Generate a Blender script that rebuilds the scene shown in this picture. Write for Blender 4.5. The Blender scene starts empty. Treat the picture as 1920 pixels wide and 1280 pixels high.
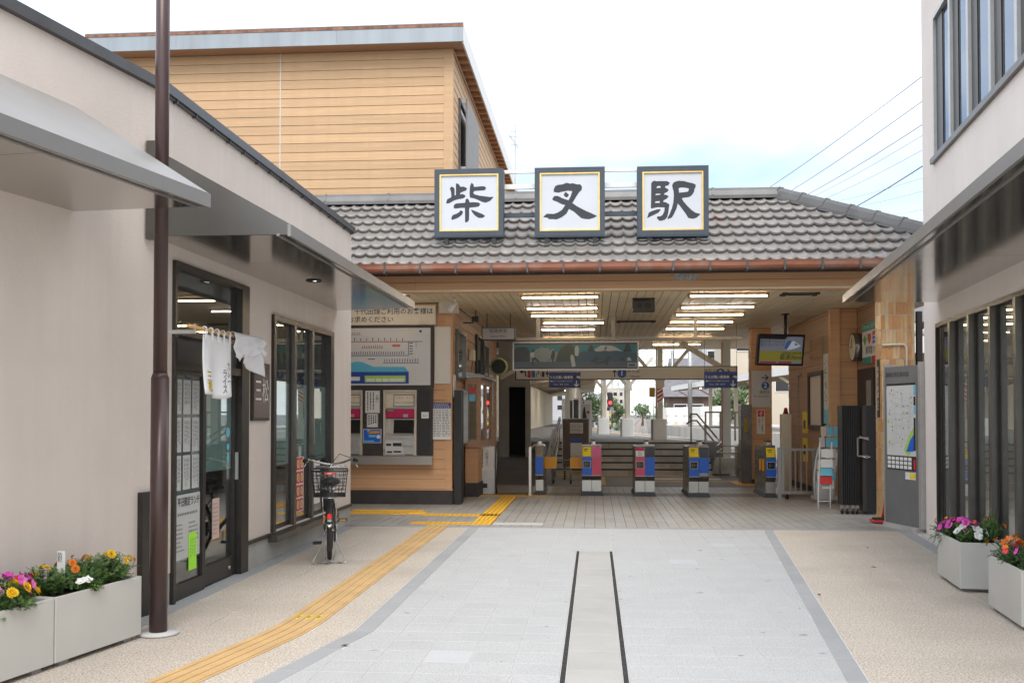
import bpy, math, random
from mathutils import Vector, Matrix
random.seed(11)
R = math.radians
V = Vector
sc = bpy.context.scene

# ------------------------------------------------------------------ camera
YAW, PITCH, EYE, FPX = R(4.614), R(1.3), 1.6, 1920.0
cam_data = bpy.data.cameras.new('camera')
cam_data.lens = 36.0; cam_data.sensor_width = 36.0
cam_data.shift_y = 0.04814
cam_data.clip_start = 0.05; cam_data.clip_end = 4000
cam = bpy.data.objects.new('camera', cam_data)
sc.collection.objects.link(cam)
cam.location = (0, 0, EYE)
cam.rotation_euler = (math.pi/2 + PITCH, 0, YAW)
sc.camera = cam

# ------------------------------------------------------------------ sky, sun, exposure
SUN_EL, SUN_AZ = R(52), R(176)      # azimuth clockwise from +Y: high behind the viewer
world = bpy.data.worlds.new('World'); sc.world = world; world.use_nodes = True
nt = world.node_tree; nt.nodes.clear()
wo = nt.nodes.new('ShaderNodeOutputWorld'); bg = nt.nodes.new('ShaderNodeBackground')
sky = nt.nodes.new('ShaderNodeTexSky'); sky.sky_type = 'NISHITA'; sky.sun_disc = False
sky.sun_elevation = SUN_EL; sky.sun_rotation = SUN_AZ
sky.air_density = 1.0; sky.dust_density = 1.6; sky.ozone_density = 1.0
tc = nt.nodes.new('ShaderNodeTexCoord')
mp = nt.nodes.new('ShaderNodeMapping'); mp.inputs['Scale'].default_value = (1.0, 1.0, 2.6)
mp.inputs['Location'].default_value = (4.7, 2.2, 0.8)
cn = nt.nodes.new('ShaderNodeTexNoise'); cn.inputs['Scale'].default_value = 1.7
cn.inputs['Detail'].default_value = 5; cn.inputs['Roughness'].default_value = 0.5
cr = nt.nodes.new('ShaderNodeValToRGB')
cr.color_ramp.elements[0].position = 0.305; cr.color_ramp.elements[0].color = (0.0, 0.0, 0.0, 1)
cr.color_ramp.elements[1].position = 0.60; cr.color_ramp.elements[1].color = (0.97, 0.97, 0.97, 1)
mx = nt.nodes.new('ShaderNodeMix'); mx.data_type = 'RGBA'
mx.inputs[7].default_value = (8.6, 8.8, 9.1, 1)      # thin bright cloud
nt.links.new(tc.outputs['Generated'], mp.inputs['Vector']); nt.links.new(mp.outputs['Vector'], cn.inputs['Vector'])
nt.links.new(cn.outputs['Fac'], cr.inputs['Fac']); nt.links.new(cr.outputs['Color'], mx.inputs[0])
nt.links.new(sky.outputs['Color'], mx.inputs[6]); nt.links.new(mx.outputs[2], bg.inputs['Color'])
bg.inputs['Strength'].default_value = 0.1
nt.links.new(bg.outputs['Background'], wo.inputs['Surface'])

sl = bpy.data.lights.new('sun', 'SUN'); sl.energy = 1.1; sl.angle = R(35); sl.color = (1.0, 0.96, 0.9)
so = bpy.data.objects.new('sun', sl); sc.collection.objects.link(so)
sd = V((math.sin(SUN_AZ)*math.cos(SUN_EL), math.cos(SUN_AZ)*math.cos(SUN_EL), math.sin(SUN_EL)))
so.rotation_euler = sd.to_track_quat('Z', 'Y').to_euler(); so.location = (0, -5, 30)

vs = sc.view_settings
vs.view_transform = 'Standard'; vs.look = 'None'; vs.gamma = 1.0; vs.exposure = 1.22
sc.cycles.use_denoising = True
sc.cycles.max_bounces = 8; sc.cycles.diffuse_bounces = 4; sc.cycles.glossy_bounces = 4
sc.cycles.transparent_max_bounces = 16; sc.cycles.transmission_bounces = 6

# ------------------------------------------------------------------ helpers
_fw = V((-math.sin(YAW)*math.cos(PITCH), math.cos(YAW)*math.cos(PITCH), math.sin(PITCH)))
_rt = V((math.cos(YAW), math.sin(YAW), 0)); _up = _rt.cross(_fw)
def at(px, py, Y):
    """point seen at a survey pixel of the photograph, on the plane at street distance Y"""
    r = _fw*FPX + _rt*(px-960) + _up*(732.43-py)
    return V((0, 0, EYE)) + r*(Y/r.y)

COL = sc.collection
OFF = {}
class MB:
    def __init__(s): s.v = []; s.f = []; s.mi = []; s.k = 0; s.T = None; s.sm = []; s.smooth = False
    def mat(s, k): s.k = k; return s
    def add(s, vs, fs):
        b = len(s.v)
        s.v += [(s.T @ V(p)) if s.T else V(p) for p in vs]
        for f in fs: s.f.append([b+i for i in f]); s.mi.append(s.k); s.sm.append(s.smooth)
        return s
    def box(s, x0, x1, y0, y1, z0, z1):
        return s.add([(x0,y0,z0),(x1,y0,z0),(x1,y1,z0),(x0,y1,z0),(x0,y0,z1),(x1,y0,z1),(x1,y1,z1),(x0,y1,z1)],
                     [(0,3,2,1),(4,5,6,7),(0,1,5,4),(1,2,6,5),(2,3,7,6),(3,0,4,7)])
    def bbox(s, x0, x1, y0, y1, z0, z1, b=0.01):
        """box with chamfered vertical edges and top edge"""
        P = lambda i: [(x0+i+b,y0+i),(x1-i-b,y0+i),(x1-i,y0+i+b),(x1-i,y1-i-b),(x1-i-b,y1-i),(x0+i+b,y1-i),(x0+i,y1-i-b),(x0+i,y0+i+b)]
        a = [(p[0],p[1],z0) for p in P(0)]; m = [(p[0],p[1],z1-b) for p in P(0)]; t = [(p[0],p[1],z1) for p in P(b)]
        fs = [tuple(range(7,-1,-1)), tuple(range(16,24))]
        for i in range(8):
            j = (i+1)%8; fs += [(i,j,8+j,8+i),(8+i,8+j,16+j,16+i)]
        return s.add(a+m+t, fs)
    def obox(s, c, a, b, d):
        c = V(c); a = V(a); b = V(b); d = V(d)
        return s.add([c-a-b-d, c+a-b-d, c+a+b-d, c-a+b-d, c-a-b+d, c+a-b+d, c+a+b+d, c-a+b+d],
                     [(0,3,2,1),(4,5,6,7),(0,1,5,4),(1,2,6,5),(2,3,7,6),(3,0,4,7)])
    def bar(s, p, q, w, h, up=(0,0,1)):
        p = V(p); q = V(q); d = (q-p); L = d.length; d.normalize(); sd = d.cross(V(up))
        if sd.length < 1e-4: sd = d.cross(V((1,0,0)))
        sd.normalize(); u = sd.cross(d)
        return s.obox((p+q)/2, d*L/2, sd*w/2, u*h/2)
    def prism(s, poly, vec):
        n = len(poly); vec = V(vec); a = [V(p) for p in poly]; b = [p+vec for p in a]
        fs = [tuple(range(n-1,-1,-1)), tuple(range(n,2*n))]
        for i in range(n): j = (i+1)%n; fs.append((i,j,n+j,n+i))
        return s.add(a+b, fs)
    def quad(s, *p): return s.add(p, [tuple(range(len(p)))])
    def tube(s, pts, r, n=8, close=False, rs=None):
        pts = [V(p) for p in pts]; m = len(pts); vs = []; fs = []
        ref = None
        for i, p in enumerate(pts):
            if close: d = pts[(i+1)%m]-pts[i-1]
            else: d = pts[min(i+1,m-1)]-pts[max(i-1,0)]
            d.normalize()
            if ref is None: ref = d.orthogonal().normalized()
            ref = (ref-d*ref.dot(d)); ref.normalize(); b = d.cross(ref); rr = rs[i] if rs else r
            for k in range(n):
                t = 2*math.pi*k/n; vs.append(p+(ref*math.cos(t)+b*math.sin(t))*rr)
        for i in range(m if close else m-1):
            for k in range(n):
                a = i*n+k; c = i*n+(k+1)%n; o = ((i+1)%m)*n; fs.append((a, c, o+(k+1)%n, o+k))
        if not close: fs += [tuple(range(n-1,-1,-1)), tuple(range((m-1)*n, m*n))]
        q = s.smooth; s.smooth = True; s.add(vs, fs); s.smooth = q
        return s
    def cyl(s, p, q, r, n=12, r2=None): return s.tube([p, q], r, n, rs=[r, r if r2 is None else r2])
    def ring(s, c, ax, R0, r, n=28, k=6):
        c = V(c); ax = V(ax).normalized(); a = ax.orthogonal().normalized(); b = ax.cross(a)
        return s.tube([c+(a*math.cos(2*math.pi*i/n)+b*math.sin(2*math.pi*i/n))*R0 for i in range(n)], r, k, close=True)
    def disc(s, c, ax, r, n=20, h=0.0):
        c = V(c); ax = V(ax).normalized(); a = ax.orthogonal().normalized(); b = ax.cross(a)
        p = [c+(a*math.cos(2*math.pi*i/n)+b*math.sin(2*math.pi*i/n))*r for i in range(n)]
        return s.prism(p, ax*h) if h else s.quad(*p)
    def ball(s, c, r, n=10, m=6, sq=(1,1,1)):
        c = V(c); vs = []; fs = []
        for i in range(m+1):
            ph = math.pi*i/m
            for k in range(n):
                t = 2*math.pi*k/n; vs.append(c+V((r*sq[0]*math.sin(ph)*math.cos(t), r*sq[1]*math.sin(ph)*math.sin(t), r*sq[2]*math.cos(ph))))
        for i in range(m):
            for k in range(n): fs.append((i*n+k, (i+1)*n+k, (i+1)*n+(k+1)%n, i*n+(k+1)%n))
        q = s.smooth; s.smooth = True; s.add(vs, fs); s.smooth = q
        return s
    def mesh(s, name, mats, off=V((0,0,0))):
        me = bpy.data.meshes.new(name)
        me.from_pydata([tuple(p-off) for p in s.v], [], s.f)
        for m in (mats if isinstance(mats, (list, tuple)) else [mats]): me.materials.append(m)
        me.polygons.foreach_set('material_index', s.mi)
        me.polygons.foreach_set('use_smooth', s.sm)
        me.update()
        return me
    def build(s, name, mats, parent=None):
        if parent is None:
            xs = [p.x for p in s.v]; ys = [p.y for p in s.v]; zs = [p.z for p in s.v]
            off = V(((min(xs)+max(xs))/2, (min(ys)+max(ys))/2, min(zs)))
        else: off = OFF[parent.name]
        o = bpy.data.objects.new(name, s.mesh(name, mats, off)); COL.objects.link(o)
        if parent is None: o.location = off
        else: o.parent = parent
        OFF[o.name] = off
        return o

LABELS = {}
def tag(o, label, cat, group=None, kind=None):
    if label: o['label'] = label
    if cat: o['category'] = cat
    if group: o['group'] = group
    if kind: o['kind'] = kind
    return o
def structure(o): o['kind'] = 'structure'; return o
def thing(name, label, cat, loc=(0,0,0), rz=0.0, group=None, local=False):
    o = bpy.data.objects.new(name, None); COL.objects.link(o); o.empty_display_size = 0.1
    o.location = loc; o.rotation_euler = (0, 0, rz)
    OFF[o.name] = V((0,0,0)) if local else V(loc)
    return tag(o, label, cat, group)
def clone(o, parent=None, loc=None, rz=None):
    c = o.copy(); COL.objects.link(c); c.parent = parent; OFF[c.name] = OFF.get(o.name, V((0,0,0)))
    if loc is not None: c.location = loc
    if rz is not None: c.rotation_euler = (0, 0, rz)
    for ch in list(o.children): clone(ch, c)
    return c
def inst(name, me, parent, loc, rot=None, scale=None):
    """another object on shared mesh data, placed in world coordinates under parent"""
    o = bpy.data.objects.new(name, me); COL.objects.link(o)
    o.parent = parent
    o.location = V(loc)-(OFF[parent.name] if parent else V((0,0,0)))
    if rot is not None: o.rotation_euler = rot
    if scale is not None: o.scale = scale
    OFF[o.name] = V(loc)
    return o

class Plane:
    """a flat face for print: origin, right and up directions"""
    def __init__(s, o, u, v=(0,0,1)):
        s.o = V(o); s.u = V(u).normalized(); s.v = V(v).normalized(); s.n = s.u.cross(s.v)
    def p(s, x, y, l=1): return s.o+s.u*x+s.v*y+s.n*(0.0022*l)
    def rect(s, mb, x0, x1, y0, y1, l=1): return mb.quad(s.p(x0,y0,l), s.p(x1,y0,l), s.p(x1,y1,l), s.p(x0,y1,l))
    def poly(s, mb, pts, l=1): return mb.quad(*[s.p(x,y,l) for x,y in pts])
    def line(s, mb, a, b, w, l=1):
        a = V((a[0],a[1])); b = V((b[0],b[1])); d = (b-a).normalized(); q = V((-d.y,d.x))*w/2
        return s.poly(mb, [a-q, b-q, b+q, a+q], l)
    def circ(s, mb, x, y, r, l=1, n=18): return s.poly(mb, [(x+r*math.cos(2*math.pi*i/n), y+r*math.sin(2*math.pi*i/n)) for i in range(n)], l)
    def scribble(s, mb, x0, x1, y0, y1, rows, w, l=1, fill=0.75, vert=False, seg=0.03):
        """lines of print too small to read: rows of short dashes"""
        for i in range(rows):
            if vert:
                x = x1-(i+0.5)*(x1-x0)/rows; y = y1; end = y1-(y1-y0)*random.uniform(fill, 1)
                while y > end:
                    d = min(seg*random.uniform(.4,1), y-y0); s.rect(mb, x-w/2, x+w/2, y-d, y, l); y -= d+seg*.35
            else:
                y = y1-(i+0.5)*(y1-y0)/rows; x = x0; end = x0+(x1-x0)*random.uniform(fill, 1)
                while x < end:
                    d = min(seg*random.uniform(.4,1.2), x1-x); s.rect(mb, x, x+d, y-w/2, y+w/2, l); x += d+seg*.35
def text(body, size, mat, parent, pl, x, y, l=2, align='CENTER', vertical=False, bold=0.0, sx=1.0, name='lettering', fn=None, ls=1.0):
    c = bpy.data.curves.new('t', 'FONT'); c.body = '\n'.join(body) if vertical else body
    c.size = size; c.resolution_u = 2; c.align_x = align; c.align_y = 'CENTER'; c.offset = bold; c.space_line = ls
    o = bpy.data.objects.new('t', c); m = o.to_mesh()
    vs = [(p.co.x*sx, p.co.y) for p in m.vertices]; fs = [list(p.vertices) for p in m.polygons]
    o.to_mesh_clear(); bpy.data.objects.remove(o); bpy.data.curves.remove(c)
    mb = MB(); mb.add([(fn(x+a, y+b) if fn else pl.p(x+a, y+b, l)) for a, b in vs], fs)
    return mb.build(name, mat, parent)

# ------------------------------------------------------------------ materials
def _mk(name):
    m = bpy.data.materials.new(name); m.use_nodes = True; n = m.node_tree.nodes; n.clear()
    out = n.new('ShaderNodeOutputMaterial'); b = n.new('ShaderNodeBsdfPrincipled')
    m.node_tree.links.new(b.outputs[0], out.inputs[0])
    return m, n, m.node_tree.links, b
def rgb(h):
    h = h.lstrip('#'); c = [int(h[i:i+2], 16)/255 for i in (0, 2, 4)]
    return tuple(x/12.92 if x <= .04045 else ((x+.055)/1.055)**2.4 for x in c)
def M(name, col, rough=.6, metal=0.0, var=0.0, scale=4.0, stretch=(1,1,1), bump=0.0, bscale=60.0, bstretch=None, rand=0.0,
      spec=0.5, emit=0.0, speck=None, spscale=200.0, coat=0.0, dirt=None, dscale=1.2, dlo=.5, dhi=.7, rvar=0.0, spots=None, streak=0.0):
    if isinstance(col, str): col = rgb(col)
    m, n, L, b = _mk(name)
    b.inputs['Roughness'].default_value = rough; b.inputs['Metallic'].default_value = metal
    b.inputs['Specular IOR Level'].default_value = spec; b.inputs['Coat Weight'].default_value = coat
    geo = n.new('ShaderNodeNewGeometry')
    def noise(sc_, st=(1,1,1), det=4):
        mp = n.new('ShaderNodeMapping'); mp.inputs['Scale'].default_value = st; L.new(geo.outputs['Position'], mp.inputs['Vector'])
        t = n.new('ShaderNodeTexNoise'); t.inputs['Scale'].default_value = sc_; t.inputs['Detail'].default_value = det
        L.new(mp.outputs[0], t.inputs['Vector']); return t.outputs['Fac']
    def mix(fac, a, c, mode='MIX'):
        x = n.new('ShaderNodeMix'); x.data_type = 'RGBA'; x.blend_type = mode
        if isinstance(fac, float): x.inputs[0].default_value = fac
        else: L.new(fac, x.inputs[0])
        for i, q in ((6, a), (7, c)):
            if isinstance(q, tuple): x.inputs[i].default_value = (*q[:3], 1)
            else: L.new(q, x.inputs[i])
        return x.outputs[2]
    def ramp(f, lo, hi):
        r = n.new('ShaderNodeMapRange'); r.inputs[1].default_value = lo; r.inputs[2].default_value = hi; L.new(f, r.inputs[0]); return r.outputs[0]
    cur = tuple(col)
    if var: cur = mix(ramp(noise(scale, stretch), .3, .7), tuple(c*(1-var) for c in col), tuple(min(c*(1+var),1) for c in col))
    if speck:
        for k, (sc_col, lo, hi) in enumerate(speck):
            cur = mix(ramp(noise(spscale*(1+.37*k), (1,1,1), 2), lo, hi), cur, tuple(sc_col))
    if streak: cur = mix(ramp(noise(3.5, (1.6,1.6,.12), 5), .42, .75), cur, tuple(c*(1-streak) for c in col))
    if spots: cur = mix(ramp(noise(spots[1], (1,1,1), 1), spots[2], spots[3]), cur, tuple(spots[0]))
    if dirt: cur = mix(ramp(noise(dscale, (1,1,1), 6), dlo, dhi), cur, tuple(dirt))
    if rand:
        oi = n.new('ShaderNodeObjectInfo'); mr = n.new('ShaderNodeMapRange'); mr.inputs[3].default_value = 1-rand; mr.inputs[4].default_value = 1+rand
        L.new(oi.outputs['Random'], mr.inputs[0]); hs = n.new('ShaderNodeHueSaturation'); L.new(mr.outputs[0], hs.inputs['Value'])
        if isinstance(cur, tuple): hs.inputs['Color'].default_value = (*cur, 1)
        else: L.new(cur, hs.inputs['Color'])
        cur = hs.outputs[0]
    if isinstance(cur, tuple): b.inputs['Base Color'].default_value = (*cur, 1)
    else: L.new(cur, b.inputs['Base Color'])
    if rvar:
        r = n.new('ShaderNodeMapRange'); r.inputs[3].default_value = max(rough-rvar, .02); r.inputs[4].default_value = min(rough+rvar, 1)
        L.new(noise(scale*1.7), r.inputs[0]); L.new(r.outputs[0], b.inputs['Roughness'])
    if bump:
        bp = n.new('ShaderNodeBump'); bp.inputs['Strength'].default_value = bump; bp.inputs['Distance'].default_value = .01
        L.new(noise(bscale, bstretch or stretch), bp.inputs['Height']); L.new(bp.outputs[0], b.inputs['Normal'])
    if emit:
        b.inputs['Emission Strength'].default_value = emit
        if isinstance(cur, tuple): b.inputs['Emission Color'].default_value = (*cur, 1)
        else: L.new(cur, b.inputs['Emission Color'])
    return m
def glass(name, tint, refl=.12, rough=.0, gcol=(.95,.97,1)):
    m = bpy.data.materials.new(name); m.use_nodes = True; n = m.node_tree.nodes; n.clear(); L = m.node_tree.links
    out = n.new('ShaderNodeOutputMaterial'); tr = n.new('ShaderNodeBsdfTransparent'); gl = n.new('ShaderNodeBsdfGlossy')
    tr.inputs[0].default_value = (*tint, 1); gl.inputs['Roughness'].default_value = rough; gl.inputs[0].default_value = (*gcol,1)
    fr = n.new('ShaderNodeLayerWeight'); fr.inputs['Blend'].default_value = .5      # Facing = 1-|cos|
    pw = n.new('ShaderNodeMath'); pw.operation = 'POWER'; pw.inputs[1].default_value = 4.0; L.new(fr.outputs['Facing'], pw.inputs[0])
    mr = n.new('ShaderNodeMapRange'); mr.inputs[3].default_value = refl; mr.inputs[4].default_value = .95
    ms = n.new('ShaderNodeMixShader'); L.new(pw.outputs[0], mr.inputs[0]); L.new(mr.outputs[0], ms.inputs[0])
    L.new(tr.outputs[0], ms.inputs[1]); L.new(gl.outputs[0], ms.inputs[2]); L.new(ms.outputs[0], out.inputs[0])
    return m
def film(name, col, op=.75, rough=.35):
    """frosted film or thin paper on glass: part diffuse, part see-through"""
    m = bpy.data.materials.new(name); m.use_nodes = True; n = m.node_tree.nodes; n.clear(); L = m.node_tree.links
    out = n.new('ShaderNodeOutputMaterial'); tr = n.new('ShaderNodeBsdfTransparent'); b = n.new('ShaderNodeBsdfPrincipled')
    b.inputs['Base Color'].default_value = (*col, 1); b.inputs['Roughness'].default_value = rough
    ms = n.new('ShaderNodeMixShader'); ms.inputs[0].default_value = op
    L.new(tr.outputs[0], ms.inputs[1]); L.new(b.outputs[0], ms.inputs[2]); L.new(ms.outputs[0], out.inputs[0])
    return m

m_stucco = M('stucco', (.72,.645,.585), .9, streak=.045, var=.06, scale=1.4, bump=.35, bscale=55, dirt=(.65,.58,.53), dscale=.7, dlo=.5, dhi=.75)
m_stucco2 = M('stucco_pale', (.80,.735,.69), .9, streak=.035, var=.04, scale=1.2, bump=.3, bscale=60)
m_plinth = M('plinth_concrete', (.42,.42,.40), .85, var=.1, scale=3, bump=.2, bscale=90)
m_bronze = M('bronze_frame', (.060,.055,.050), .38, .6, var=.12, scale=6)
m_bronze_l = M('bronze_frame_light', (.13,.12,.108), .35, .7, var=.1, scale=6)
m_soffit = M('soffit_metal', (.50,.475,.445), .13, .95, var=.04, scale=2, bump=.03, bscale=2.5, rvar=.03)
m_fasciam = M('canopy_fascia', (.27,.265,.255), .42, .5, var=.05, scale=3)
m_canopytop = M('canopy_top', (.36,.35,.335), .42, .55, var=.05, scale=2)
m_coping = M('coping', (.10,.10,.105), .45, .5, var=.1, scale=5)
m_pole = M('pole_paint', (.070,.042,.040), .3, .2, var=.15, scale=5, stretch=(1,1,.2))
m_planter = M('planter_paint', (.53,.525,.49), .55, var=.03, scale=3, bump=.05, bscale=200, dirt=(.47,.465,.43), dscale=2.5, dlo=.62, dhi=.8)
m_soil = M('soil', (.05,.035,.022), .95, var=.4, scale=30)
m_granite = M('granite_slab', (.465,.47,.465), .75, spots=((.30,.30,.30),7.0,.735,.755), var=.04, scale=3, rand=.018, speck=[((.34,.35,.36),.52,.62),((.60,.61,.62),.56,.66)], spscale=75, bump=.35, bscale=120, dirt=(.42,.43,.43), dscale=.9, dlo=.55, dhi=.8)
m_granite_w = M('granite_slab_new', (.50,.51,.52), .75, var=.03, scale=3, speck=[((.46,.47,.48),.54,.64)], spscale=130)
m_granite_d = M('granite_border', (.345,.352,.36), .75, var=.06, scale=3, rand=.05, speck=[((.28,.285,.29),.52,.62),((.44,.45,.46),.56,.66)], spscale=150)
m_drainslab = M('drain_cover', (.44,.435,.41), .8, var=.06, scale=3, rand=.04, speck=[((.35,.345,.33),.52,.64)], spscale=140)
m_aggr = M('exposed_aggregate', (.50,.45,.385), .85, dirt=(.40,.355,.30), dscale=.8, dlo=.52, dhi=.8, var=.06, scale=2.0, rand=.02, speck=[((.31,.26,.21),.50,.60),((.72,.68,.62),.53,.62),((.57,.44,.32),.56,.65)], spscale=62, bump=.45, bscale=110)
m_joint = M('joint_mortar', (.60,.59,.57), .9, var=.1, scale=8)
m_joint_d = M('joint_dark', (.10,.10,.10), .9, var=.2, scale=8)
m_drain = M('drain_iron', (.035,.036,.038), .6, .3, var=.2, scale=20)
m_asph = M('asphalt', (.085,.085,.09), .85, var=.15, scale=2, bump=.3, bscale=150)
m_asph_p = M('platform_asphalt', (.23,.232,.235), .75, var=.15, scale=1.3, bump=.2, bscale=150)
m_ground = M('ground_earth', (.16,.155,.14), .95, var=.25, scale=.4)
m_ballast = M('ballast', (.26,.22,.19), .95, var=.35, scale=9, bump=.6, bscale=30)
m_tile = M('floor_tile', (.37,.365,.345), .42, spots=((.2,.2,.19),6.0,.73,.75), var=.06, scale=1.5, rand=.06, bump=.05, bscale=120, dirt=(.29,.285,.27), dscale=1.1, dlo=.5, dhi=.75, rvar=.1)
m_tile_br = M('floor_tile_brown', (.20,.165,.14), .5, var=.1, scale=2, rand=.06)
m_tact_o = M('tactile_ochre', (.60,.40,.185), .7, var=.1, scale=3, bump=.2, bscale=150, dirt=(.54,.36,.18), dscale=2.5)
m_tact_y = M('tactile_yellow', (.72,.39,.025), .5, var=.1, scale=3, rand=.05, dirt=(.55,.32,.05), dscale=3)
m_tact_yb = M('tactile_yellow_bar', (.85,.52,.06), .5, var=.06, scale=3)
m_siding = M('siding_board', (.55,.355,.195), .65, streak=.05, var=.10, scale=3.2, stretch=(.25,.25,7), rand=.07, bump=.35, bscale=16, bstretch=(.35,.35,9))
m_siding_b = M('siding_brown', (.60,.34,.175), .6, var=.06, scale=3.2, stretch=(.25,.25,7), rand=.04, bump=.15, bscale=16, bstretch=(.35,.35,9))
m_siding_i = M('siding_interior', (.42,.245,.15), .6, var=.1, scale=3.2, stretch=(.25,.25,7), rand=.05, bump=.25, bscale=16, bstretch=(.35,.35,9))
m_trim = M('siding_trim', (.55,.33,.18), .6, var=.06, scale=4)
m_gap = M('board_gap', (.12,.075,.05), .9)
m_roof = M('roof_tile', (.235,.22,.205), .40, .1, var=.14, scale=2.2, rand=.10, bump=.05, bscale=25, dirt=(.30,.135,.08), dscale=5.5, dlo=.67, dhi=.74, rvar=.1)
m_roofbase = M('roof_underlay', (.03,.03,.032), .8)
m_ridge = M('ridge_metal', (.15,.148,.145), .42, .3, var=.15, scale=3, rand=.04, dirt=(.22,.19,.17), dscale=4, dlo=.66, dhi=.75)
m_gutter = M('gutter_copper', (.25,.095,.055), .45, .15, var=.2, scale=3, stretch=(1,1,3), dirt=(.27,.17,.13), dscale=3)
m_galv = M('galvanised', (.36,.37,.36), .45, .6, var=.2, scale=10)
m_fascia_up = M('upper_fascia', (.30,.33,.355), .42, .3, var=.12, scale=1.4, stretch=(2.5,1,.3), dirt=(.32,.22,.16), dscale=2.4, dlo=.70, dhi=.80)
m_rust = M('rusty_edge', (.24,.12,.075), .7, .2, var=.4, scale=8)
m_ceil = M('ceiling_board', (.80,.68,.47), .55, var=.06, scale=2, rand=.04, dirt=(.70,.59,.41), dscale=.9, dlo=.5, dhi=.75)
m_base_dk = M('skirting_dark', (.042,.034,.032), .55, var=.2, scale=5)
m_steel = M('stainless', (.55,.54,.52), .30, .9, var=.025, scale=3, rvar=.05)
m_steel_d = M('stainless_dark', (.22,.215,.205), .25, .85, var=.15, scale=5, rvar=.08)
m_alu = M('aluminium', (.50,.50,.49), .4, .6, var=.06, scale=8)
m_black = M('black_plastic', (.022,.022,.023), .45, var=.1, scale=10)
m_rubber = M('rubber', (.018,.018,.018), .8)
m_navy = M('sign_frame_navy', (.050,.065,.085), .5, .1, var=.1, scale=6)
m_gold = M('gold_trim', (.80,.56,.20), .3, .8, var=.1, scale=12)
m_panel_w = M('sign_panel', (.55,.58,.63), .4, var=.02, scale=3)
m_ink = M('ink', (.028,.033,.042), .6)
m_inkb = M('ink_black', (.02,.02,.022), .6)
m_white = M('white_paint', (.78,.78,.76), .5, var=.03, scale=4)
m_paper = M('paper', (.72,.72,.70), .7)
m_cream = M('cream_paint', (.70,.64,.50), .6, var=.05, scale=3, dirt=(.58,.52,.40), dscale=2)
m_cream_c = M('cream_column', (.62,.58,.48), .55, var=.05, scale=3)
m_greyp = M('grey_panel', (.28,.27,.255), .5, var=.06, scale=4)
m_beigeb = M('beige_box', (.52,.47,.40), .5, .1, var=.04, scale=5)
m_blue = M('sign_blue', (.025,.055,.24), .45, var=.05, scale=4)
m_blue_b = M('gate_blue', (.012,.12,.62), .4)
m_pink = M('gate_pink', (.66,.075,.15), .4)
m_mag = M('magenta', (.50,.012,.10), .4)
m_pinkl = M('pink_panel', (.62,.12,.30), .35)
m_yel = M('yellow_panel', (.82,.62,.01), .45)
m_orange = M('flap_orange', (.72,.32,.005), .45)
m_purple = M('purple_pad', (.14,.08,.38), .4)
m_red = M('red_paint', (.62,.03,.025), .45)
m_redl = M('red_lens_glow', (.60,.02,.02), .2, emit=.12)  # slight emission imitates light caught by the reflector, which is no lamp
m_green = M('green_print', (.10,.42,.06), .5)
m_lime = M('lime_sheet', (.38,.86,.05), .6)
m_teal = M('teal_print', (.02,.28,.24), .5)
m_cyan = M('cyan_print', (.16,.52,.66), .5)
m_lgrey = M('light_grey_panel', (.56,.56,.54), .5, var=.03, scale=3)
m_mapw = M('map_panel', (.60,.61,.60), .35, var=.02, scale=3)
m_dkgl = M('dark_screen', (.012,.014,.014), .12)
m_wood = M('bamboo', (.60,.36,.13), .5, var=.15, scale=10)
m_cloth = M('white_cloth', (.76,.77,.79), .9, var=.02, scale=20, bump=.1, bscale=300)
m_glass = glass('window_glass', (.86,.91,.90), .12)
m_glass_c = glass('clear_glass', (.80,.84,.84), .10)
m_glass_up = glass('upper_glass', (.20,.23,.25), .35, 0, (.50,.57,.66))
m_frost = film('frosted_film', (.42,.56,.54), .92, .4)
m_canopyend_shade = M('canopy_end',(.15,.145,.135),.35,.6,var=.05,scale=3)  # darker copy of the canopy metal: shade on the end faces painted in
m_frost_w = film('frosted_white', (.50,.54,.53), .8, .5)
m_tube = M('fluorescent_tube', (1.0,.80,.50), .5, emit=16.0)
m_tube_w = M('fluorescent_tube_white', (1.0,.90,.84), .5, emit=16.0)
m_lamp = M('downlight', (1.0,.95,.86), .5, emit=4.0)
m_leaf = [M('leaf_a', (.075,.15,.03), .6, var=.3, scale=14), M('leaf_b', (.13,.23,.05), .6, var=.3, scale=14), M('leaf_c', (.05,.11,.04), .6, var=.3, scale=14)]
m_tree = [M('tree_leaf_a', (.085,.14,.05), .7, var=.35, scale=1.5), M('tree_leaf_b', (.13,.19,.075), .7, var=.3, scale=1.5)]
m_bark = M('bark', (.12,.09,.065), .9, var=.3, scale=8)
m_concrete = M('concrete', (.50,.49,.46), .85, var=.12, scale=1.6, bump=.15, bscale=60, dirt=(.33,.32,.30), dscale=1.5)
m_dark = M('void_shade_black', (.02,.02,.021), .8)  # near-black colour stands in for the darkness inside the doorway
m_room = M('room_wall', (.16,.155,.145), .9, var=.1, scale=2)
def jx(L, Y): return L

# ================================================================== SETTING: ground and paving
g = MB(); g.quad((-1500,-600,-.36),(1500,-600,-.36),(1500,2400,-.36),(-1500,2400,-.36))
structure(g.build('ground', m_ground))

YB = 5.4+.3007*7                                                       # the bend falls on a joint
def Lx(y): return -1.63 if y >= YB else -1.63-.178*(YB-y)          # inner edge of the left border
def sh(x, y): return x if y >= YB else x-.178*(YB-y)                 # the street bends left near the viewer
def Rx(y): return 1.50+.101*(y-6.28)                                    # inner edge of the right border
def Wx(y): return 4.38+.107*(y-13.51)                                   # street wall of the right building
YE = 14.42                                                              # where the station floor begins

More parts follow.
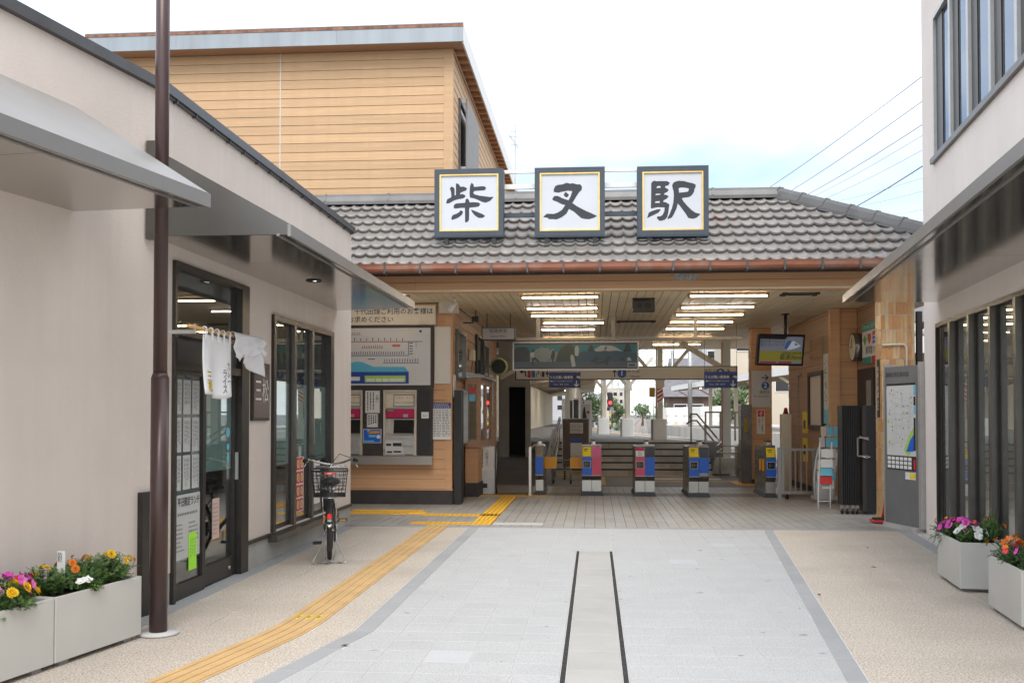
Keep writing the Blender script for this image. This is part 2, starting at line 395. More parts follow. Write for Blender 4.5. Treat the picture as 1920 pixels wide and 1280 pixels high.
def slab(parent, pts, mat, z0=-.03, z1=0.0, j=.0022, name='slab', jy=None, into=None):
    jy = j if jy is None else jy
    cx = sum(p[0] for p in pts)/len(pts); cy = sum(p[1] for p in pts)/len(pts)
    q = []
    for x, y in pts:
        q.append((x+(j if x < cx else -j), y+(jy if y < cy else -jy), z0))
    mb = into or MB()
    n = len(q); b = .003
    top = [(x+(b if x < cx else -b), y+(b if y < cy else -b), z1) for x, y, z in q]
    mid = [(x, y, z1-b*.7) for x, y, z in q]
    fs = [tuple(range(8, 12))]
    for i in range(4):
        k = (i+1) % 4; fs += [(i, k, 4+k, 4+i), (4+i, 4+k, 8+k, 8+i)]
    mb.add(q+mid+top, fs)
    return None if into else mb.build(name, mat, parent)

base = MB(); base.prism([(-14,-10,-.35),(16,-10,-.35),(16,YE,-.35),(-14,YE,-.35)], (0,0,.346))
paving = structure(base.build('paving', m_joint))
fore = MB()
fore.quad((Lx(-2)-.0,-8,-.001),(Rx(-2),-8,-.001),(Rx(5.4),5.4,-.001),(Lx(5.4),5.4,-.001))
fore.build('slab_field', m_granite, paving)['kind'] = 'stuff'
f2 = MB()
f2.quad((-9,-8,-.001),(Lx(-2)-.0,-8,-.001),(Lx(5.4),5.4,-.001),(-9,5.4,-.001))
f2.quad((Rx(-2),-8,-.001),(9,-8,-.001),(9,5.4,-.001),(Rx(5.4),5.4,-.001))
f2.build('aggregate_field', m_aggr, paving)['kind'] = 'stuff'
# light granite slabs
rows = [5.4+.3007*i for i in range(30)]+[YE]
colsR = [.205+.3*i for i in range(9)]; colsL = [-.215-.3*i for i in range(9)]
lay = []
for a, b in zip(rows[:-1], rows[1:]):
    for x0 in colsR:
        x1 = x0+.3; p = [(x0,a),(min(x1,Rx(a)),a),(min(x1,Rx(b)),b),(x0,b)]
        if p[1][0]-x0 > .04 or p[2][0]-x0 > .04:
            p[1] = (max(p[1][0], x0+.02), a); lay.append(p)
    for x1 in colsL:
        x0 = x1-.3; p = [(max(x0,Lx(a)),a),(x1,a),(x1,b),(max(x0,Lx(b)),b)]
        if x1-p[0][0] > .04 or x1-p[3][0] > .04:
            p[0] = (min(p[0][0], x1-.02), a); p[3] = (min(p[3][0], x1-.02), b); lay.append(p)
    if b > 12.1: lay.append([(-.215,max(a,12.062)),(.205,max(a,12.062)),(.205,b),(-.215,b)])
far_s = MB()
for n_, p in enumerate(lay):                       # rows run from the viewer outwards: the nearest 300 are pieces of their own
    if n_ < 300: slab(paving, p, m_granite_w if random.random() < .012 else m_granite, jy=.0009)
    else: slab(paving, p, m_granite, jy=.0009, into=far_s)
far_s.build('slab_field', m_granite, paving)['kind'] = 'stuff'
# slot drain with cover slabs
y = 5.4
while y < 12.0:
    L = .53 if y+.53 < 12.06 else 12.06-y
    slab(paving, [(-.178,y),(.168,y),(.168,y+L),(-.178,y+L)], m_drainslab, name='drain_cover'); y += L
for x in (-.1965, .1865):
    d = MB(); d.box(x-.0155, x+.0155, 3, 12.06, -.03, -.0028); d.box(x-.0155, x-.0120, 3, 12.06, -.0028, .0004); d.box(x+.0120, x+.0155, 3, 12.06, -.0028, .0004)
    d.box(x-.0022, x+.0022, 3, 12.06, -.0028, .0)
    k = 3.0
    while k < 12.05: d.box(x-.0120, x+.0120, k, k+.010, -.0028, -.0003); k += .13
    d.build('drain_slot', m_drain, paving)
# border strips of darker granite
ys = [YB-4.2+.6*i for i in range(19)]
ys = [q for q in ys if q < YE-.3]+[YE]
for a, b in zip(ys[:-1], ys[1:]):
    slab(paving, [(Lx(a)-.15,a),(Lx(a),a),(Lx(b),b),(Lx(b)-.15,b)], m_granite_d, name='border_slab')
    slab(paving, [(Rx(a),a),(Rx(a)+.13,a),(Rx(b)+.13,b),(Rx(b),b)], m_granite_d, name='border_slab')
    slab(paving, [(sh(-3.60,a),a),(sh(-3.40,a),a),(sh(-3.40,b),b),(sh(-3.60,b),b)], m_granite_d, name='kerb_slab', z1=.004)
    slab(paving, [(Wx(a)-.34,a),(Wx(a)-.17,a),(Wx(b)-.17,b),(Wx(b)-.34,b)], m_granite_d, name='kerb_slab', z1=.004)
# washed aggregate slabs, left and right
ys = [YB-2.1+.525*i for i in range(17)]; ys = [q for q in ys if q < YE-.2]+[YE]
for i, (a, b) in enumerate(zip(ys[:-1], ys[1:])):
    for x0, x1 in ((-3.395,-2.92),(-2.92,-2.405),(-2.085,-1.785)):
        slab(paving, [(sh(x0,a),a),(sh(x1,a),a),(sh(x1,b),b),(sh(x0,b),b)], m_aggr, name='aggregate_slab', jy=.0006)
    for k in range(4):
        o0 = .135+.46*k; o1 = o0+.46
        l0 = Wx(a)-.345; l1 = Wx(b)-.345
        p = [(Rx(a)+o0,a),(min(Rx(a)+o1,l0),a),(min(Rx(b)+o1,l1),b),(Rx(b)+o0,b)]
        if k == 3: p[1] = (l0,a); p[2] = (l1,b)
        slab(paving, p, m_aggr, name='aggregate_slab', jy=.0006)
gv = MB()
for i in range(420):
    yy = random.uniform(6, 14.3); xx = Wx(yy)-random.uniform(.01,.16); r = random.uniform(.008,.02)
    gv.ball((xx,yy,-.004), r, 5, 3, (1,1,.6))
gv.build('gravel', m_concrete, paving)['kind'] = 'stuff'
# ochre guide strip for the blind, four ribs and the bend
ts = MB(); cx = -2.245
ysm = [3.0,4.0,5.0,6.0,6.6,7.1,7.4,7.6,7.8,8.2]+[9+.6*i for i in range(10)]+[14.72]
def shs(x, y):
    d = YB-y
    if d <= -.35: return x
    if d >= .35: return x-.178*d
    return x-.178*(d+.35)**2/1.4
def ribbon(mb, x0, x1, z0, z1):
    for a, b in zip(ysm[:-1], ysm[1:]):
        mb.add([(shs(x0,a),a,z0),(shs(x1,a),a,z0),(shs(x1,b),b,z0),(shs(x0,b),b,z0),(shs(x0,a),a,z1),(shs(x1,a),a,z1),(shs(x1,b),b,z1),(shs(x0,b),b,z1)],
               [(4,5,6,7),(0,1,5,4),(1,2,6,5),(2,3,7,6),(3,0,4,7)])
ribbon(ts, cx-.16, cx+.16, -.02, .003)
tstrip = structure(ts.build('tactile_strip', m_tact_o))
for k in range(4):
    rb = MB(); xx = cx-.12+.08*k; ribbon(rb, xx-.021, xx+.021, .003, .009); rb.build('tactile_rib', m_tact_yb if False else m_tact_o, tstrip)
for yy in (7.95, 14.35):
    for k in range(3):
        xx = cx-.08+.08*k; st = MB(); st.mat(0).box(shs(xx-.016,yy),shs(xx+.016,yy),yy-.07,yy+.07,.003,.0065)
        st.mat(1)
        for q in range(3): st.box(shs(xx-.010,yy),shs(xx+.010,yy),yy-.045+.03*q,yy-.03+.03*q,.0065,.0072)
        st.build('sticker', [m_yel, m_inkb], tstrip)

# ------------------------------------------------------------------ station floor
fl = MB(); fl.prism([(-8,YE,-.35),(6.5,YE,-.35),(6.5,22.8,-.35),(-8,22.8,-.35)], (0,0,.342))
floor = structure(fl.build('floor', m_joint_d))
ke = MB(); ke.box(-3.4, 5.2, YE+.004, YE+.10, -.02, .004); ke.build('threshold_slab', m_granite_d, floor)
tilebox = {}
cells = []
yk = YE+.105
ix = 0
x = -4.5
while x < 5.2:
    yy = yk-(.15 if ix % 2 else 0)
    while yy < 20.15:
        a = max(yy, yk); b = min(yy+.3, 20.15)
        if b-a > .05: cells.append((x, a, b))
        yy += .3
    x += .15; ix += 1
def score(c):
    return (c[0]-0.2)**2*.35+(c[1])**2
cells.sort(key=score)
def tmesh(mb, x, a, b, m=.0035): mb.box(x+m, x+.15-m, a+m, b-m, -.012, 0)
for c in cells[:300]:
    L = round(c[2]-c[1], 3)
    if L not in tilebox:
        mb = MB(); mb.box(-.075+.0035,.075-.0035,-L/2+.0035,L/2-.0035,-.012,0); tilebox[L] = mb.mesh('tile', m_tile)
    inst('tile', tilebox[L], floor, (c[0]+.075, (c[1]+c[2])/2, 0))
rest = MB()
for c in cells[300:]: tmesh(rest, *c)
xx = -4.5
while xx < 4.4:                                     # tiles behind the gates
    yy = 20.95
    while yy < 22.75: tmesh(rest, xx, yy, min(yy+.3, 22.78)); yy += .3
    xx += .15
rest.build('tile_field', m_tile, floor)['kind'] = 'stuff'
bt = MB(); bt.box(-2.5, 4.9, 20.155, 20.945, -.012, -.001); bt.build('brown_strip', m_tile_br, floor)
# yellow tactile tiles
tl = MB(); tl.mat(0).box(-.148,.148,-.148,.148,-.004,.004); tl.mat(1)
for k in range(4): tl.box(-.1275+.075*k, -.0975+.075*k, -.14, .14, .004, .009)
bar_tile = tl.mesh('tactile_tile', [m_tact_y, m_tact_yb])
tl = MB(); tl.mat(0).box(-.148,.148,-.148,.148,-.004,.004); tl.mat(1)
for i in range(5):
    for k in range(5): tl.cyl((-.12+.06*i,-.12+.06*k,.004),(-.12+.06*i,-.12+.06*k,.009),.017,6,.011)
dot_tile = tl.mesh('tactile_tile', [m_tact_y, m_tact_yb])
tpath = tag(bpy.data.objects.new('tactile_path', None), None, None, kind='structure'); COL.objects.link(tpath); OFF[tpath.name] = V((0,0,0))
def tac(x, y, me, z=.003, rz=0): return inst('tactile_tile', me, tpath, (x,y,z), (0,0,rz))
for k in range(4): tac(-2.55+.3*k, 14.93, bar_tile)
for k in range(3): tac(-1.65, 15.23+.3*k, dot_tile if k else bar_tile)
for k in range(4): tac(-2.55+.3*k, 16.17, bar_tile if k < 3 else dot_tile)
for k in range(13): tac(-1.65, 16.17+.3*k, dot_tile if k == 0 else bar_tile)
for k in range(6):
    o = tac(-2.85-.3*k, 16.35, bar_tile)
    if k in (0, 4, 5): o.rotation_euler[2] = math.pi/2
for k in range(4): tac(-2.95-.3*k, 16.75, dot_tile)
for k in range(5): tac(-2.25+.3*k, 20.03, dot_tile)
wt = MB(); wt.box(-1.48,-.75, 14.80, 15.1,-.002,.001); wt.build('pale_tile', m_lgrey, floor)

# ================================================================== LEFT BUILDING (noodle shop)
XW, YF, YK, ZT = -3.55, 14.72, 8.14, 4.25
KS = .178; kl = math.hypot(1, KS)
def near(u, v=0.0):                                # u metres from the kink towards the viewer, v metres out from the wall
    return (XW-KS/kl*u+v/kl, YK-u/kl-KS*v/kl)
shop = thing('noodle_shop', 'beige stuccoed shop building with bronze canopies on the left side', 'shop', (-4.5, 10, 0))
w = MB()
def cells_wall(mb, us, zs, holes, fn):
    for a, b in zip(us[:-1], us[1:]):
        for c, d in zip(zs[:-1], zs[1:]):
            if any(a >= h[0]-1e-6 and b <= h[1]+1e-6 and c >= h[2]-1e-6 and d <= h[3]+1e-6 for h in holes): continue
            fn(mb, a, b, c, d)
DH = (8.36, 10.22, 0.0, 2.90); WH = (11.02, 13.62, .30, 2.70)
cells_wall(w, [YK, DH[0], DH[1], WH[0], WH[1], YF], [.27, WH[2], WH[3], DH[3], ZT], [(DH[0],DH[1],.0,2.9),(WH[0],WH[1],.3,2.7)],
           lambda mb,a,b,c,d: mb.box(XW-.2, XW, a, b, c, d))
p0 = near(0); p1 = near(7.2)
w.prism([(XW,YK,.27),(XW-.2,YK,.27),(p1[0]-.2,p1[1],.27),(p1[0],p1[1],.27)], (0,0,ZT-.27))
w.box(-12, XW-.2, YF-.2, YF, .0, ZT)             # far end wall
w.box(-12,-11.8, 1, YF-.2, 0, ZT)
w.build('wall', m_stucco, shop)
pl = MB()
for a, b in ((DH[1], YF), (YK, DH[0])): pl.box(XW-.2, XW-.006, a, b, 0, .27)
pl.prism([(XW-.006,YK,0),(XW-.2,YK,0),(p1[0]-.2,p1[1],0),(p1[0]-.006,p1[1],0)], (0,0,.27))
pl.build('plinth', m_plinth, shop)
for fa, fb in ((DH[1], WH[0]-.06), (WH[1]+.02, YF+.02)):
    tr = MB(); tr.box(XW-.01, XW+.022, fa, fb, .262, .30); tr.build('flashing', m_bronze, shop)
tr = MB()
a = near(.02,.02); b = near(7.2,.02); tr.bar((a[0],a[1],.28),(b[0],b[1],.28),.03,.04)
tr.build('flashing', m_bronze, shop)
rf = MB(); rf.prism([(XW-.1,YF-.1,ZT-.15),(XW-.1,YK,ZT-.15),(p1[0]-.1,p1[1],ZT-.15),(-11.9,1,ZT-.15),(-11.9,YF-.1,ZT-.15)], (0,0,.05))
rf.build('roof', m_coping, shop)
cp = MB(); cp.box(XW-.26, XW+.05, YK, YF+.05, ZT+.002, ZT+.085)
cp.prism([(XW+.05,YK,ZT+.002),(XW-.26,YK,ZT+.002),(p1[0]-.26,p1[1],ZT+.002),(p1[0]+.05,p1[1],ZT+.002)], (0,0,.083))
cp.box(-12, XW-.26, YF-.22, YF+.05, ZT+.002, ZT+.085)
cp.build('coping', m_coping, shop)
ep = MB()
for i in range(16):
    yy = YK+.2+i*.42
    if yy < YF: ep.box(XW+.001, XW+.042, yy, yy+.02, ZT-.03, ZT+.0015)
ep.box(XW+.001, XW+.03, YK, YF, ZT-.018, ZT+.0015)
ep.build('coping_clip', m_coping, shop)
# room behind the glass
rm = MB(); rm.box(-8, XW-.2, YK, YF-.2, .0, .02); rm.box(-8.1,-8, YK, YF-.2, 0, 3.0); rm.box(-8, XW-.2, YK-.1, YK, 0, 3); rm.box(-8, XW-.2, YK, YF-.2, 2.95, 3.0)
rm.box(-5.6,-4.9,10.4,11.2,.02,.72); rm.box(-5.6,-4.9,12.2,13.0,.02,.72)
rm.build('room', m_room, shop)

def canopy(sub, outer, wall, zs, zw, parent, th=.085, seams=3):
    """wedge canopy: outer edge polyline (2 pts), wall polyline (2 pts), soffit height, height at the wall"""
    (ox0,oy0),(ox1,oy1) = outer; (wx0,wy0),(wx1,wy1) = wall
    t = MB(); t.add([(wx0,wy0,zw),(wx1,wy1,zw),(ox1,oy1,zs+th),(ox0,oy0,zs+th)], [(0,1,2,3)])
    c = t.build('canopy', m_canopytop, parent)
    for wx, wy, ox, oy in ((wx0,wy0,ox0,oy0),(wx1,wy1,ox1,oy1)):
        t = MB(); t.quad((wx,wy,zs+.004),(wx,wy,zw),(ox,oy,zs+th),(ox,oy,zs+.004)); t.build('canopy_end', m_canopyend_shade, c)
    d = V((ox1-ox0,oy1-oy0,0)); Ld = d.length; d.normalize(); n = V((d.y,-d.x,0))
    if n.dot(V((ox0-wx0,oy0-wy0,0))) < 0: n = -n
    f = MB(); O0 = V((ox0,oy0,0)); O1 = V((ox1,oy1,0))
    f.prism([O0-n*.02+V((0,0,zs-.012)), O0+n*.006+V((0,0,zs-.012)), O0+n*.006+V((0,0,zs+th)), O0-n*.02+V((0,0,zs+th))], d*Ld)
    f.prism([O0-n*.11+V((0,0,zs-.008)), O0-n*.085+V((0,0,zs-.008)), O0-n*.085+V((0,0,zs+.01)), O0-n*.11+V((0,0,zs+.01))], d*Ld)
    f.build('canopy_fascia', m_fasciam, c)
    W0 = V((wx0,wy0,0)); W1 = V((wx1,wy1,0))
    for i in range(seams):
        a = i/seams; b = (i+1)/seams; e = .0025/Ld
        s = MB(); q = [O0.lerp(O1,a+e), O0.lerp(O1,b-e), W0.lerp(W1,b-e), W0.lerp(W1,a+e)]
        s.prism([p+V((0,0,zs)) for p in q], (0,0,.003)); s.build('soffit_panel', m_soffit, c)
    return c
oA = near(1.0,1.05); oB = near(7.2,1.05); wA = near(1.08,0); wB = near(7.2,0)
canopy('near', [oA,oB], [wA,wB], 3.06, 3.82, shop, seams=4)
c2 = canopy('far', [(-2.42,7.97),(-2.42,13.62)], [(XW+.0,7.99),(XW+.0,13.90)], 3.03, 3.75, shop, seams=4)
bp = MB(); q = near(.16,.03); bp.box(q[0]-.03, q[0]+.05, 7.90, 7.966, 3.0, 3.79); bp.build('canopy_bracket', m_bronze_l, shop)
dl = MB(); dl.mat(0).ring((-3.0,10.75,3.027),(0,0,1),.075,.012,20,5); dl.mat(1).disc((-3.0,10.75,3.0285),(0,0,-1),.068,18); dl.mat(2).disc((-2.985,10.75,3.026),(0,0,-1),.03,12)
dl.build('downlight', [m_bronze, m_black, m_lamp], shop)
cg = MB(); a = near(0.02,.0); cg.prism([near(.0,.002)+(0,),near(.30,.002)+(0,),near(.30,.05)+(0,),near(.0,.05)+(0,)], (0,0,.98)); cg.build('corner_guard', m_bronze, shop)

# shop front: fixed panel, sliding door, transom
XF = XW-.025
fr = MB()
fr.box(XF-.07, XF+.055, DH[0], DH[0]+.05, 0, DH[3]); fr.box(XF-.07, XF+.055, DH[1]-.21, DH[1], 0, DH[3])
fr.box(XF-.07, XF+.055, DH[0]+.05, DH[1]-.21, DH[3]-.05, DH[3]); fr.box(XF-.07, XF+.05, DH[0]+.05, DH[1]-.21, 2.27, 2.33)
fr.box(XF-.065, XF+.045, DH[0]+.05, DH[1]-.21, 1.98, 2.05)
door = fr.build('shop_front', m_bronze, shop)
bd = MB(); bd.box(XF-.04, XF+.0, DH[0]+.05, DH[1]-.21, 2.05, 2.27); bd.build('header_panel', M('header_grey', (.10,.10,.098), .5, .3), door)
tg = MB(); tg.box(XF-.012, XF-.006, DH[0]+.05, DH[1]-.21, 2.33, DH[3]-.05); tg.build('pane', m_glass, door)
fx = MB(); y0, y1 = DH[0]+.05, 9.13
fx.box(XF-.03, XF+.02, y0, y0+.04, .0, 1.98); fx.box(XF-.03, XF+.02, y1-.05, y1, .0, 1.98); fx.box(XF-.03,XF+.02,y0+.04,y1-.05,0,.14); fx.box(XF-.03,XF+.02,y0+.04,y1-.05,1.94,1.98)
fxo = fx.build('fixed_panel', m_bronze, shop)
q = MB(); q.box(XF-.009, XF-.003, y0+.04, y1-.05, .14, 1.94); q.build('pane', m_glass_c, fxo)
q = MB(); q.box(XF-.0135, XF-.0105, y0+.04, y1-.05, .32, 1.94); q.build('frosted_sheet', m_frost_w, fxo)
sd_ = MB(); y0s, y1s = 9.14, DH[1]-.21
sd_.box(XF-.06, XF-.0, y0s, y0s+.06, .02, 1.98); sd_.box(XF-.06, XF, y1s-.07, y1s, .02, 1.98); sd_.box(XF-.06,XF,y0s+.06,y1s-.07,.02,.2); sd_.box(XF-.06,XF,y0s+.06,y1s-.07,1.93,1.98)
sdo = sd_.build('sliding_door', m_bronze, shop)
q = MB(); q.box(XF-.03, XF-.024, y0s+.06, y1s-.07, .2, 1.93); q.build('pane', m_glass, sdo)
q = MB(); q.box(XF-.035, XF-.032, y0s+.06, y1s-.07, 1.06, 1.93); q.build('frosted_film', m_frost, sdo)
q = MB(); q.box(XF+.002, XF+.03, y1s-.05, y1s-.025, .95, 1.22); q.build('handle', m_alu, sdo)
q = MB(); q.cyl((XF,y1s-.2,.10),(XF+.012,y1s-.2,.10),.018,10); q.build('lock', m_alu, sdo)
# three-light window
wf = MB(); 
wf.box(XF-.07,XF+.06,WH[0],WH[0]+.09,WH[2],WH[3]); wf.box(XF-.07,XF+.06,WH[1]-.16,WH[1],WH[2],WH[3]); wf.box(XF-.07,XF+.06,WH[0]+.09,WH[1]-.16,WH[3]-.06,WH[3])
panes = [(11.11,11.80),(12.02,12.56),(12.80,13.46)]
wf.box(XF-.068,XF-.02,WH[0]+.09,WH[1]-.16,WH[2],WH[2]+.06)
wobj = wf.build('window', m_bronze, shop)
for (a,b) in ((11.80,12.02),(12.56,12.80)):
    q = MB(); q.mat(0).box(XF-.07, XF+.0, a, b, WH[2]+.06, WH[3]-.06); q.mat(1).box(XF+.0, XF+.045, a+.04, a+.13, WH[2], WH[3]-.06); q.build('mullion', [m_bronze, m_bronze_l], wobj)
for a, b in panes:
    q = MB(); q.box(XF-.012, XF-.006, a, b, WH[2]+.06, WH[3]-.06); q.build('pane', m_glass, wobj)
    q = MB(); q.box(XF-.018, XF-.015, a, b, 1.02, 1.96); q.build('frosted_film', m_frost, wobj)
q = MB(); q.prism([(XF-.07,WH[0]-.06,.20),(XF+.12,WH[0]-.06,.20),(XF+.12,WH[0]-.06,.27),(XF-.02,WH[0]-.06,.30),(XF-.07,WH[0]-.06,.30)], (0,WH[1]-WH[0]+.12,0)); q.build('sill', m_bronze_l, wobj)

# papers in the shop window
PS = lambda y, z: Plane((XF-.0145, y, z), (0,1,0))   # inner side of the fixed panel
m_printg = M('faint_print',(.22,.22,.22),.7); m_sheetg = M('menu_paper',(.50,.52,.51),.7)
def sheet(name, label, x, y0, y1, z0, z1, mat, cat='notice', draw=None, mats=None, group=None):
    mb = MB(); mb.box(x-.0012, x, y0, y1, z0, z1)
    t = thing(name, label, cat, (x, (y0+y1)/2, z0), group=group)
    mb.build('sheet', mat, t)
    p = Plane((x, y0, z0), (0,1,0)); p2 = MB()
    if draw: draw(p, p2, y1-y0, z1-z0, t)
    if p2.f: p2.build('print', mats or m_printg, t)
    return t
XS = XF+.0005
def dr_menu(p, mb, w, h, t): p.scribble(mb, .02, w-.02, .03, h-.03, 4, .012, 1, .6, True, .035)
for i, (zc, nm) in enumerate(((1.60,'top'),(1.27,'second'),(.94,'third'))):
    for k, (ya, yb, cn) in enumerate(((8.47,8.63,'nearest the pole'),(8.67,8.83,'in the middle column'),(8.87,9.03,'nearest the sliding door'))):
        sheet('menu_sheet', f'white handwritten menu sheet in the fixed shop window, {nm} row, {cn}', XS, ya, yb, zc, zc+.30, m_sheetg, draw=dr_menu, cat='menu', group='menu sheets in the shop window')
def dr_lunch(p, mb, w, h, t):
    text('平日限定ランチ', .085, m_inkb, t, p, w/2+.02, h-.07, 1.5, sx=.82, bold=.001)
    p.scribble(mb, .06, w-.06, h-.2, h-.14, 1, .02, 1, .9)
    p.scribble(mb, .03, w*.46, .06, h-.24, 7, .012, 1, .4); p.scribble(mb, w*.54, w-.03, .06, h-.24, 7, .012, 1, .4)
sheet('lunch_poster', 'large white weekday lunch poster in the lower part of the fixed shop window', XS, 8.50, 9.06, .34, .90, m_sheetg, 'poster', dr_lunch)
def dr_lime(p, mb, w, h, t): p.scribble(mb, .02, w-.02, .03, h-.05, 3, .010, 1, .6, True, .03)
sheet('lime_notice', 'bright lime green notice taped low on the shop window', XF+.0045, 8.80, 8.98, .22, .55, m_lime, 'notice', dr_lime)
def dr_pink(p, mb, w, h, t): p.scribble(mb, .015, w-.015, .03, h-.03, 8, .008, 1, .6, False, .03)
sheet('pink_notice', 'pale pink notice inside the glass of the sliding shop door', XF-.020, 9.42, 9.60, .42, .80, M('pink_paper',(.62,.45,.40),.7), 'notice', dr_pink)
for k, (zc, nm, mm) in enumerate(((1.42,'uppermost',m_cyan),(1.28,'middle',m_cyan),(1.17,'lowest',m_cyan))):
    mb = MB(); mb.disc((XF-.0235, 9.83, zc), (1,0,0), .05 if k == 0 else .035, 16, .001)
    tag(mb.build('sticker', mm), f'{nm} of three small light blue stickers on the sliding shop door', 'sticker', 'stickers on the shop door')
def dr_food(p, mb, w, h, t):
    for i in range(2):
        for k in range(4):
            cx_, cy_ = w*(.28+.44*i), h*(.125+.25*k)
            mb.mat(1); p.rect(mb, cx_-w*.2, cx_+w*.2, cy_-h*.11, cy_+h*.11, 1)
            mb.mat(2); p.circ(mb, cx_, cy_, w*.15, 2); mb.mat(3); p.circ(mb, cx_, cy_, w*.11, 3)
sheet('food_poster', 'white poster of food photographs in the middle pane of the three-light window', XF-.0048, 12.06, 12.40, .42, 1.08, m_paper, 'poster', dr_food, [m_inkb, m_red, m_paper, m_tact_y])
sheet('price_poster', 'white price list low in the far pane of the three-light window', XF-.0048, 12.86, 13.15, .45, 1.0, m_paper, 'poster', dr_menu)

# hanging shop board
sb = thing('shop_board', 'dark brown upright shop name board between door and window', 'sign', (XW, 10.6, 1.53))
q = MB(); q.box(XW+.001, XW+.03, 10.33, 10.88, 1.53, 2.14); q.build('frame', m_bronze, sb)
q = MB(); q.box(XW+.03, XW+.034, 10.36, 10.85, 1.56, 2.11); q.build('panel', M('maroon',(.075,.028,.026),.25), sb)
p = Plane((XW+.034, 10.36, 1.56), (0,1,0))
text('三', .27, m_white, sb, p, .13, .27, 1, sx=.8); text('松', .27, m_white, sb, p, .36, .27, 1, sx=.8)

# noren curtain on a bamboo rod
no = thing('noren_curtain', 'white split shop curtain blown over its bamboo rod above the shop door', 'curtain', (-3.25, 8.9, 1.7))
XN, ZN = -3.25, 2.305
q = MB(); q.tube([(XN, 7.98+.19*i, ZN-.006*math.sin(i*.5)+.004) for i in range(11)], .016, 8); q.build('rod', m_wood, no)
q = MB()
for yy in (8.10, 9.80): q.box(XN-.30, XN+.005, yy-.012, yy+.012, ZN-.05, ZN-.02); q.box(XN-.008,XN+.008,yy-.012,yy+.012,ZN-.02,ZN+.03)
q.build('bracket', m_alu, no)
def cl1(a, b):     # a 0..1 along the rod, b 0..1 downwards
    y = 8.28+.66*a-.11*b; z = ZN-.035-.505*b+.012*math.sin(6*a)*b-.03*b*math.sin(a*math.pi)
    x = XN+.035*b*math.sin(2.6*a*math.pi+.4)+.05*b*b*(1-.6*a)
    return V((x, y, z))
def cloth(fn, n, m, name='cloth'):
    q = MB(); q.smooth = True
    vs_ = [fn(i/n, k/m) for k in range(m+1) for i in range(n+1)]
    q.add(vs_, [(k*(n+1)+i, k*(n+1)+i+1, (k+1)*(n+1)+i+1, (k+1)*(n+1)+i) for k in range(m) for i in range(n)])
    o = q.build(name, m_cloth, no); md = o.modifiers.new('s', 'SOLIDIFY'); md.thickness = .003
    return o
cloth(cl1, 20, 12)
def cl2(a, b):     # right half thrown over the rod and gathered
    y = 8.95+.85*a+.012*math.sin(14*b+9*a)
    if b < .25:
        t = R(215-215*b/.25); return V((XN+.030*math.cos(t), y, ZN+.006+.030*math.sin(t)))
    f = (b-.25)/.75; L_ = .17+.045*math.sin(5*a+.6)+.02*math.sin(13*a)
    return V((XN+.030+.020*f*math.sin(19*a)+.012*math.sin(9*f+7*a), y, ZN+.006-L_*f))
cloth(cl2, 44, 14)
def cl3(a, b):
    tl, tr_, br, bl = (9.28,2.20), (9.80,2.24), (9.77,1.96), (9.15,2.07)
    y = (tl[0]*(1-a)+tr_[0]*a)*(1-b)+(bl[0]*(1-a)+br[0]*a)*b; z = (tl[1]*(1-a)+tr_[1]*a)*(1-b)+(bl[1]*(1-a)+br[1]*a)*b
    return V((XN+.012+.022*math.sin(6*a+2*b)*(.3+b), y, z))
cloth(cl3, 18, 8)
def cl4(a, b): return V((XN-.02+.02*b*math.sin(5*a), 8.90+.10*a, ZN-.05-.33*b))
cloth(cl4, 5, 6)
q = MB()
for k in range(5):
    yy = 8.30+.14*k
    q.tube([(XN+.004+.021*math.cos(t), yy+.012*t/6, ZN+.004+.021*math.sin(t)) for t in [i*math.pi/5 for i in range(11)]], .006, 5)
    q.box(XN+.016,XN+.022,yy-.012,yy+.016,ZN-.085,ZN+.0)
q.build('loop', m_cloth, no)
def onc(x, y):
    a = x/.66; b = (-y)/.505
    h = 1e-3; c = cl1(a, b); du = cl1(a+h, b)-c; dv = c-cl1(a, b+h); n = du.cross(dv).normalized()
    return c+n*.006
text('カレー', .082, m_inkb, no, None, .585, -.31, vertical=True, fn=onc, sx=.9, ls=.8)
text('ライス', .082, m_inkb, no, None, .515, -.37, vertical=True, fn=onc, sx=.9, ls=.8)
text('三松', .105, m_yel, no, None, .10, -.40, vertical=True, fn=onc, bold=.0025, ls=.8)
text('三松', .105, m_inkb, no, None, .105, -.40, vertical=True, fn=lambda x, y: onc(x, y)+V((.002,0,0)), bold=-.0018, ls=.8)

# brown post by the corner
po = thing('post', 'tall slim brown steel post with a wider sleeve beside the flower boxes', 'post', (-3.17, 7.26, 0))
q = MB(); q.cyl((-3.17,7.26,.02),(-3.17,7.26,1.86),.064,20); q.tube([(-3.17,7.26,1.86),(-3.17,7.26,1.90)], .064, 20, rs=[.064,.052]); q.build('sleeve', m_pole, po)
q = MB(); q.cyl((-3.17,7.26,1.90),(-3.17,7.26,6.4),.050,20); q.build('shaft', m_pole, po)
q = MB(); q.cyl((-3.17,7.26,0.004),(-3.17,7.26,.022),.15,24,.145); q.build('base_plate', m_lgrey, po)

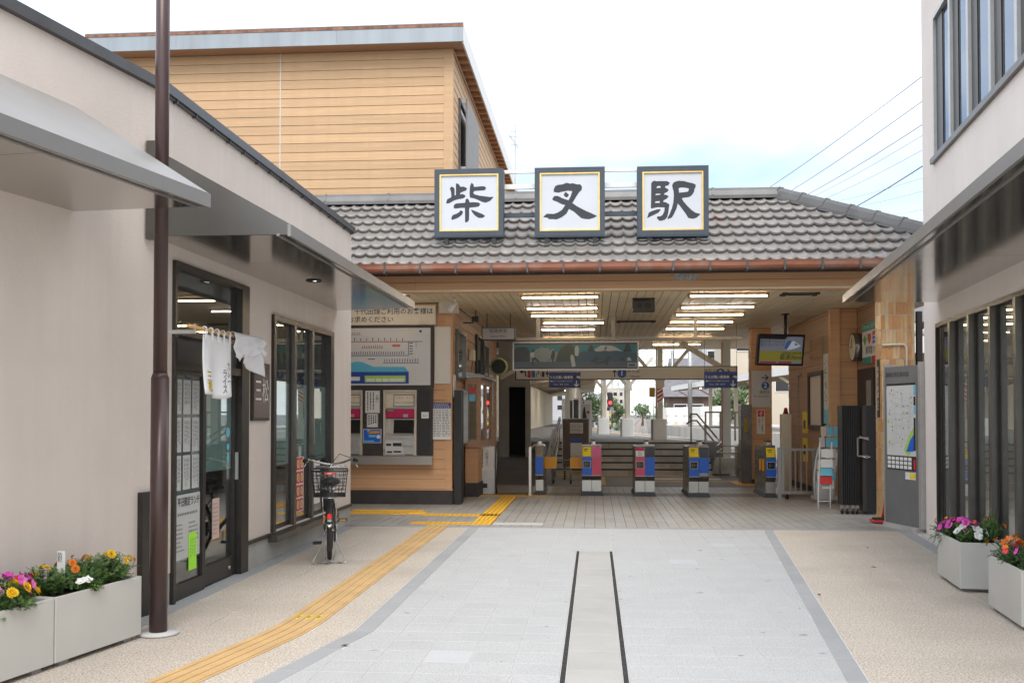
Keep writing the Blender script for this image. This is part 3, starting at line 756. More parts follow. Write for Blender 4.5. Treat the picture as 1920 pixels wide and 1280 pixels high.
# ================================================================== RIGHT BUILDING
YR = 14.30
rb = thing('commercial_building', 'pale two-storey building with bronze canopy and tall windows on the right', 'building', (6, 9, 0))
dR = V((.107,1,0)).normalized(); nR = V((-dR.y, dR.x, 0))                # along the wall away from the viewer, outward to the street
def rw(t, o=0.0, z=0.0):                                                   # t = street distance Y on the wall line
    p = V((Wx(t), t, z))+nR*o; return p
def rbox(mb, t0, t1, o0, o1, z0, z1):
    a, b = rw(t0,o0), rw(t1,o0); c, d = rw(t1,o1), rw(t0,o1)
    mb.prism([V((p.x,p.y,z0)) for p in (a,b,c,d)], (0,0,z1-z0))
UW = (6.6, 13.58, 4.90, 6.75); LW = (5.2, 13.58, .10, 2.76); ZR = 9.2
w = MB()
cells_wall(w, [1.5, LW[0], UW[0], UW[1], YR], [.0, LW[2], LW[3], UW[2], UW[3], ZR],
           [(LW[0],LW[1],LW[2],LW[3]),(UW[0],UW[1],UW[2],UW[3])], lambda mb,a,b,c,d: rbox(mb,a,b,-.2,0,c,d))
e = rw(YR,-.2); w.box(e.x, 12, YR-.2, YR-.0, 0, ZR); w.box(11.8,12,2,YR-.2,0,ZR); w.box(5,12,2,YR-.2,ZR-.1,ZR)
w.build('wall', m_stucco2, rb)
q = MB(); rbox(q, 1.5, YR+.04, -.24, .04, ZR+.002, ZR+.08); q.build('coping', m_coping, rb)
q = MB(); e0 = rw(2,-.2); q.box(9,9.1,2,YR-.3,0,ZR-.2); q.box(5.0,9,2,YR-.3,3.2,3.3); q.box(4.7,9,2,YR-.3,.0,.02)
q.build('room', m_room, rb)
canopy('right', [(Wx(13.4)+(-1.20),13.36),(Wx(5.6)-1.20,5.6)], [tuple(rw(13.46))[:2], tuple(rw(5.6))[:2]], 3.03, 3.30, rb, th=.085, seams=6)
def rwindow(win, posts, dp, matm, glassm, name='window', sill=True, sw=.13):
    t0, t1, z0, z1 = win
    f = MB(); rbox(f,t0,t0+.06,-.12,.012,z0,z1); rbox(f,t1-.05,t1,-.12,.012,z0,z1); rbox(f,t0+.06,t1-.05,-.12,.012,z1-.05,z1)
    rbox(f,t0+.06,t1-.05,-.12,-.01,z0,z0+.05)
    o = f.build(name, m_bronze if matm is m_bronze_l else matm, rb)
    if sill:
        s = MB(); rbox(s,t0-.02,t1+.03,-.05,.05,z0-.07,z0-.002); s.build('sill', m_bronze_l, o)
    edges = [t1-.05]+posts+[t0+.06]
    for a, b in zip(edges[:-1], edges[1:]):
        g_ = MB(); rbox(g_, b+.0, a-.0, -.045, -.04, z0+.05, z1-.05); g_.build('pane', glassm, o)
        s = MB(); rbox(s, a-sw, a-.0, -.10, -.025, z0+.05, z1-.05); rbox(s, a-sw-.05, a-sw, -.10,-.036, z0+.05, z1-.05); s.build('sash', m_bronze, o)
    for p_ in posts:
        s = MB(); rbox(s, p_-.09, p_+.0, -.10, dp, z0+.0, z1-.05); s.build('mullion', matm, o)
    return o
rwindow(UW, [12.72,11.86,10.95,10.05,9.15,8.25,7.35], .012, m_alu, m_glass_up, sw=.34)
rwindow(LW, [12.75,11.85,10.98,10.1,9.2,8.3,7.4,6.5], .04, m_bronze_l, m_glass, sill=False)

# ================================================================== STATION BUILDING
st = thing('station_building', 'wooden-sided station building with grey tiled hip roof and open ticket hall', 'station', (0, 20, 0))
ZC = 3.58
EY, EZ, SL, RY, RX = 15.20, 3.81, .53, 18.12, 3.21
RZ = EZ+SL*(RY-EY); CX = RX+(RY-EY)
sa = math.atan(SL)
nrm = V((0,-math.sin(sa),math.cos(sa))); upv = V((0,math.cos(sa),math.sin(sa)))
r = MB()
r.quad((-9.5,EY,EZ-.03),(CX,EY,EZ-.03),(RX,RY,RZ-.03),(-9.5,RY,RZ-.03))
r.quad((CX,EY,EZ-.03),(CX,2*RY-EY,EZ-.03),(RX,RY,RZ-.03)); r.quad((CX,2*RY-EY,EZ-.03),(-9.5,2*RY-EY,EZ-.03),(-9.5,RY,RZ-.03),(RX,RY,RZ-.03))
r.quad((-9.5,EY,EZ-.05),(-9.5,2*RY-EY,EZ-.05),(CX,2*RY-EY,EZ-.05),(CX,EY,EZ-.05))
roof = r.build('roof', m_roofbase, st)
TW, NR = .19, 8
SLn = (RY-EY)/math.cos(sa); TL = SLn/NR
def tile_geo(mb, hip=None):
    """one waved tile: x across, y up the slope, z off the roof; hip(y) clips it on the right"""
    n = 8; xs = [-TW/2+TW*i/n for i in range(n+1)]
    def h(x):
        t = x/TW+.5; b = .024*(2*t-1)**2
        return b+(.010 if t < .09 or t > .93 else 0)
    vs_ = []
    for yv, lift in ((0,.052),(TL*.5,.028),(TL+.02,.004)):
        for x in xs:
            xx = min(x, hip(yv)) if hip else x
            vs_.append((xx, yv, h(x)+lift))
    m = n+1; fs = []
    for k in range(2):
        for i in range(n): fs.append((k*m+i, k*m+i+1, (k+1)*m+i+1, (k+1)*m+i))
    b = len(vs_)
    for x in xs: vs_.append((min(x, hip(0)) if hip else x, .034, h(x)-.004))
    for i in range(n): fs.append((b+i, b+i+1, i+1, i))
    mb.smooth = True; mb.add(vs_, fs); mb.smooth = False
tb = MB(); tile_geo(tb); tmesh_roof = tb.mesh('roof_tile', m_roof)
tiles = []
for k in range(NR):
    for i in range(62):
        x = -5.9+TW*i
        t0 = k/NR; hx = CX-(RY-EY)*t0
        if x-TW/2 > hx-.05: continue
        tiles.append((k, x, x+TW/2 > hx-(RY-EY)/NR-.1))
def tpos(k, x): return V((x, EY, EZ))+upv*(k*TL)
vis = sorted(tiles, key=lambda q: (q[1] < -3.5, abs(q[1]-.3)+q[0]*.05))
solo = set((q[0], q[1]) for q in vis[:300])
fieldm = MB()
Trot = Matrix.Rotation(sa, 4, 'X')
for k, x, edge in tiles:
    pos = tpos(k, x)
    hipf = None
    if edge:
        def hipf(yv, k=k, x=x): return CX-(k*TL+yv)*math.cos(sa)-x-.02
    if (k, x) in solo:
        if edge:
            mb = MB(); mb.T = Matrix.Translation(pos) @ Trot; tile_geo(mb, hipf); mb.build('roof_tile', m_roof, roof)
        else: inst('roof_tile', tmesh_roof, roof, pos, (sa+random.uniform(-.004,.004),0,random.uniform(-.003,.003)))
    else:
        fieldm.T = Matrix.Translation(pos) @ Trot; tile_geo(fieldm, hipf)
fieldm.build('tile_field', m_roof, roof)['kind'] = 'stuff'
# ridge and hip caps
seg = 1.15; x = -6.0
def cap(a, b, big=False):
    a = V(a); b = V(b); d = (b-a).normalized(); s = d.cross(V((0,0,1))).normalized(); u = s.cross(d)
    prof = [(-.17,-.10),(-.17,-.045),(-.125,-.04),(-.105,.05),(-.05,.105),(.05,.105),(.105,.05),(.125,-.04),(.17,-.045),(.17,-.10)]
    mb = MB(); mb.smooth = False
    mb.add([a+s*p[0]+u*p[1] for p in prof]+[b+s*p[0]+u*p[1] for p in prof], [(i,i+1,11+i,10+i) for i in range(9)]+[tuple(range(9,-1,-1)), tuple(range(10,20))])
    mb.add([a+d*.0+s*p[0]*1.05+u*(p[1]+.012) for p in prof[2:8]]+[a+d*.035+s*p[0]*1.05+u*(p[1]+.012) for p in prof[2:8]], [(i,i+1,7+i,6+i) for i in range(5)]+[(0,1,2,3,4,5),(11,10,9,8,7,6)])
    return mb.build('ridge_cap', m_ridge, roof)
while x < RX-.05:
    cap((x,RY,RZ+.09),(min(x+seg,RX),RY,RZ+.09)); x += seg
H0 = V((RX,RY,RZ+.09)); H1 = V((CX,EY,EZ+.09)); HL = (H1-H0).length; nseg = 9
for i in range(nseg): cap(H0.lerp(H1,i/nseg), H0.lerp(H1,(i+1)/nseg))
H2 = V((CX,2*RY-EY,EZ+.09)); cap(H0, H2)
for k, xx in enumerate((at(1,1,RY).x*0-4.26, -3.70, -3.16)):    # small snow stops poking over the ridge
    q = MB(); q.tube([(xx-.03,RY+.25,RZ+.12),(xx-.02,RY+.25,RZ+.20),(xx+.03,RY+.25,RZ+.23),(xx+.08,RY+.25,RZ+.19)], .022, 6); q.build('bracket_stub', m_galv, st)
# gutter, brackets, eave
q = MB(); prof = [(-.09,.075),(-.092,.0),(-.075,-.035),(-.03,-.05),(.03,-.05),(.06,-.03),(.065,.06)]
q.add([(-6.0,EY-.03+a,EZ-.045+b) for a,b in prof]+[(CX,EY-.03+a,EZ-.045+b) for a,b in prof], [(i,i+1,8+i,7+i) for i in range(6)])
q.box(-6.0,CX,EY-.128,EY-.115,EZ+.02,EZ+.034)
gut = q.build('gutter', m_gutter, st); gm = gut.modifiers.new('s','SOLIDIFY'); gm.thickness = .004
x = -4.2
bm_ = MB(); bm_.box(-.014,.014,-.135,-.118,-.10,.03); bm_.box(-.014,.014,-.135,.05,-.112,-.098); bmesh_ = bm_.mesh('gutter_bracket', m_coping)
while x < CX:
    inst('gutter_bracket', bmesh_, gut, (x, EY, EZ)); x += .535
q = MB(); q.box(-6.0,CX,EY+.05,15.86,EZ-.02,EZ-.008); q.build('eave_soffit', m_siding_b, st)
q = MB()
for k, (z0, z1, yo) in enumerate(((3.655,3.80,0),(3.54,3.650,-.012))):
    for (a, b) in ((-6,-2.8),(-2.8,-.2),(-.2,3.0),(3.0,6.0)):
        mb = MB(); mb.box(a+.0015, b-.0015, 15.85+yo, 15.90, z0, z1); mb.build('fascia_board', m_siding_b, st)
q = MB(); q.box(-6,6,15.9,16.0,3.50,EZ-.02); q.build('beam', m_siding_b, st)
q = MB(); q.box(-6,6,15.835,15.90,3.515,3.538); q.build('fascia_trim', m_ceil, st)
a = at(1262,512,15.84); b = at(1310,528,15.84)
q = MB(); q.prism([(a.x,15.846,b.z+.03),(a.x+.06,15.846,b.z),(a.x+.12,15.846,b.z+.02),(a.x+.25,15.846,b.z+.01),(b.x,15.846,b.z+.05),(b.x,15.846,a.z-.02),(a.x+.02,15.846,a.z)],(0,-.004,0)); q.build('tape_patch', M('tape',(.45,.42,.38),.6,var=.3,scale=20), st)
# ceiling
q = MB(); q.box(-8,6,16.0,18.05,ZC+.02,ZC+.12); q.box(-2.53,6,18.05,31.4,ZC+.02,ZC+.12); q.box(-2.53,6,31.36,31.4,ZC-.01,ZC+.02)
ceil = q.build('ceiling', m_gap, st)
BW = .14; x = -5.6
cb = {}
def ceilboard(x, a, b):
    L = round(b-a,3)
    if L not in cb:
        mb = MB(); mb.box(-BW/2+.006,BW/2-.006,-L/2+.004,L/2-.004,0,.018); cb[L] = mb.mesh('ceiling_board', m_ceil)
    inst('ceiling_board', cb[L], ceil, (x+BW/2,(a+b)/2,ZC))
while x < 5.9:
    if x < -2.6: ceilboard(x, 16.0, 18.05)
    else:
        for a, b in ((16.0,20.6),(20.6,25.2),(25.2,31.35)): ceilboard(x, a, b)
    x += BW

# tiled pillar
PX0, PX1, PY0, PY1 = 4.28, 4.77, 15.70, 16.05
q = MB(); q.box(PX0+.01,PX1-.01,PY0+.01,PY1-.01,0,3.52); pil = q.build('pillar', M('tile_grout',(.62,.58,.52),.9), st)
m_pt = [M('pillar_tile_orange',(.56,.27,.10),.35,var=.12,scale=9,rand=.08), M('pillar_tile_cream',(.58,.41,.22),.35,var=.12,scale=9,rand=.08), M('pillar_tile_light',(.60,.36,.16),.35,var=.12,scale=9,rand=.08)]
def ptiles(n, place, single):
    hh = 3.52/16
    joined = [MB(), MB(), MB()]
    for i in range(n):
        for k in range(16):
            kk = random.choices((0,1,2),(4,4,2))[0]
            mb = MB() if single else joined[kk]
            place(mb, i, k*hh+.006, (k+1)*hh-.006)
            if single: mb.build('tile', m_pt[kk], pil)
    if not single:
        for kk in range(3): joined[kk].build('tile_field', m_pt[kk], pil)['kind'] = 'stuff'
wf_ = (PX1-PX0)/9
ptiles(9, lambda mb,i,a,b: mb.box(PX0+i*wf_+.0045,PX0+(i+1)*wf_-.0045,PY0,PY0+.011,a,b), True)
wd = (PY1-PY0-.02)/6
ptiles(6, lambda mb,i,a,b: mb.box(PX0,PX0+.011,PY0+.012+i*wd+.003,PY0+.012+(i+1)*wd-.003,a,b), True)
ptiles(6, lambda mb,i,a,b: mb.box(PX1-.011,PX1,PY0+.012+i*wd+.003,PY0+.012+(i+1)*wd-.003,a,b), False)

# siding helper
def siding(part, mat, p, q_, z0, z1, pitch, out, cuts=(), skip=None, j=.0028):
    """lap boards from p to q_ (plan points), facing 'out'"""
    p = V((p[0],p[1],0)); q_ = V((q_[0],q_[1],0)); d = (q_-p).normalized(); o = V((out[0],out[1],0)).normalized(); L = (q_-p).length
    es = [0]+[c for c in cuts]+[L]
    z = z0
    while z < z1-.02:
        zt = min(z+pitch, z1)
        for a, b in zip(es[:-1], es[1:]):
            if skip and skip(a, b, z, zt): continue
            A = p+d*(a+.002); B = p+d*(b-.002)
            mb = MB(); mb.add([A+V((0,0,z+j)), B+V((0,0,z+j)), B+V((0,0,zt-j)), A+V((0,0,zt-j)),
                               A+o*.022+V((0,0,z+j)), B+o*.022+V((0,0,z+j)), B+o*.014+V((0,0,zt-j)), A+o*.014+V((0,0,zt-j))],
                              [(4,5,6,7),(0,1,5,4),(1,2,6,5),(2,3,7,6),(3,0,4,7)])
            mb.build('board', mat, part)
        z = zt
# ticket office block
q = MB(); q.box(-8,-2.55,18.07,18.2,0,3.60); q.box(-2.67,-2.55,18.2,26.5,0,3.60); q.box(-8,-2.55,26.4,26.5,0,3.6)
ow = q.build('office_wall', m_gap, st)
siding(ow, m_siding_b, (-5.4,18.07), (-2.65,18.07), .275, 3.57, .175, (0,-1))
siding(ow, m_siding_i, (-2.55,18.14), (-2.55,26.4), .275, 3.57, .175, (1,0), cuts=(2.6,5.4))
q = MB(); q.box(-2.65,-2.522,18.035,18.14,.275,3.57); q.build('corner_trim', m_siding_b, ow)
q = MB(); q.box(-8,-2.52,18.02,18.07,0,.25); q.box(-2.55,-2.50,18.07,26.4,0,.27); q.build('skirting', m_base_dk, ow)
q = MB(); q.box(-8,-2.505,18.01,18.07,.25,.272); q.build('skirting_cap', m_trim, ow)
# upper storey
UX, UY, UZ0, UZ1 = -2.78, 19.8, 3.7, 8.76
q = MB(); q.box(-10.2,UX,UY,33.2,UZ0,UZ1); uw = q.build('upper_wall', m_gap, st)
siding(uw, m_siding, (-10.2,UY), (UX-.16,UY), 5.15, UZ1, .1805, (0,-1), cuts=(3.99,))
siding(uw, m_siding, (UX,UY+.14), (UX,33.2), 5.15, UZ1, .1805, (1,0), cuts=(6.5,))
q = MB(); q.box(UX-.16,UX+.024,UY-.024,UY+.14,5.1,UZ1); q.build('corner_trim', m_siding, uw)
q = MB(); q.box(-6.225,-6.205,UY-.026,UY-.005,5.1,UZ1); q.build('joint_cover', m_lgrey, uw)
FX, FY, FZ0, FZ1 = -2.51, 19.40, 8.76, 9.11
q = MB(); q.box(-10.06,FX-.03,FY+.02,33.5,FZ1-.06,FZ1); ur = q.build('upper_roof', m_fascia_up, st)
es = [-10.06,-8.2,-4.98,FX]
for a, b in zip(es[:-1], es[1:]):
    mb = MB(); mb.box(a+.002,b-.002,FY,FY+.02,FZ0+.04,FZ1-.062); mb.build('fascia_panel', m_fascia_up, ur)
mb = MB(); mb.box(-10.06,FX+.006,FY-.012,FY+.03,FZ0,FZ0+.038); mb.box(-10.06,FX+.006,FY-.012,FY+.03,FZ1+.002,FZ1+.02); mb.build('fascia_edge', m_fascia_up, ur)
mb = MB(); mb.box(-10.06,FX+.004,FY-.008,FY+.02,FZ1-.06,FZ1+.0015); mb.build('drip_edge', m_rust, ur)
mb = MB(); mb.box(FX-.03,FX,FY+.022,33.5,FZ0-.01,FZ1+.01); mb.build('side_fascia', m_white, ur)
mb = MB(); mb.box(-10.06,FX-.031,FY+.03,FY+.42,FZ0+.002,FZ0+.02); mb.box(UX,FX-.031,FY+.42,33.5,FZ0+.05,FZ0+.06); mb.build('eave_board', m_siding_i, ur)
rk = MB(); rk.box(UX+.001,FX-.032,-.02,.02,-.03,.05); rkm = rk.mesh('rafter', m_siding_b, V((UX,0,0)))
yy = FY+.7
while yy < 33.4: inst('rafter', rkm, ur, (UX, yy, FZ0)); yy += .44
mb = MB(); mb.box(UX,UX+.05,UY,33.4,FZ0-.10,FZ0-.03); mb.build('eave_trim', m_siding_i, ur)
# side window with its storm shutter, upper storey
mb = MB(); mb.box(UX-.02,UX+.06,20.62,20.70,6.0,8.05); mb.box(UX-.02,UX+.06,22.6,22.7,6.0,8.05); mb.box(UX-.02,UX+.06,20.70,22.6,7.98,8.05); mb.box(UX-.02,UX+.06,20.70,22.6,6.0,6.08)
uwin = mb.build('upper_window', m_bronze_l, st)
mb = MB(); mb.box(UX+.026,UX+.03,20.70,22.6,6.08,7.98); mb.build('pane', m_dkgl, uwin)
mb = MB(); mb.box(UX+.14,UX+.17,20.85,23.0,5.9,8.10)
for i in range(14): mb.box(UX+.17,UX+.178,20.87+.15*i,20.96+.15*i,5.9,8.10)
mb.build('storm_shutter', m_greyp, uwin)
for zz in (8.0, 6.6):
    mb = MB(); mb.box(UX+.02,UX+.14,20.86,20.90,zz,zz+.1); mb.build('shutter_bracket', m_lgrey, uwin)
mb = MB(); mb.box(UX-.02,UX+.06,24.5,27.0,6.0,6.9); w2 = mb.build('upper_window', m_bronze, st)
mb = MB(); mb.box(UX+.061,UX+.064,24.6,26.9,6.08,6.82); mb.build('pane', m_dkgl, w2)
# right interior walls
q = MB(); q.box(4.47,4.6,19.7,24.0,0,3.60); q.box(4.47,4.92,19.62,19.7,0,3.6); q.box(4.92,5.05,17.3,19.62,0,3.6); q.box(4.6,6,23.9,24,0,3.6)
iw = q.build('hall_wall', m_gap, st)
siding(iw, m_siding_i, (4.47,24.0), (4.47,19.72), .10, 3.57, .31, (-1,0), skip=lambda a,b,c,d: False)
siding(iw, m_siding_b, (4.58,19.62), (4.90,19.62), .10, 3.57, .31, (0,-1))
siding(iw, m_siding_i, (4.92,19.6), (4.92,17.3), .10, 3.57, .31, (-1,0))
q = MB(); q.box(4.40,4.575,19.56,19.74,.0,3.57); q.build('corner_trim', m_siding_b, iw)
q = MB(); q.box(4.43,4.47,19.75,24.0,0,.12); q.box(4.88,4.92,17.3,19.6,0,.12); q.build('skirting', m_base_dk, iw)
wn = MB(); wn.box(4.38,4.455,20.25,20.33,1.30,2.45); wn.box(4.38,4.455,21.5,21.58,1.30,2.45); wn.box(4.38,4.455,20.33,21.5,2.37,2.45); wn.box(4.38,4.455,20.33,21.5,1.30,1.38)
hw = wn.build('hall_window', m_base_dk, st)
q = MB(); q.box(4.425,4.44,20.33,21.5,1.38,2.37); q.build('blind', M('blind_white',(.70,.62,.55),.7), hw)
q = MB(); q.box(4.40,4.455,20.3,21.4,2.72,3.12); q.build('transom_window', m_glass, st)
dr = MB(); dr.box(4.86,4.895,18.35,19.45,0,2.42); do = dr.build('door', m_base_dk, st)
q = MB(); q.box(4.852,4.859,18.50,18.80,.3,2.2); q.build('door_panel', m_greyp, do)
# brown column carrying the platform sign
q = MB(); q.box(3.62,4.05,24.0,24.4,0,3.58); kc = q.build('column', m_gap, st)
siding(kc, m_siding_b, (3.60,24.0), (4.07,24.0), .10, 3.57, .31, (0,-1))
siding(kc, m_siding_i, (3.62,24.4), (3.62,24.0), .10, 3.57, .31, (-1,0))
# tubular conduit on the pillar
q = MB(); q.tube([(4.28,15.675,2.63),(4.48,15.675,2.64),(4.60,15.675,2.64),(4.635,15.675,2.60),(4.635,15.675,2.0)], .017, 8); q.build('conduit', m_cream, st)

# ================================================================== ROOF SIGNS
SIGN = [
 ('first', '柴', 814.5, 315.5, 944, 443.5, (30,40,1228,1240), [
  [(295,380),(320,345),(365,365),(378,400),(378,495),(385,510),(400,500),(400,300),(420,288),(455,310),(478,352),(535,350),(595,378),(580,420),(520,440),(480,462),(472,490),(520,482),(568,510),(555,545),(520,562),(440,575),(370,595),(290,640),(240,650),(230,630),(250,570),(310,545),(322,520),(315,440)],
  [(645,350),(670,285),(705,310),(715,360),(830,350),(890,350),(928,378),(905,420),(860,425),(740,430),(712,440),(705,470),(720,490),(800,515),(900,530),(1000,545),(1045,540),(1050,550),(1000,610),(920,645),(860,630),(780,590),(720,565),(645,548),(637,480)],
  [(560,640),(570,580),(600,563),(625,590),(640,635),(700,632),(790,638),(825,665),(800,710),(740,720),(640,728),(630,760),(632,860),(628,950),(605,980),(570,995),(560,970),(560,850),(558,730),(500,728),(400,740),(362,735),(365,680),(400,650),(480,645)],
  [(330,880),(350,855),(420,830),(465,800),(470,778),(500,778),(528,805),(500,860),(440,905),(340,943),(320,930)],
  [(660,760),(720,785),(800,820),(870,850),(908,882),(870,915),(800,915),(730,870),(690,820)]], [],
  'square white roof sign with the brushed character 柴, leftmost of three'),
 ('second', '又', 1002.5, 312.5, 1134, 443, (20,22,1226,1235), [
  [(348,450),(350,400),(375,345),(420,325),(500,318),(560,292),(600,295),(620,308),(680,300),(760,325),(800,318),(835,365),(828,425),(790,455),(740,530),(700,600),(668,650),(740,705),(820,750),(900,795),(980,830),(1080,880),(1085,895),(1030,920),(960,942),(880,935),(820,920),(760,865),(690,800),(610,755),(570,835),(500,890),(420,930),(380,938),(340,930),(270,932),(240,905),(175,895),(170,883),(230,832),(350,840),(420,815),(490,770),(530,710),(545,680),(500,675),(450,648),(400,620),(340,600),(322,575),(355,522),(410,520),(460,540),(480,555),(540,580),(603,602),(640,530),(668,440),(590,430),(530,440),(480,450),(430,465),(380,455)],
  [(540,450),(575,470),(612,505),(590,540),(560,550),(525,515),(520,495),(540,475)]], [],
  'square white roof sign with the brushed character 又, middle of three'),
 ('third', '駅', 1195, 310, 1328.5, 442, (42,42,1270,1255), [
  [(285,340),(300,310),(340,287),(370,300),(450,298),(560,300),(608,330),(580,375),(530,385),(522,410),(560,432),(588,455),(560,490),(515,512),(505,535),(550,545),(588,568),(550,610),(500,635),(492,665),(540,672),(598,710),(588,780),(580,850),(560,930),(520,975),(470,992),(425,995),(380,945),(390,915),(440,918),(480,890),(510,830),(515,760),(460,758),(400,755),(340,765),(285,777),(278,760),(283,600)],
  [(215,935),(240,850),(300,820),(380,795),(440,788),(448,800),(410,850),(340,885),(270,915),(220,942)],
  [(645,390),(655,350),(680,320),(760,297),(850,305),(930,330),(1000,345),(1050,370),(1050,410),(1030,450),(1020,500),(990,550),(940,585),(860,595),(810,605),(840,660),(900,735),(980,815),(1050,865),(1125,882),(1120,900),(1070,945),(1010,968),(960,962),(920,950),(880,880),(830,810),(780,740),(740,695),(725,770),(680,870),(640,940),(600,955),(570,970),(565,950),(600,880),(640,780),(665,680),(675,560),(670,480)]],
  [[(375,410),(400,385),(440,385),(452,410),(440,415),(380,420)],[(357,545),(365,522),(440,518),(440,538)],[(347,680),(360,655),(430,650),(430,680)],[(758,430),(800,418),(880,425),(935,440),(920,490),(860,500),(765,508)]],
  'square white roof sign with the brushed character 駅, rightmost of three')]
SY = 15.9
for nm, ch, x0, y0, x1, y1, cr_, strokes, holes, lab in SIGN:
    a = at(x0, y1, SY); b = at(x1, y0, SY); X0, X1, Z0, Z1 = a.x, b.x, a.z, b.z; W, Hh = X1-X0, Z1-Z0
    t = thing('roof_sign', lab, 'sign', ((X0+X1)/2, SY, Z0), group='characters of the station name on the roof')
    bw = W*.073
    q = MB()
    q.box(X0,X1,SY+.03,SY+.20,Z0,Z1)
    for bx in ((X0,X0+bw,Z0,Z1),(X1-bw,X1,Z0,Z1),(X0+bw,X1-bw,Z0,Z0+bw),(X0+bw,X1-bw,Z1-bw,Z1)): q.box(bx[0],bx[1],SY-.01,SY+.03,bx[2],bx[3])
    q.box(X0-.004,X1+.004,SY-.006,SY+.204,Z0-.018,Z0-.001)
    fo = q.build('frame', m_navy, t)
    q = MB(); e = bw; gw = W*.021
    for bx in ((X0+e,X0+e+gw,Z0+e,Z1-e),(X1-e-gw,X1-e,Z0+e,Z1-e),(X0+e+gw,X1-e-gw,Z0+e,Z0+e+gw),(X0+e+gw,X1-e-gw,Z1-e-gw,Z1-e)): q.box(bx[0],bx[1],SY-.002,SY+.029,bx[2],bx[3])
    q.build('gold_trim', m_gold, fo)
    q = MB(); q.box(X0+e+gw,X1-e-gw,SY+.022,SY+.029,Z0+e+gw,Z1-e-gw); q.build('panel', m_panel_w, t)
    pl_ = Plane((X0, SY+.022, Z0), (1,0,0))
    def mp_(p): return ((p[0]-cr_[0])/(cr_[2]-cr_[0])*W, (cr_[3]-p[1])/(cr_[3]-cr_[1])*Hh)
    for s_ in strokes:
        q = MB(); pl_.poly(q, [mp_(p) for p in s_], 1); q.build('brush_stroke', m_ink, t)
    for s_ in holes:
        q = MB(); pl_.poly(q, [mp_(p) for p in s_], 2); q.build('counter_shape', m_panel_w, t)
    for fx_ in (.17, .86):
        q = MB(); xx = X0+W*fx_; q.box(xx-.035,xx+.035,SY+.02,SY+.12,Z0-.20,Z0-.019); q.build('leg', m_black, t)
rs = thing('sign_rack', 'white and navy steel rack behind the roof signs', 'rack', (-.3, 16.15, 4.2))
for yy, mm, h in ((324,m_white,.05),(352,m_white,.075),(405,m_navy,.07)):
    a = at(900, yy, 16.14); b = at(1240, yy-2, 16.14)
    q = MB(); q.box(a.x, b.x, 16.11, 16.16, a.z-h/2, a.z+h/2); q.build('rail', mm, rs)
for xx in (-2.2,-1.7,-.6,-.15,.95,1.5):
    q = MB(); q.box(xx-.025,xx+.025,16.165,16.215,4.25,5.42); q.build('upright', m_galv, rs)

# ================================================================== TICKET WALL
YP = 18.0
def AX(px, Y=YP): return at(px, 700, Y).x
def AZ(py, Y=YP): return at(750, py, Y).z
t = thing('notice_board', 'long cream notice board with dark blue Japanese lettering over the fare map', 'sign', (-3.6, YP, 3.2))
q = MB(); q.box(-4.75,AX(817),YP-.03,YP+.04,AZ(609),AZ(573)); q.build('panel', m_cream, t)
pl_ = Plane((0,YP-.03,0),(1,0,0)); m_textn = M('text_navy',(.03,.032,.10),.6)
text('松戸線・千代田線ご利用のお客様は', .119, m_textn, t, pl_, AX(812.5), AZ(584.5), 1, align='RIGHT', bold=.0012)
text('切符をお求めください', .119, m_textn, t, pl_, AX(738.5), AZ(599.5), 1, align='RIGHT', bold=.0012)
# fare map
t = thing('fare_map', 'large white railway fare map in a brown frame above the ticket machines', 'map', (-3.6, YP, 2.05))
mx0, mx1, mz0, mz1 = -4.75, AX(813), AZ(727), AZ(611)
q = MB(); q.box(mx0,mx1,YP-.02,YP+.04,mz0,mz1); q.build('frame', m_base_dk, t)
q = MB(); q.box(mx0+.05,AX(807.5),YP-.028,YP-.021,AZ(722),AZ(615)); q.build('panel', m_mapw, t)
pl_ = Plane((0,YP-.028,0),(1,0,0))
def zx(cx): return AX(650+cx/7.111)
def zy(cy): return AZ(560+cy/7.111)
m_route = M('route_red',(.55,.13,.08),.5); m_rblue = M('route_blue',(.10,.14,.36),.5); m_sky = M('map_water',(.10,.44,.62),.5); m_lime2 = M('map_lime',(.38,.62,.10),.5); m_band = M('map_band',(.02,.06,.33),.5)
q = MB()
mats_ = [m_route, m_rblue, m_sky, m_band, m_lime2, m_inkb, m_paper, m_cream]
q.mat(2); pl_.poly(q, [(zx(-60),zy(972)),(zx(832),zy(972)),(zx(775),zy(908)),(zx(360),zy(905)),(zx(290),zy(875)),(zx(215),zy(842)),(zx(140),zy(832)),(zx(60),zy(850)),(zx(-60),zy(850))],1)
q.mat(3); pl_.rect(q, zx(-60),zx(832),zy(1130),zy(973),1)
q.mat(4); pl_.rect(q, zx(246),zx(790),zy(1112),zy(1024),2)
q.mat(6)
for a_, b_ in ((268,382),(396,470),(486,566),(578,770)): pl_.rect(q, zx(a_),zx(b_),zy(1102),zy(1062),3)
pl_.rect(q, zx(-20),zx(182),zy(1090),zy(1038),3)
q.mat(0); pl_.rect(q, zx(0),zx(828),zy(579),zy(568),2); pl_.rect(q, zx(195),zx(490),zy(661),zy(654),2); pl_.rect(q, zx(20),zx(195),zy(480),zy(473),2); pl_.rect(q, zx(612),zx(716),zy(640),zy(612),2)
q.mat(1); pl_.rect(q, zx(828),zx(1010),zy(577),zy(568),2); pl_.rect(q, zx(823),zx(832),zy(755),zy(570),2); pl_.rect(q, zx(0),zx(830),zy(762),zy(753),2); pl_.rect(q, zx(485),zx(970),zy(861),zy(853),2); pl_.rect(q, zx(926),zx(932),zy(650),zy(577),2); pl_.rect(q, zx(285),zx(385),zy(810),zy(797),2)
q.mat(7); pl_.rect(q, zx(740),zx(932),zy(460),zy(428),2)
q.mat(5); pl_.rect(q, zx(974),zx(1002),zy(452),zy(420),2)
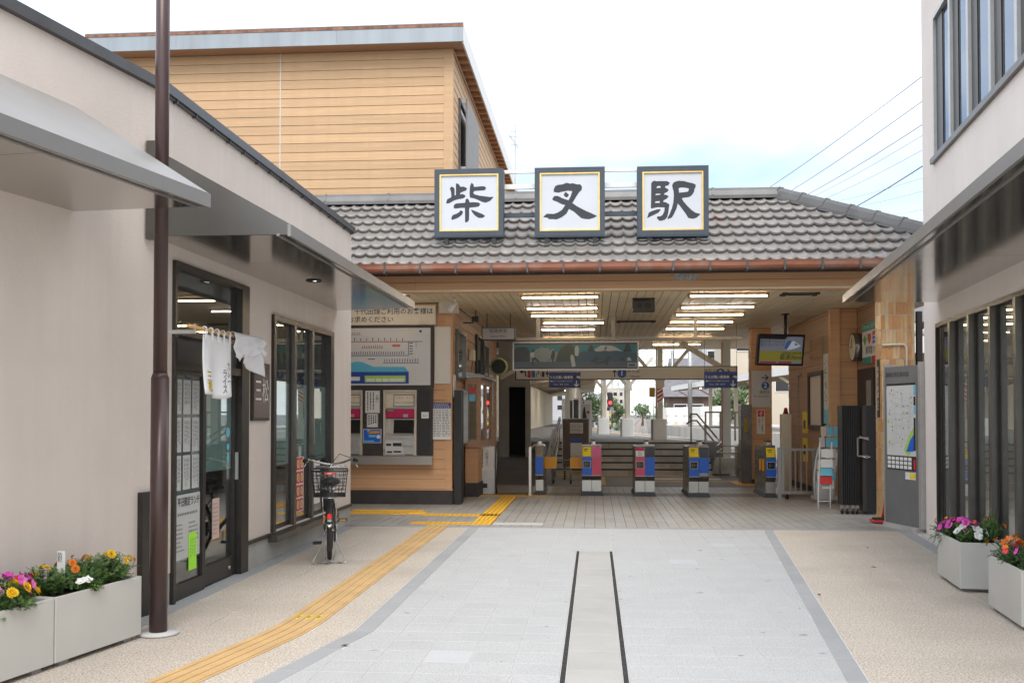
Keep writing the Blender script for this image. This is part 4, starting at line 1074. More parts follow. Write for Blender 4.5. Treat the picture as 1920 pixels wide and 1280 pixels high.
for (a_, b_, yb, yt, n_) in ((60,780,745,695,24),(490,970,848,795,14),(200,490,648,620,10),(70,790,562,515,9),(40,190,466,445,5)):
    for i in range(n_):
        xx = a_+(b_-a_)*(i+.5)/n_
        pl_.rect(q, zx(xx-4), zx(xx+4), zy(yb), zy(yt+random.uniform(0,12)), 2)
for (yy,) in ((592,),(632,),(665,),(700,),(732,)): pl_.rect(q, zx(842), zx(885), zy(yy+6), zy(yy-4), 2)
q.build('route_print', mats_, t)
# machine bay
bay = thing('ticket_bay', 'dark brown wall bay housing the ticket machines', 'panel', (-3.6, YP, .85))
q = MB(); q.box(-4.75,AX(812),YP+.03,YP+.047,AZ(853),AZ(727)-.002)
for xa, xb in ((AX(681),AX(718)),(AX(782),AX(812))): q.box(xa,xb,YP-.02,YP+.03,AZ(853),AZ(727)-.002)
q.box(-4.75,AX(812),YP-.022,YP+.03,AZ(731),AZ(727)-.001); q.build('panel', m_base_dk, bay)
q = MB(); q.box(AX(785),AX(807),YP-.026,YP-.0205,AZ(851),AZ(733)); q.build('door_panel', m_black, bay)
q = MB(); q.box(-4.75,AX(812.5),YP-.16,YP+.0,AZ(870),AZ(854)); q.build('counter', m_steel, bay)
def machine(x0, x1, lab):
    t = thing('ticket_machine', lab, 'ticket machine', ((x0+x1)/2, YP, .87), group='ticket machines in the wall')
    w = x1-x0; z0 = AZ(853); z1 = AZ(731); L = lambda f: z0+(z1-z0)*f
    q = MB(); q.box(x0,x0+.035,YP-.035,YP+.03,z0,z1); q.box(x1-.035,x1,YP-.035,YP+.03,z0,z1); q.box(x0+.035,x1-.035,YP-.03,YP+.03,L(.97),z1); q.build('surround', M('machine_cream',(.55,.50,.40),.5,var=.05,scale=5,dirt=(.40,.24,.12),dscale=7,dlo=.6,dhi=.7), t)
    q = MB(); q.box(x0+.035,x1-.035,YP+.015,YP+.029,L(.70),L(.97)); q.build('upper_panel', m_cream, t)
    q = MB(); q.prism([(x0+.035,YP-.05,z0),(x0+.035,YP-.05,L(.30)),(x0+.035,YP-.005,L(.33)),(x0+.035,YP+.03,L(.56)),(x0+.035,YP+.03,z0)],(w-.07,0,0)); body = q.build('body', m_alu, t)
    q = MB(); q.box(x0+.05,x1-.04,YP-.012,YP+.028,L(.575),L(.71)); q.build('header', m_mag, t)
    q = MB(); q.box(x0+.03,x1-.035,YP-.016,YP+.028,L(.715),L(.735)); q.build('header_rail', m_alu, t)
    q = MB(); q.box(x0+.07,x0+.18,YP-.0165,YP-.0125,L(.675),L(.70)); q.build('status_light', m_green, t)
    q = MB(); q.box(x0+w*.60,x0+w*.74,YP-.018,YP-.0125,L(.585),L(.63)); q.build('coin_slot', m_steel, t)
    u = V((0,.035,L(.56)-L(.33))).normalized(); ps = Plane((x0,YP-.007,L(.335)),(1,0,0),u); hh = (L(.555)-L(.335))
    q = MB(); ps.rect(q, .15+.03, w-.05, .0, hh*.95, 1); q.build('screen', m_dkgl, t)
    q = MB(); 
    for i in range(7): ps.rect(q, .085, .12, .02+i*.035, .047+i*.035, 1)
    q.build('button', m_cream, t)
    pf = Plane((x0,YP-.05,z0),(1,0,0)); H_ = (z1-z0)
    q = MB(); pf.rect(q,.05,w*.62,.03,H_*.23,1); q.build('slot_panel', m_lgrey, t)
    q = MB()
    for (a_,b_,c_,d_) in ((.10,.25,.155,.19),(.30,.56,.15,.20),(.12,.28,.04,.065),(.32,.55,.045,.07),(.66,.92,.005,.015)): pf.rect(q,a_*w,b_*w,c_*H_*.93,d_*H_*.93+.004,2)
    q.build('slot', m_black, t)
    q = MB(); q.box(x0+w*.58,x1-.05,YP-.10,YP-.05,L(.15),L(.245)); q.build('tray', m_alu, t)
    q = MB(); q.mat(0).box(x0+w*.30,x1-.045,YP+.005,YP+.0145,L(.745),L(.93)); 
    q.mat(1).box(x0+w*.32,x1-.055,YP+.003,YP+.0045,L(.755),L(.92)); q.build('notice', [m_blue, m_cream], t)
    pn = Plane((x0+w*.63,YP+.003,L(.84)),(1,0,0))
    text('パスモ・スイカ', .05, m_red, t, pn, 0, .045, 1, sx=.95); text('チャージできます', .044, m_inkb, t, pn, 0, -.045, 1, sx=.95)
    return t
machine(AX(719.5), AX(781.5), 'ticket machine with magenta header, right one beside the brown post panel')
machine(AX(620), AX(680.5), 'ticket machine with magenta header, left one half hidden by the shop corner')
def board(name, lab, cat, px0, px1, py0, py1, Y, mat, d=.012, draw=None, pmats=None, frame=None, group=None):
    a = at(px0,py1,Y); b = at(px1,py0,Y)
    t = thing(name, lab, cat, ((a.x+b.x)/2, Y, a.z), group=group)
    q = MB(); q.box(a.x,b.x,Y-d,Y,a.z,b.z); q.build('panel', mat, t)
    p = Plane((a.x,Y-d,a.z),(1,0,0)); mb = MB()
    if frame:
        f = MB(); e = .012; W_, H_ = b.x-a.x, b.z-a.z
        for r_ in ((0,e,0,H_),(W_-e,W_,0,H_),(e,W_-e,0,e),(e,W_-e,H_-e,H_)): f.box(a.x+r_[0],a.x+r_[1],Y-d-.006,Y-d,a.z+r_[2],a.z+r_[3])
        f.build('frame', frame, t)
    if draw: draw(p, mb, b.x-a.x, b.z-a.z, t)
    if mb.f: mb.build('print', pmats or m_inkb, t)
    return t
def d_not(p, mb, w, h, t): p.scribble(mb, .02, w-.02, .03, h-.03, 4, .022, 1, .7, True, .035)
board('notice', 'white vertical notice in Japanese between the two ticket machines, upper one', 'notice', 685, 712.5, 732, 774, YP-.021, m_paper, draw=lambda p,mb,w,h,t:(text('お願い',.055,m_inkb,t,p,w-.05,h*.62,1,vertical=True,ls=.9), p.scribble(mb,.02,w-.09,.03,h-.03,3,.022,1,.75,True,.035)), frame=m_lgrey)
board('notice', 'small grey-framed notice in Japanese between the ticket machines, under the larger one', 'notice', 688, 709, 775, 801, YP-.021, m_paper, draw=d_not, frame=m_alu)
def d_adv(p, mb, w, h, t):
    mb.mat(1); p.rect(mb,.01,w-.01,.01,h-.01,1); mb.mat(2); p.rect(mb,.08,w*.9,h*.68,h*.86,2); mb.mat(3); p.rect(mb,.1,w*.7,h*.42,h*.58,2); p.rect(mb,.02,w*.6,.02,h*.18,2)
    mb.mat(0); p.circ(mb,w*.84,h*.45,.035,2); p.circ(mb,w*.3,h*.84,.025,2)
board('advert', 'blue advertisement sheet taped between the ticket machines', 'poster', 681, 715, 804, 830, YP-.0212, m_paper, d=.003, draw=d_adv, pmats=[m_paper, m_blue_b, m_orange, m_cyan])
board('label_plate', 'small white label plate on the dark panel right of the ticket machines', 'label', 790, 804, 772, 784, YP-.027, m_paper, d=.004, draw=lambda p,mb,w,h,t:p.scribble(mb,.03,w-.03,h*.3,h*.5,1,.012,1))
board('blank_board', 'plain white board on the wall right of the fare map', 'board', 815, 845, 612.5, 719, 18.03, M('board_white',(.66,.63,.57),.5,var=.02,scale=3), d=.015)
def d_time(p, mb, w, h, t):
    mb.mat(1); p.rect(mb,0,w,h*.85,h,1); mb.mat(2); p.scribble(mb,.02,w-.02,h*.87,h*.98,2,.012,2,.8)
    mb.mat(0); p.scribble(mb,.02,w*.46,h*.08,h*.82,17,.009,1,.9,False,.05); p.scribble(mb,w*.54,w-.02,h*.08,h*.82,17,.009,1,.9,False,.05)
board('timetable', 'white and blue timetable plate on the office corner', 'timetable', 811, 845.5, 755, 823.5, 18.025, m_paper, d=.02, draw=d_time, pmats=[m_inkb, m_blue, m_paper])
q = MB(); a = at(822.5,587,17.85); b = at(858,560.5,17.85); q.bbox(a.x,b.x,17.85,18.0,a.z,b.z,.008)
for sx_ in (.03,.32): 
    for sz_ in (.03,.22): q.cyl((a.x+sx_,17.852,a.z+sz_),(a.x+sx_,17.845,a.z+sz_),.006,6)
q.box((a.x+b.x)/2-.05,(a.x+b.x)/2+.05,17.99,18.06,a.z+.03,b.z-.03)
tag(q.build('junction_box', m_beigeb), 'beige metal junction box under the ceiling at the office corner', 'box')
# folded accordion shutter at the office corner
t = thing('folding_shutter', 'narrow black folded accordion shutter at the ticket office corner', 'shutter', (-2.43, 18.15, 0))
for k in range(7):
    q = MB(); q.box(-2.485,-2.36,18.05+k*.05,18.075+k*.05,.03,2.02+ (k==3)*.01); q.build('slat', m_black, t)
q = MB(); q.box(-2.47,-2.375,18.04,18.38,.0,.029); q.build('foot', m_black, t)
# office side wall: windows, booth
def sidewin(lab, y0, y1, z0, z1, fm, gm, x=-2.525, o=.05, mull=0):
    t = thing('office_window', lab, 'window', (x, (y0+y1)/2, z0))
    q = MB(); e = .05
    for r_ in ((y0,y0+e,z0,z1),(y1-e,y1,z0,z1),(y0+e,y1-e,z0,z0+e),(y0+e,y1-e,z1-e,z1)): q.box(x-.02,x+o,r_[0],r_[1],r_[2],r_[3])
    q.build('frame', fm, t)
    for k in range(mull+1):
        a = y0+e+(y1-y0-2*e)*k/(mull+1); b = y0+e+(y1-y0-2*e)*(k+1)/(mull+1)
        q = MB(); q.box(x+.005,x+.010,a+.008,b-.008,z0+e,z1-e); q.build('pane', gm, t)
    q = MB(); q.box(x-.006,x-.002,y0+e,y1-e,z0+e,z1-e); q.build('blind', m_room, t)
    return t
sidewin('high grey window on the office side wall nearest the front corner', 18.5, 19.7, 2.25, 3.15, m_bronze_l, m_glass)
sidewin('tall dark window on the office side wall behind the wall telephone', 21.6, 22.9, 2.3, 3.3, m_bronze, m_glass)
sidewin('tall cream-framed window farther along the office side wall', 23.0, 24.0, 2.0, 3.2, m_bronze_l, m_glass_c)
sidewin('bright aluminium sliding window low on the office side wall by the shutter', 18.55, 19.6, 1.05, 2.05, m_alu, m_glass_c, o=.10)
t = thing('ticket_booth', 'projecting brown booth window with glass panes on the office side wall', 'booth', (-2.35, 20.6, 0))
q = MB(); q.box(-2.5,-2.20,19.70,19.78,.95,2.30); q.box(-2.27,-2.20,19.78,21.9,.95,1.08); q.box(-2.27,-2.20,19.78,21.9,2.18,2.30); q.box(-2.5,-2.20,21.9,22.0,.95,2.30); q.box(-2.27,-2.2,20.75,20.85,1.08,2.18); q.box(-2.5,-2.27,19.78,21.9,.95,1.0); q.build('frame', m_siding_i, t)
q = MB(); q.prism([(-2.5,19.66,2.30),(-2.12,19.66,2.30),(-2.12,19.66,2.35),(-2.5,19.66,2.42)],(0,2.4,0)); q.build('hood', m_steel_d, t)
for a, b in ((19.78,20.75),(20.85,21.9)):
    q = MB(); q.box(-2.238,-2.232,a,b,1.08,2.18); q.build('pane', m_glass_c, t)
q = MB(); q.box(-2.46,-2.28,19.694,19.699,1.08,2.18); q.build('front_pane', m_glass, t)
q = MB(); q.box(-2.40,-2.30,19.685,19.692,2.0,2.12); q.build('red_label', m_red, t)
q = MB(); q.box(-2.42,-2.30,19.685,19.692,1.85,1.98); q.build('cyan_label', m_cyan, t)
q = MB(); q.box(-2.5,-2.26,19.74,21.95,.27,.94); q.build('apron', m_siding_b, t)
q = MB(); q.box(-2.5,-2.24,19.72,21.97,0,.268); q.build('skirting', m_base_dk, t)
t = thing('wall_telephone', 'cream wall telephone box high on the office side wall', 'telephone', (-2.5, 20.6, 2.68))
q = MB(); q.bbox(-2.52,-2.42,20.45,20.75,2.68,2.90,.012); q.build('body', m_cream, t); q = MB(); q.tube([(-2.46,20.6,2.68),(-2.49,20.62,2.5),(-2.5,20.6,2.42)],.006,5); q.build('cord', m_black, t)
t = thing('round_clock', 'round pale green clock standing off the office side wall', 'clock', (-2.3, 24.0, 2.7))
q = MB(); q.cyl((-2.25,24.0,2.72),(-2.25,24.12,2.72),.21,24); q.build('case', M('clock_green',(.42,.52,.24),.5), t)
q = MB(); q.disc((-2.25,23.995,2.72),(0,-1,0),.17,24); q.build('dial', m_black, t)
q = MB(); q.box(-2.52,-2.25,24.04,24.08,2.70,2.74); q.build('arm', m_black, t)
def sideposter(name, lab, y0, y1, z0, z1, mat, x=-2.5):
    t = thing(name, lab, 'poster', (x,(y0+y1)/2,z0))
    q = MB(); q.box(x-.02,x,y0,y1,z0,z1); q.build('panel', mat, t); q = MB(); p = Plane((x,y0,z0),(0,1,0)); p.scribble(q,.1,y1-y0-.1,.08,z1-z0-.1,6,.02,1,.6,False,.08); q.build('print', m_inkb, t)
sideposter('wall_poster','pale glossy poster on the office side wall, upper one',23.4,25.2,1.55,2.55,m_lgrey)
sideposter('wall_poster','small pale poster low on the office side wall',23.7,24.7,.85,1.4,m_lgrey)
sideposter('wall_poster','slim white poster beside the sliding ticket window',18.12,18.36,1.9,2.3,m_paper,-2.498)
# hanging office sign
Y = 20.0; a = at(903,638,Y); b = at(966,613,Y)
t = thing('office_sign', 'grey hanging sign lettered 駅事務室 Station Office', 'sign', ((a.x+b.x)/2, Y, a.z))
q = MB(); q.box(a.x,b.x,Y,Y+.12,a.z,b.z); q.build('case', m_base_dk, t)
q = MB(); q.box(a.x+.02,b.x-.02,Y-.006,Y-.0005,a.z+.02,b.z-.02); q.build('face', M('office_face',(.36,.36,.36),.4), t)
p = Plane(((a.x+b.x)/2,Y-.006,(a.z+b.z)/2),(1,0,0)); text('駅事務室',.088,m_inkb,t,p,0,.05,1); text('Station Office',.056,m_inkb,t,p,0,-.05,1)
for xx in (a.x+.1,b.x-.1):
    q = MB(); q.cyl((xx,Y+.06,b.z),(xx,Y+.06,ZC),.008,6); q.build('hanger', m_black, t)
q = MB(); q.cyl((-2.37,17.2,ZC-.002),(-2.37,17.2,ZC-.09),.02,8); q.cyl((-2.37,17.2,ZC-.09),(-2.43,17.12,ZC-.24),.042,12)
tag(q.build('spotlight', m_white), 'small white spotlight fixed to the ceiling above the junction box', 'spotlight')
q = MB(); q.bbox(-2.33,-2.20,19.3,19.5,3.36,3.46,.01); q.cyl((-2.26,19.4,3.46),(-2.26,19.4,ZC-.002),.012,6); q.box(-2.5,-2.3,19.38,19.42,3.33,3.355)
tag(q.build('security_camera', m_black), 'small black security camera on the ceiling by the office sign', 'camera')

# ================================================================== CEILING LIGHTS AND FITTINGS
ords = ['first','second','third','fourth','fifth','sixth','seventh']
def lightfix(lab, xa, xb, Y, mt, k):
    t = thing('fluorescent_light', lab, 'ceiling light', ((xa+xb)/2, Y, ZC-.07), group='fluorescent lights under the hall ceiling')
    q = MB(); q.box(xa,xb,Y-.05,Y+.05,ZC-.03,ZC-.001); q.build('housing', M('light_housing',(.50,.36,.22),.6,var=.3,scale=20) if k < 1 else lightfix.hm, t)
    q = MB(); q.cyl((xa+.04,Y,ZC-.045),(xb-.04,Y,ZC-.045),.010,8); q.build('tube', mt, t)
    for xx in (xa+.02, xb-.02):
        q = MB(); q.box(xx-.02,xx+.02,Y-.022,Y+.022,ZC-.065,ZC-.031); q.build('socket', lightfix.hm, t)
lightfix.hm = M('light_rusty',(.42,.28,.17),.6,var=.3,scale=20)
Lr = [(975,1125,17.0),(985,1123,18.8),(993,1122,20.2),(1016,1135,21.8),(1013,1118,23.5),(1016,1117,26.0)]
Rr = [(1290,1443,17.0),(1275,1417,18.8),(1265,1397,20.2),(1254,1377,21.8),(1246,1360,23.5),(1232,1337,26.0),(1222,1315,28.8)]
for i, (x0, x1, Y) in enumerate(Lr):
    lightfix(f'{ords[i]} fluorescent light from the front in the left ceiling row', at(x0,600,Y).x, at(x1,600,Y).x, Y, m_tube if i not in (1,4) else m_tube_w, 1)
for i, (x0, x1, Y) in enumerate(Rr):
    lightfix(f'{ords[i]} fluorescent light from the front in the right ceiling row', at(x0,600,Y).x, at(x1,600,Y).x, Y, m_tube if i != 1 else m_tube_w, 1)
lightfix('short fluorescent light above the ticket machines', -4.4, -3.08, 16.9, m_tube_w, 1)
# ceiling speaker in a cage
a = at(1186,583,17.5); b = at(1228,552,17.5)
t = thing('ceiling_speaker', 'dark boxed loudspeaker with grille hanging from the hall ceiling', 'speaker', ((a.x+b.x)/2, 17.5, a.z))
q = MB(); q.bbox(a.x,b.x,17.5,17.75,a.z,b.z-.09,.02); q.build('body', M('speaker_dark',(.06,.052,.048),.6,var=.3,scale=20), t)
q = MB(); q.disc((b.x-.12,17.496,a.z+.09),(0,-1,0),.055,16); q.disc((a.x+.12,17.497,a.z+.09),(0,-1,0),.05,16); q.build('cone', m_black, t)
q = MB()
for xx in (a.x+.02,b.x-.02): q.bar((xx,17.55,b.z-.1),(xx,17.55,ZC-.001),.02,.02); q.bar((xx,17.70,b.z-.1),(xx,17.70,ZC-.001),.02,.02)
q.box(a.x,b.x,17.54,17.57,ZC-.03,ZC-.002); q.build('bracket', m_black, t)
q = MB(); q.box(a.x+.06,b.x-.06,17.6,17.7,b.z-.088,b.z-.03); q.build('wooden_block', m_siding_i, t)
# sprinkler-like capped frames on the ceiling
for nm, x0, x1, Y, lab in (('r',1470,1530,17.1,'flat dark bracket frame on the ceiling at the right front'),('c',1160,1225,21.9,'flat dark bracket frame on the ceiling between the light rows')):
    xa, xb = at(x0,600,Y).x, at(x1,600,Y).x
    q = MB(); q.bar((xa,Y-.1,ZC-.012),(xb,Y-.1,ZC-.012),.02,.02); q.bar((xa,Y+.12,ZC-.012),(xb,Y+.12,ZC-.012),.02,.02); q.bar((xa+.05,Y-.1,ZC-.013),(xa+.05,Y+.12,ZC-.013),.05,.02); q.bar((xb-.05,Y-.1,ZC-.013),(xb-.05,Y+.12,ZC-.013),.05,.02)
    for xx in (xa,xb):
        for yy in (Y-.1,Y+.12): q.cyl((xx,yy,ZC-.002),(xx,yy,ZC-.03),.05,10)
    tag(q.build('ceiling_bracket', m_base_dk), lab, 'bracket')
# steel hanger rail with the advertising banner
YA = 20.5
t = thing('hanger_rail', 'long dark steel rail hung under the ceiling on flat posts', 'rail', (.5, YA+.2, 3.05))
a = at(940,636,YA+.2); b = at(1391,636,YA+.2)
q = MB(); q.box(a.x,b.x,YA+.16,YA+.24,a.z-.03,a.z+.03); q.build('rail', m_greyp, t)
for px in (1009,1150,1304):
    xx = at(px,620,YA+.2).x; q = MB(); q.box(xx-.035,xx+.035,YA+.17,YA+.23,a.z+.031,ZC-.001); q.box(xx-.07,xx+.07,YA+.12,YA+.28,ZC-.012,ZC-.0005); q.build('post', m_greyp, t)
a = at(961.5,694,YA); b = at(1197.5,640,YA)
t = thing('banner', 'long hanging advertising banner with teal sky, dark hills and snowy mountain', 'banner', ((a.x+b.x)/2, YA, a.z))
q = MB(); q.box(a.x,b.x,YA,YA+.05,a.z,b.z); q.build('board', m_alu, t)
W_, H_ = b.x-a.x, b.z-a.z
bm = [M('ad_teal',(.018,.13,.15),.35), M('ad_dark',(.022,.028,.030),.35), M('ad_blue',(.022,.055,.082),.35), M('ad_road',(.05,.07,.085),.35), M('ad_city',(.16,.19,.18),.35), M('ad_snow',(.30,.33,.34),.35), M('ad_green',(.03,.042,.022),.35), M('ad_maroon',(.055,.018,.022),.35), M('ad_wood',(.40,.38,.33),.4)]
p = Plane((a.x,YA,a.z),(1,0,0)); q = MB()
def B(k, pts, l): q.mat(k); p.poly(q, [((cx-145)/1628*W_, (515-cy)/387*H_) for cx, cy in pts], l)
B(7,[(160,500),(1758,500),(1758,140),(160,140)],1); B(0,[(162,484),(1756,484),(1756,164),(162,164)],2)
B(3,[(162,484),(1756,484),(1756,395),(162,395)],3)
B(4,[(360,400),(360,290),(410,300),(440,240),(470,220),(500,215),(520,185),(550,210),(590,215),(600,190),(620,240),(680,220),(700,260),(760,290),(760,400)],4)
B(2,[(960,400),(960,300),(1050,262),(1250,250),(1500,258),(1756,290),(1756,400)],4); B(5,[(1195,240),(1290,178),(1350,180),(1420,182),(1480,205),(1570,262),(1480,250),(1400,258),(1330,250),(1280,260),(1230,262)],5)
B(2,[(1330,225),(1365,180),(1360,225),(1345,250)],6)
B(1,[(162,398),(162,225),(200,205),(280,190),(340,210),(365,260),(370,398)],5); B(6,[(700,398),(730,290),(770,215),(830,170),(900,166),(950,200),(1000,270),(960,398)],5)
B(1,[(1115,262),(1140,190),(1162,166),(1185,200),(1205,262)],6); B(1,[(1575,270),(1600,200),(1615,164),(1650,170),(1690,270)],6)
B(5,[(370,280),(420,265),(428,335),(395,350),(375,320)],6); B(1,[(390,250),(405,215),(425,225),(420,265),(392,262)],7); B(1,[(395,345),(440,335),(500,400),(480,405),(420,375),(415,460),(398,455)],6)
B(1,[(640,330),(660,250),(690,240),(695,310),(670,410),(655,405),(660,360),(600,390),(605,378),(640,365)],7)
B(5,[(950,215),(962,192),(975,178),(990,190),(1005,215),(1000,310),(980,328),(955,318),(948,290)],6); B(5,[(893,350),(900,310),(915,298),(930,312),(945,345),(962,460),(935,472),(912,465)],6)
B(1,[(1200,440),(1215,410),(1280,402),(1340,375),(1370,330),(1400,322),(1420,345),(1420,380),(1390,380),(1370,455),(1350,460),(1355,420),(1240,425)],6); B(1,[(1150,405),(1190,370),(1230,320),(1250,325),(1250,380),(1200,412)],6)
B(5,[(1620,390),(1630,345),(1665,345),(1680,390)],6); B(1,[(1530,388),(1545,345),(1580,348),(1590,390)],6)
B(5,[(1630,478),(1742,478),(1742,420),(1630,420)],6); B(3,[(1640,470),(1732,470),(1732,430),(1640,430)],7)
q.build('picture', bm, t)

# ================================================================== DIRECTION SIGNS FARTHER BACK
YD = 25.0
a = at(968,709,YD); b = at(1380.5,691.5,YD)
t = thing('direction_sign', 'long white overhead direction sign with arrows and platform numbers', 'sign', ((a.x+b.x)/2, YD, a.z))
zt, zb = at(1200,688,YD).z, at(1200,710,YD).z
q = MB(); q.box(a.x-.03,b.x+.03,YD,YD+.16,zb-.02,zt+.02); q.build('case', m_base_dk, t)
q = MB(); q.box(a.x,b.x,YD-.006,YD-.0005,zb,zt); q.build('face', M('sign_face_cream',(.52,.51,.46),.4), t)
p = Plane((0,YD-.006,0),(1,0,0)); dx = lambda px: at(px,700,YD).x; dz = lambda py: at(1100,py,YD).z
q = MB(); zc = dz(700)
p.line(q,(dx(978),zc+.05),(dx(986),zc+.05),.03,1); p.line(q,(dx(985.5),zc+.06),(dx(985.5),zc-.07),.03,1); p.poly(q,[(dx(974),zc+.05),(dx(980),zc+.11),(dx(980),zc-.01)],1)
for px in (992,1000.5,):
    p.circ(q,dx(px),zc+.08,.03,1); p.rect(q,dx(px)-.035,dx(px)+.035,zc-.09,zc+.045,1)
q.mat(1); p.circ(q,dx(992),zc+.08,.032,2); p.poly(q,[(dx(992)-.06,zc-.06),(dx(992)+.06,zc-.06),(dx(992),zc+.06)],2); q.mat(2); p.rect(q,dx(1000.5)-.037,dx(1000.5)+.037,zc-.09,zc+.045,2); p.circ(q,dx(1000.5),zc+.08,.032,2)
q.mat(0); p.line(q,(dx(996.3),zc-.1),(dx(996.3),zc+.11),.012,1)
for i in range(12):
    t0, t1 = 2*math.pi*i/12-.6, 2*math.pi*(i+1)/12-.6
    if i < 9: p.line(q,(dx(1010)+.06*math.cos(t0),zc-.03+.06*math.sin(t0)),(dx(1010)+.06*math.cos(t1),zc-.03+.06*math.sin(t1)),.014,1)
p.circ(q,dx(1009),zc+.09,.02,1); p.line(q,(dx(1009),zc+.07),(dx(1009.5),zc-.03),.016,1)
p.rect(q,dx(1016),dx(1021),zc-.08,zc+.05,1); p.rect(q,dx(1023),dx(1029),zc-.02,zc+.02,1); p.rect(q,dx(1025),dx(1027),zc-.08,zc+.08,1)
p.line(q,(dx(1152.5),zc-.09),(dx(1152.5),zc+.07),.024,1); p.line(q,(dx(1149),zc+.02),(dx(1152.5),zc+.08),.024,1); p.line(q,(dx(1156),zc+.02),(dx(1152.5),zc+.08),.024,1)
q.mat(2); p.circ(q,dx(1166),zc,.11,1); p.circ(q,dx(1351),zc,.11,1)
q.mat(0); p.line(q,(dx(1360),zc+.03),(dx(1368),zc+.03),.024,1); p.line(q,(dx(1364),zc+.09),(dx(1368),zc+.03),.024,1)
q.build('pictogram', [m_inkb, m_red, M('picto_blue',(.02,.09,.36),.5)], t)
text('1',.17,m_white,t,p,dx(1166),zc,2,bold=.004); text('2',.17,m_white,t,p,dx(1351),zc,2,bold=.004)
text('高砂方面',.10,m_inkb,t,p,dx(1184),zc+.05,1); text('for Takasago',.075,m_inkb,t,p,dx(1186),zc-.07,1); text('金町方面',.10,m_inkb,t,p,dx(1336),zc+.05,1)
for px in (1050,1264):
    q = MB(); xx = dx(px); q.cyl((xx,YD+.08,zt),(xx,YD+.08,ZC),.012,6); q.build('hanger', m_cream_c, t)
def bluesign(px0, px1, py0, py1, Y, lab):
    a = at(px0,py1,Y); b = at(px1,py0,Y); W_, H_ = b.x-a.x, b.z-a.z
    t = thing('ticket_gate_sign', lab, 'sign', ((a.x+b.x)/2, Y, a.z), group='blue signs over the ticket gates')
    q = MB(); q.box(a.x,b.x,Y,Y+.05,a.z,b.z); q.build('board', m_blue, t)
    p = Plane((a.x,Y,a.z),(1,0,0))
    text('うらが黒い乗車券', H_*.205, m_white, t, p, W_*.385, H_*.66, 1, sx=.92, bold=.001)
    text('ICカードもご利用いただけます', H_*.10, m_white, t, p, W_*.44, H_*.42, 1, sx=.92); text('Tickets   车票   승차권', H_*.105, m_white, t, p, W_*.38, H_*.22, 1)
    q = MB(); q.mat(0); p.line(q,(W_*.87,H_*.46),(W_*.87,H_*.1),W_*.028,1); p.line(q,(W_*.80,H_*.24),(W_*.87,H_*.09),W_*.028,1); p.line(q,(W_*.94,H_*.24),(W_*.87,H_*.09),W_*.028,1)
    p.rect(q,W_*.05,W_*.11,H_*.39,H_*.46,1); q.mat(1); p.poly(q,[(W_*.77,H_*.74),(W_*.83,H_*.82),(W_*.90,H_*.74),(W_*.85,H_*.60)],1); q.mat(2); p.poly(q,[(W_*.85,H_*.66),(W_*.90,H_*.77),(W_*.99,H_*.72),(W_*.99,H_*.58),(W_*.92,H_*.63)],2)
    q.build('arrow_and_hand', [m_white, m_black, m_cream], t)
    for xx in (a.x+.01,b.x-.01):
        q = MB(); q.cyl((xx,Y+.025,b.z),(xx,Y+.025,ZC),.004,5); q.build('hanging_wire', m_black, t)
bluesign(1029.5,1088.5,697.5,727,23.0,'blue ticket gate sign with white down arrow hanging under the banner')
bluesign(1320.5,1382.5,696.5,727,22.5,'blue ticket gate sign with white down arrow hanging near the brown column')

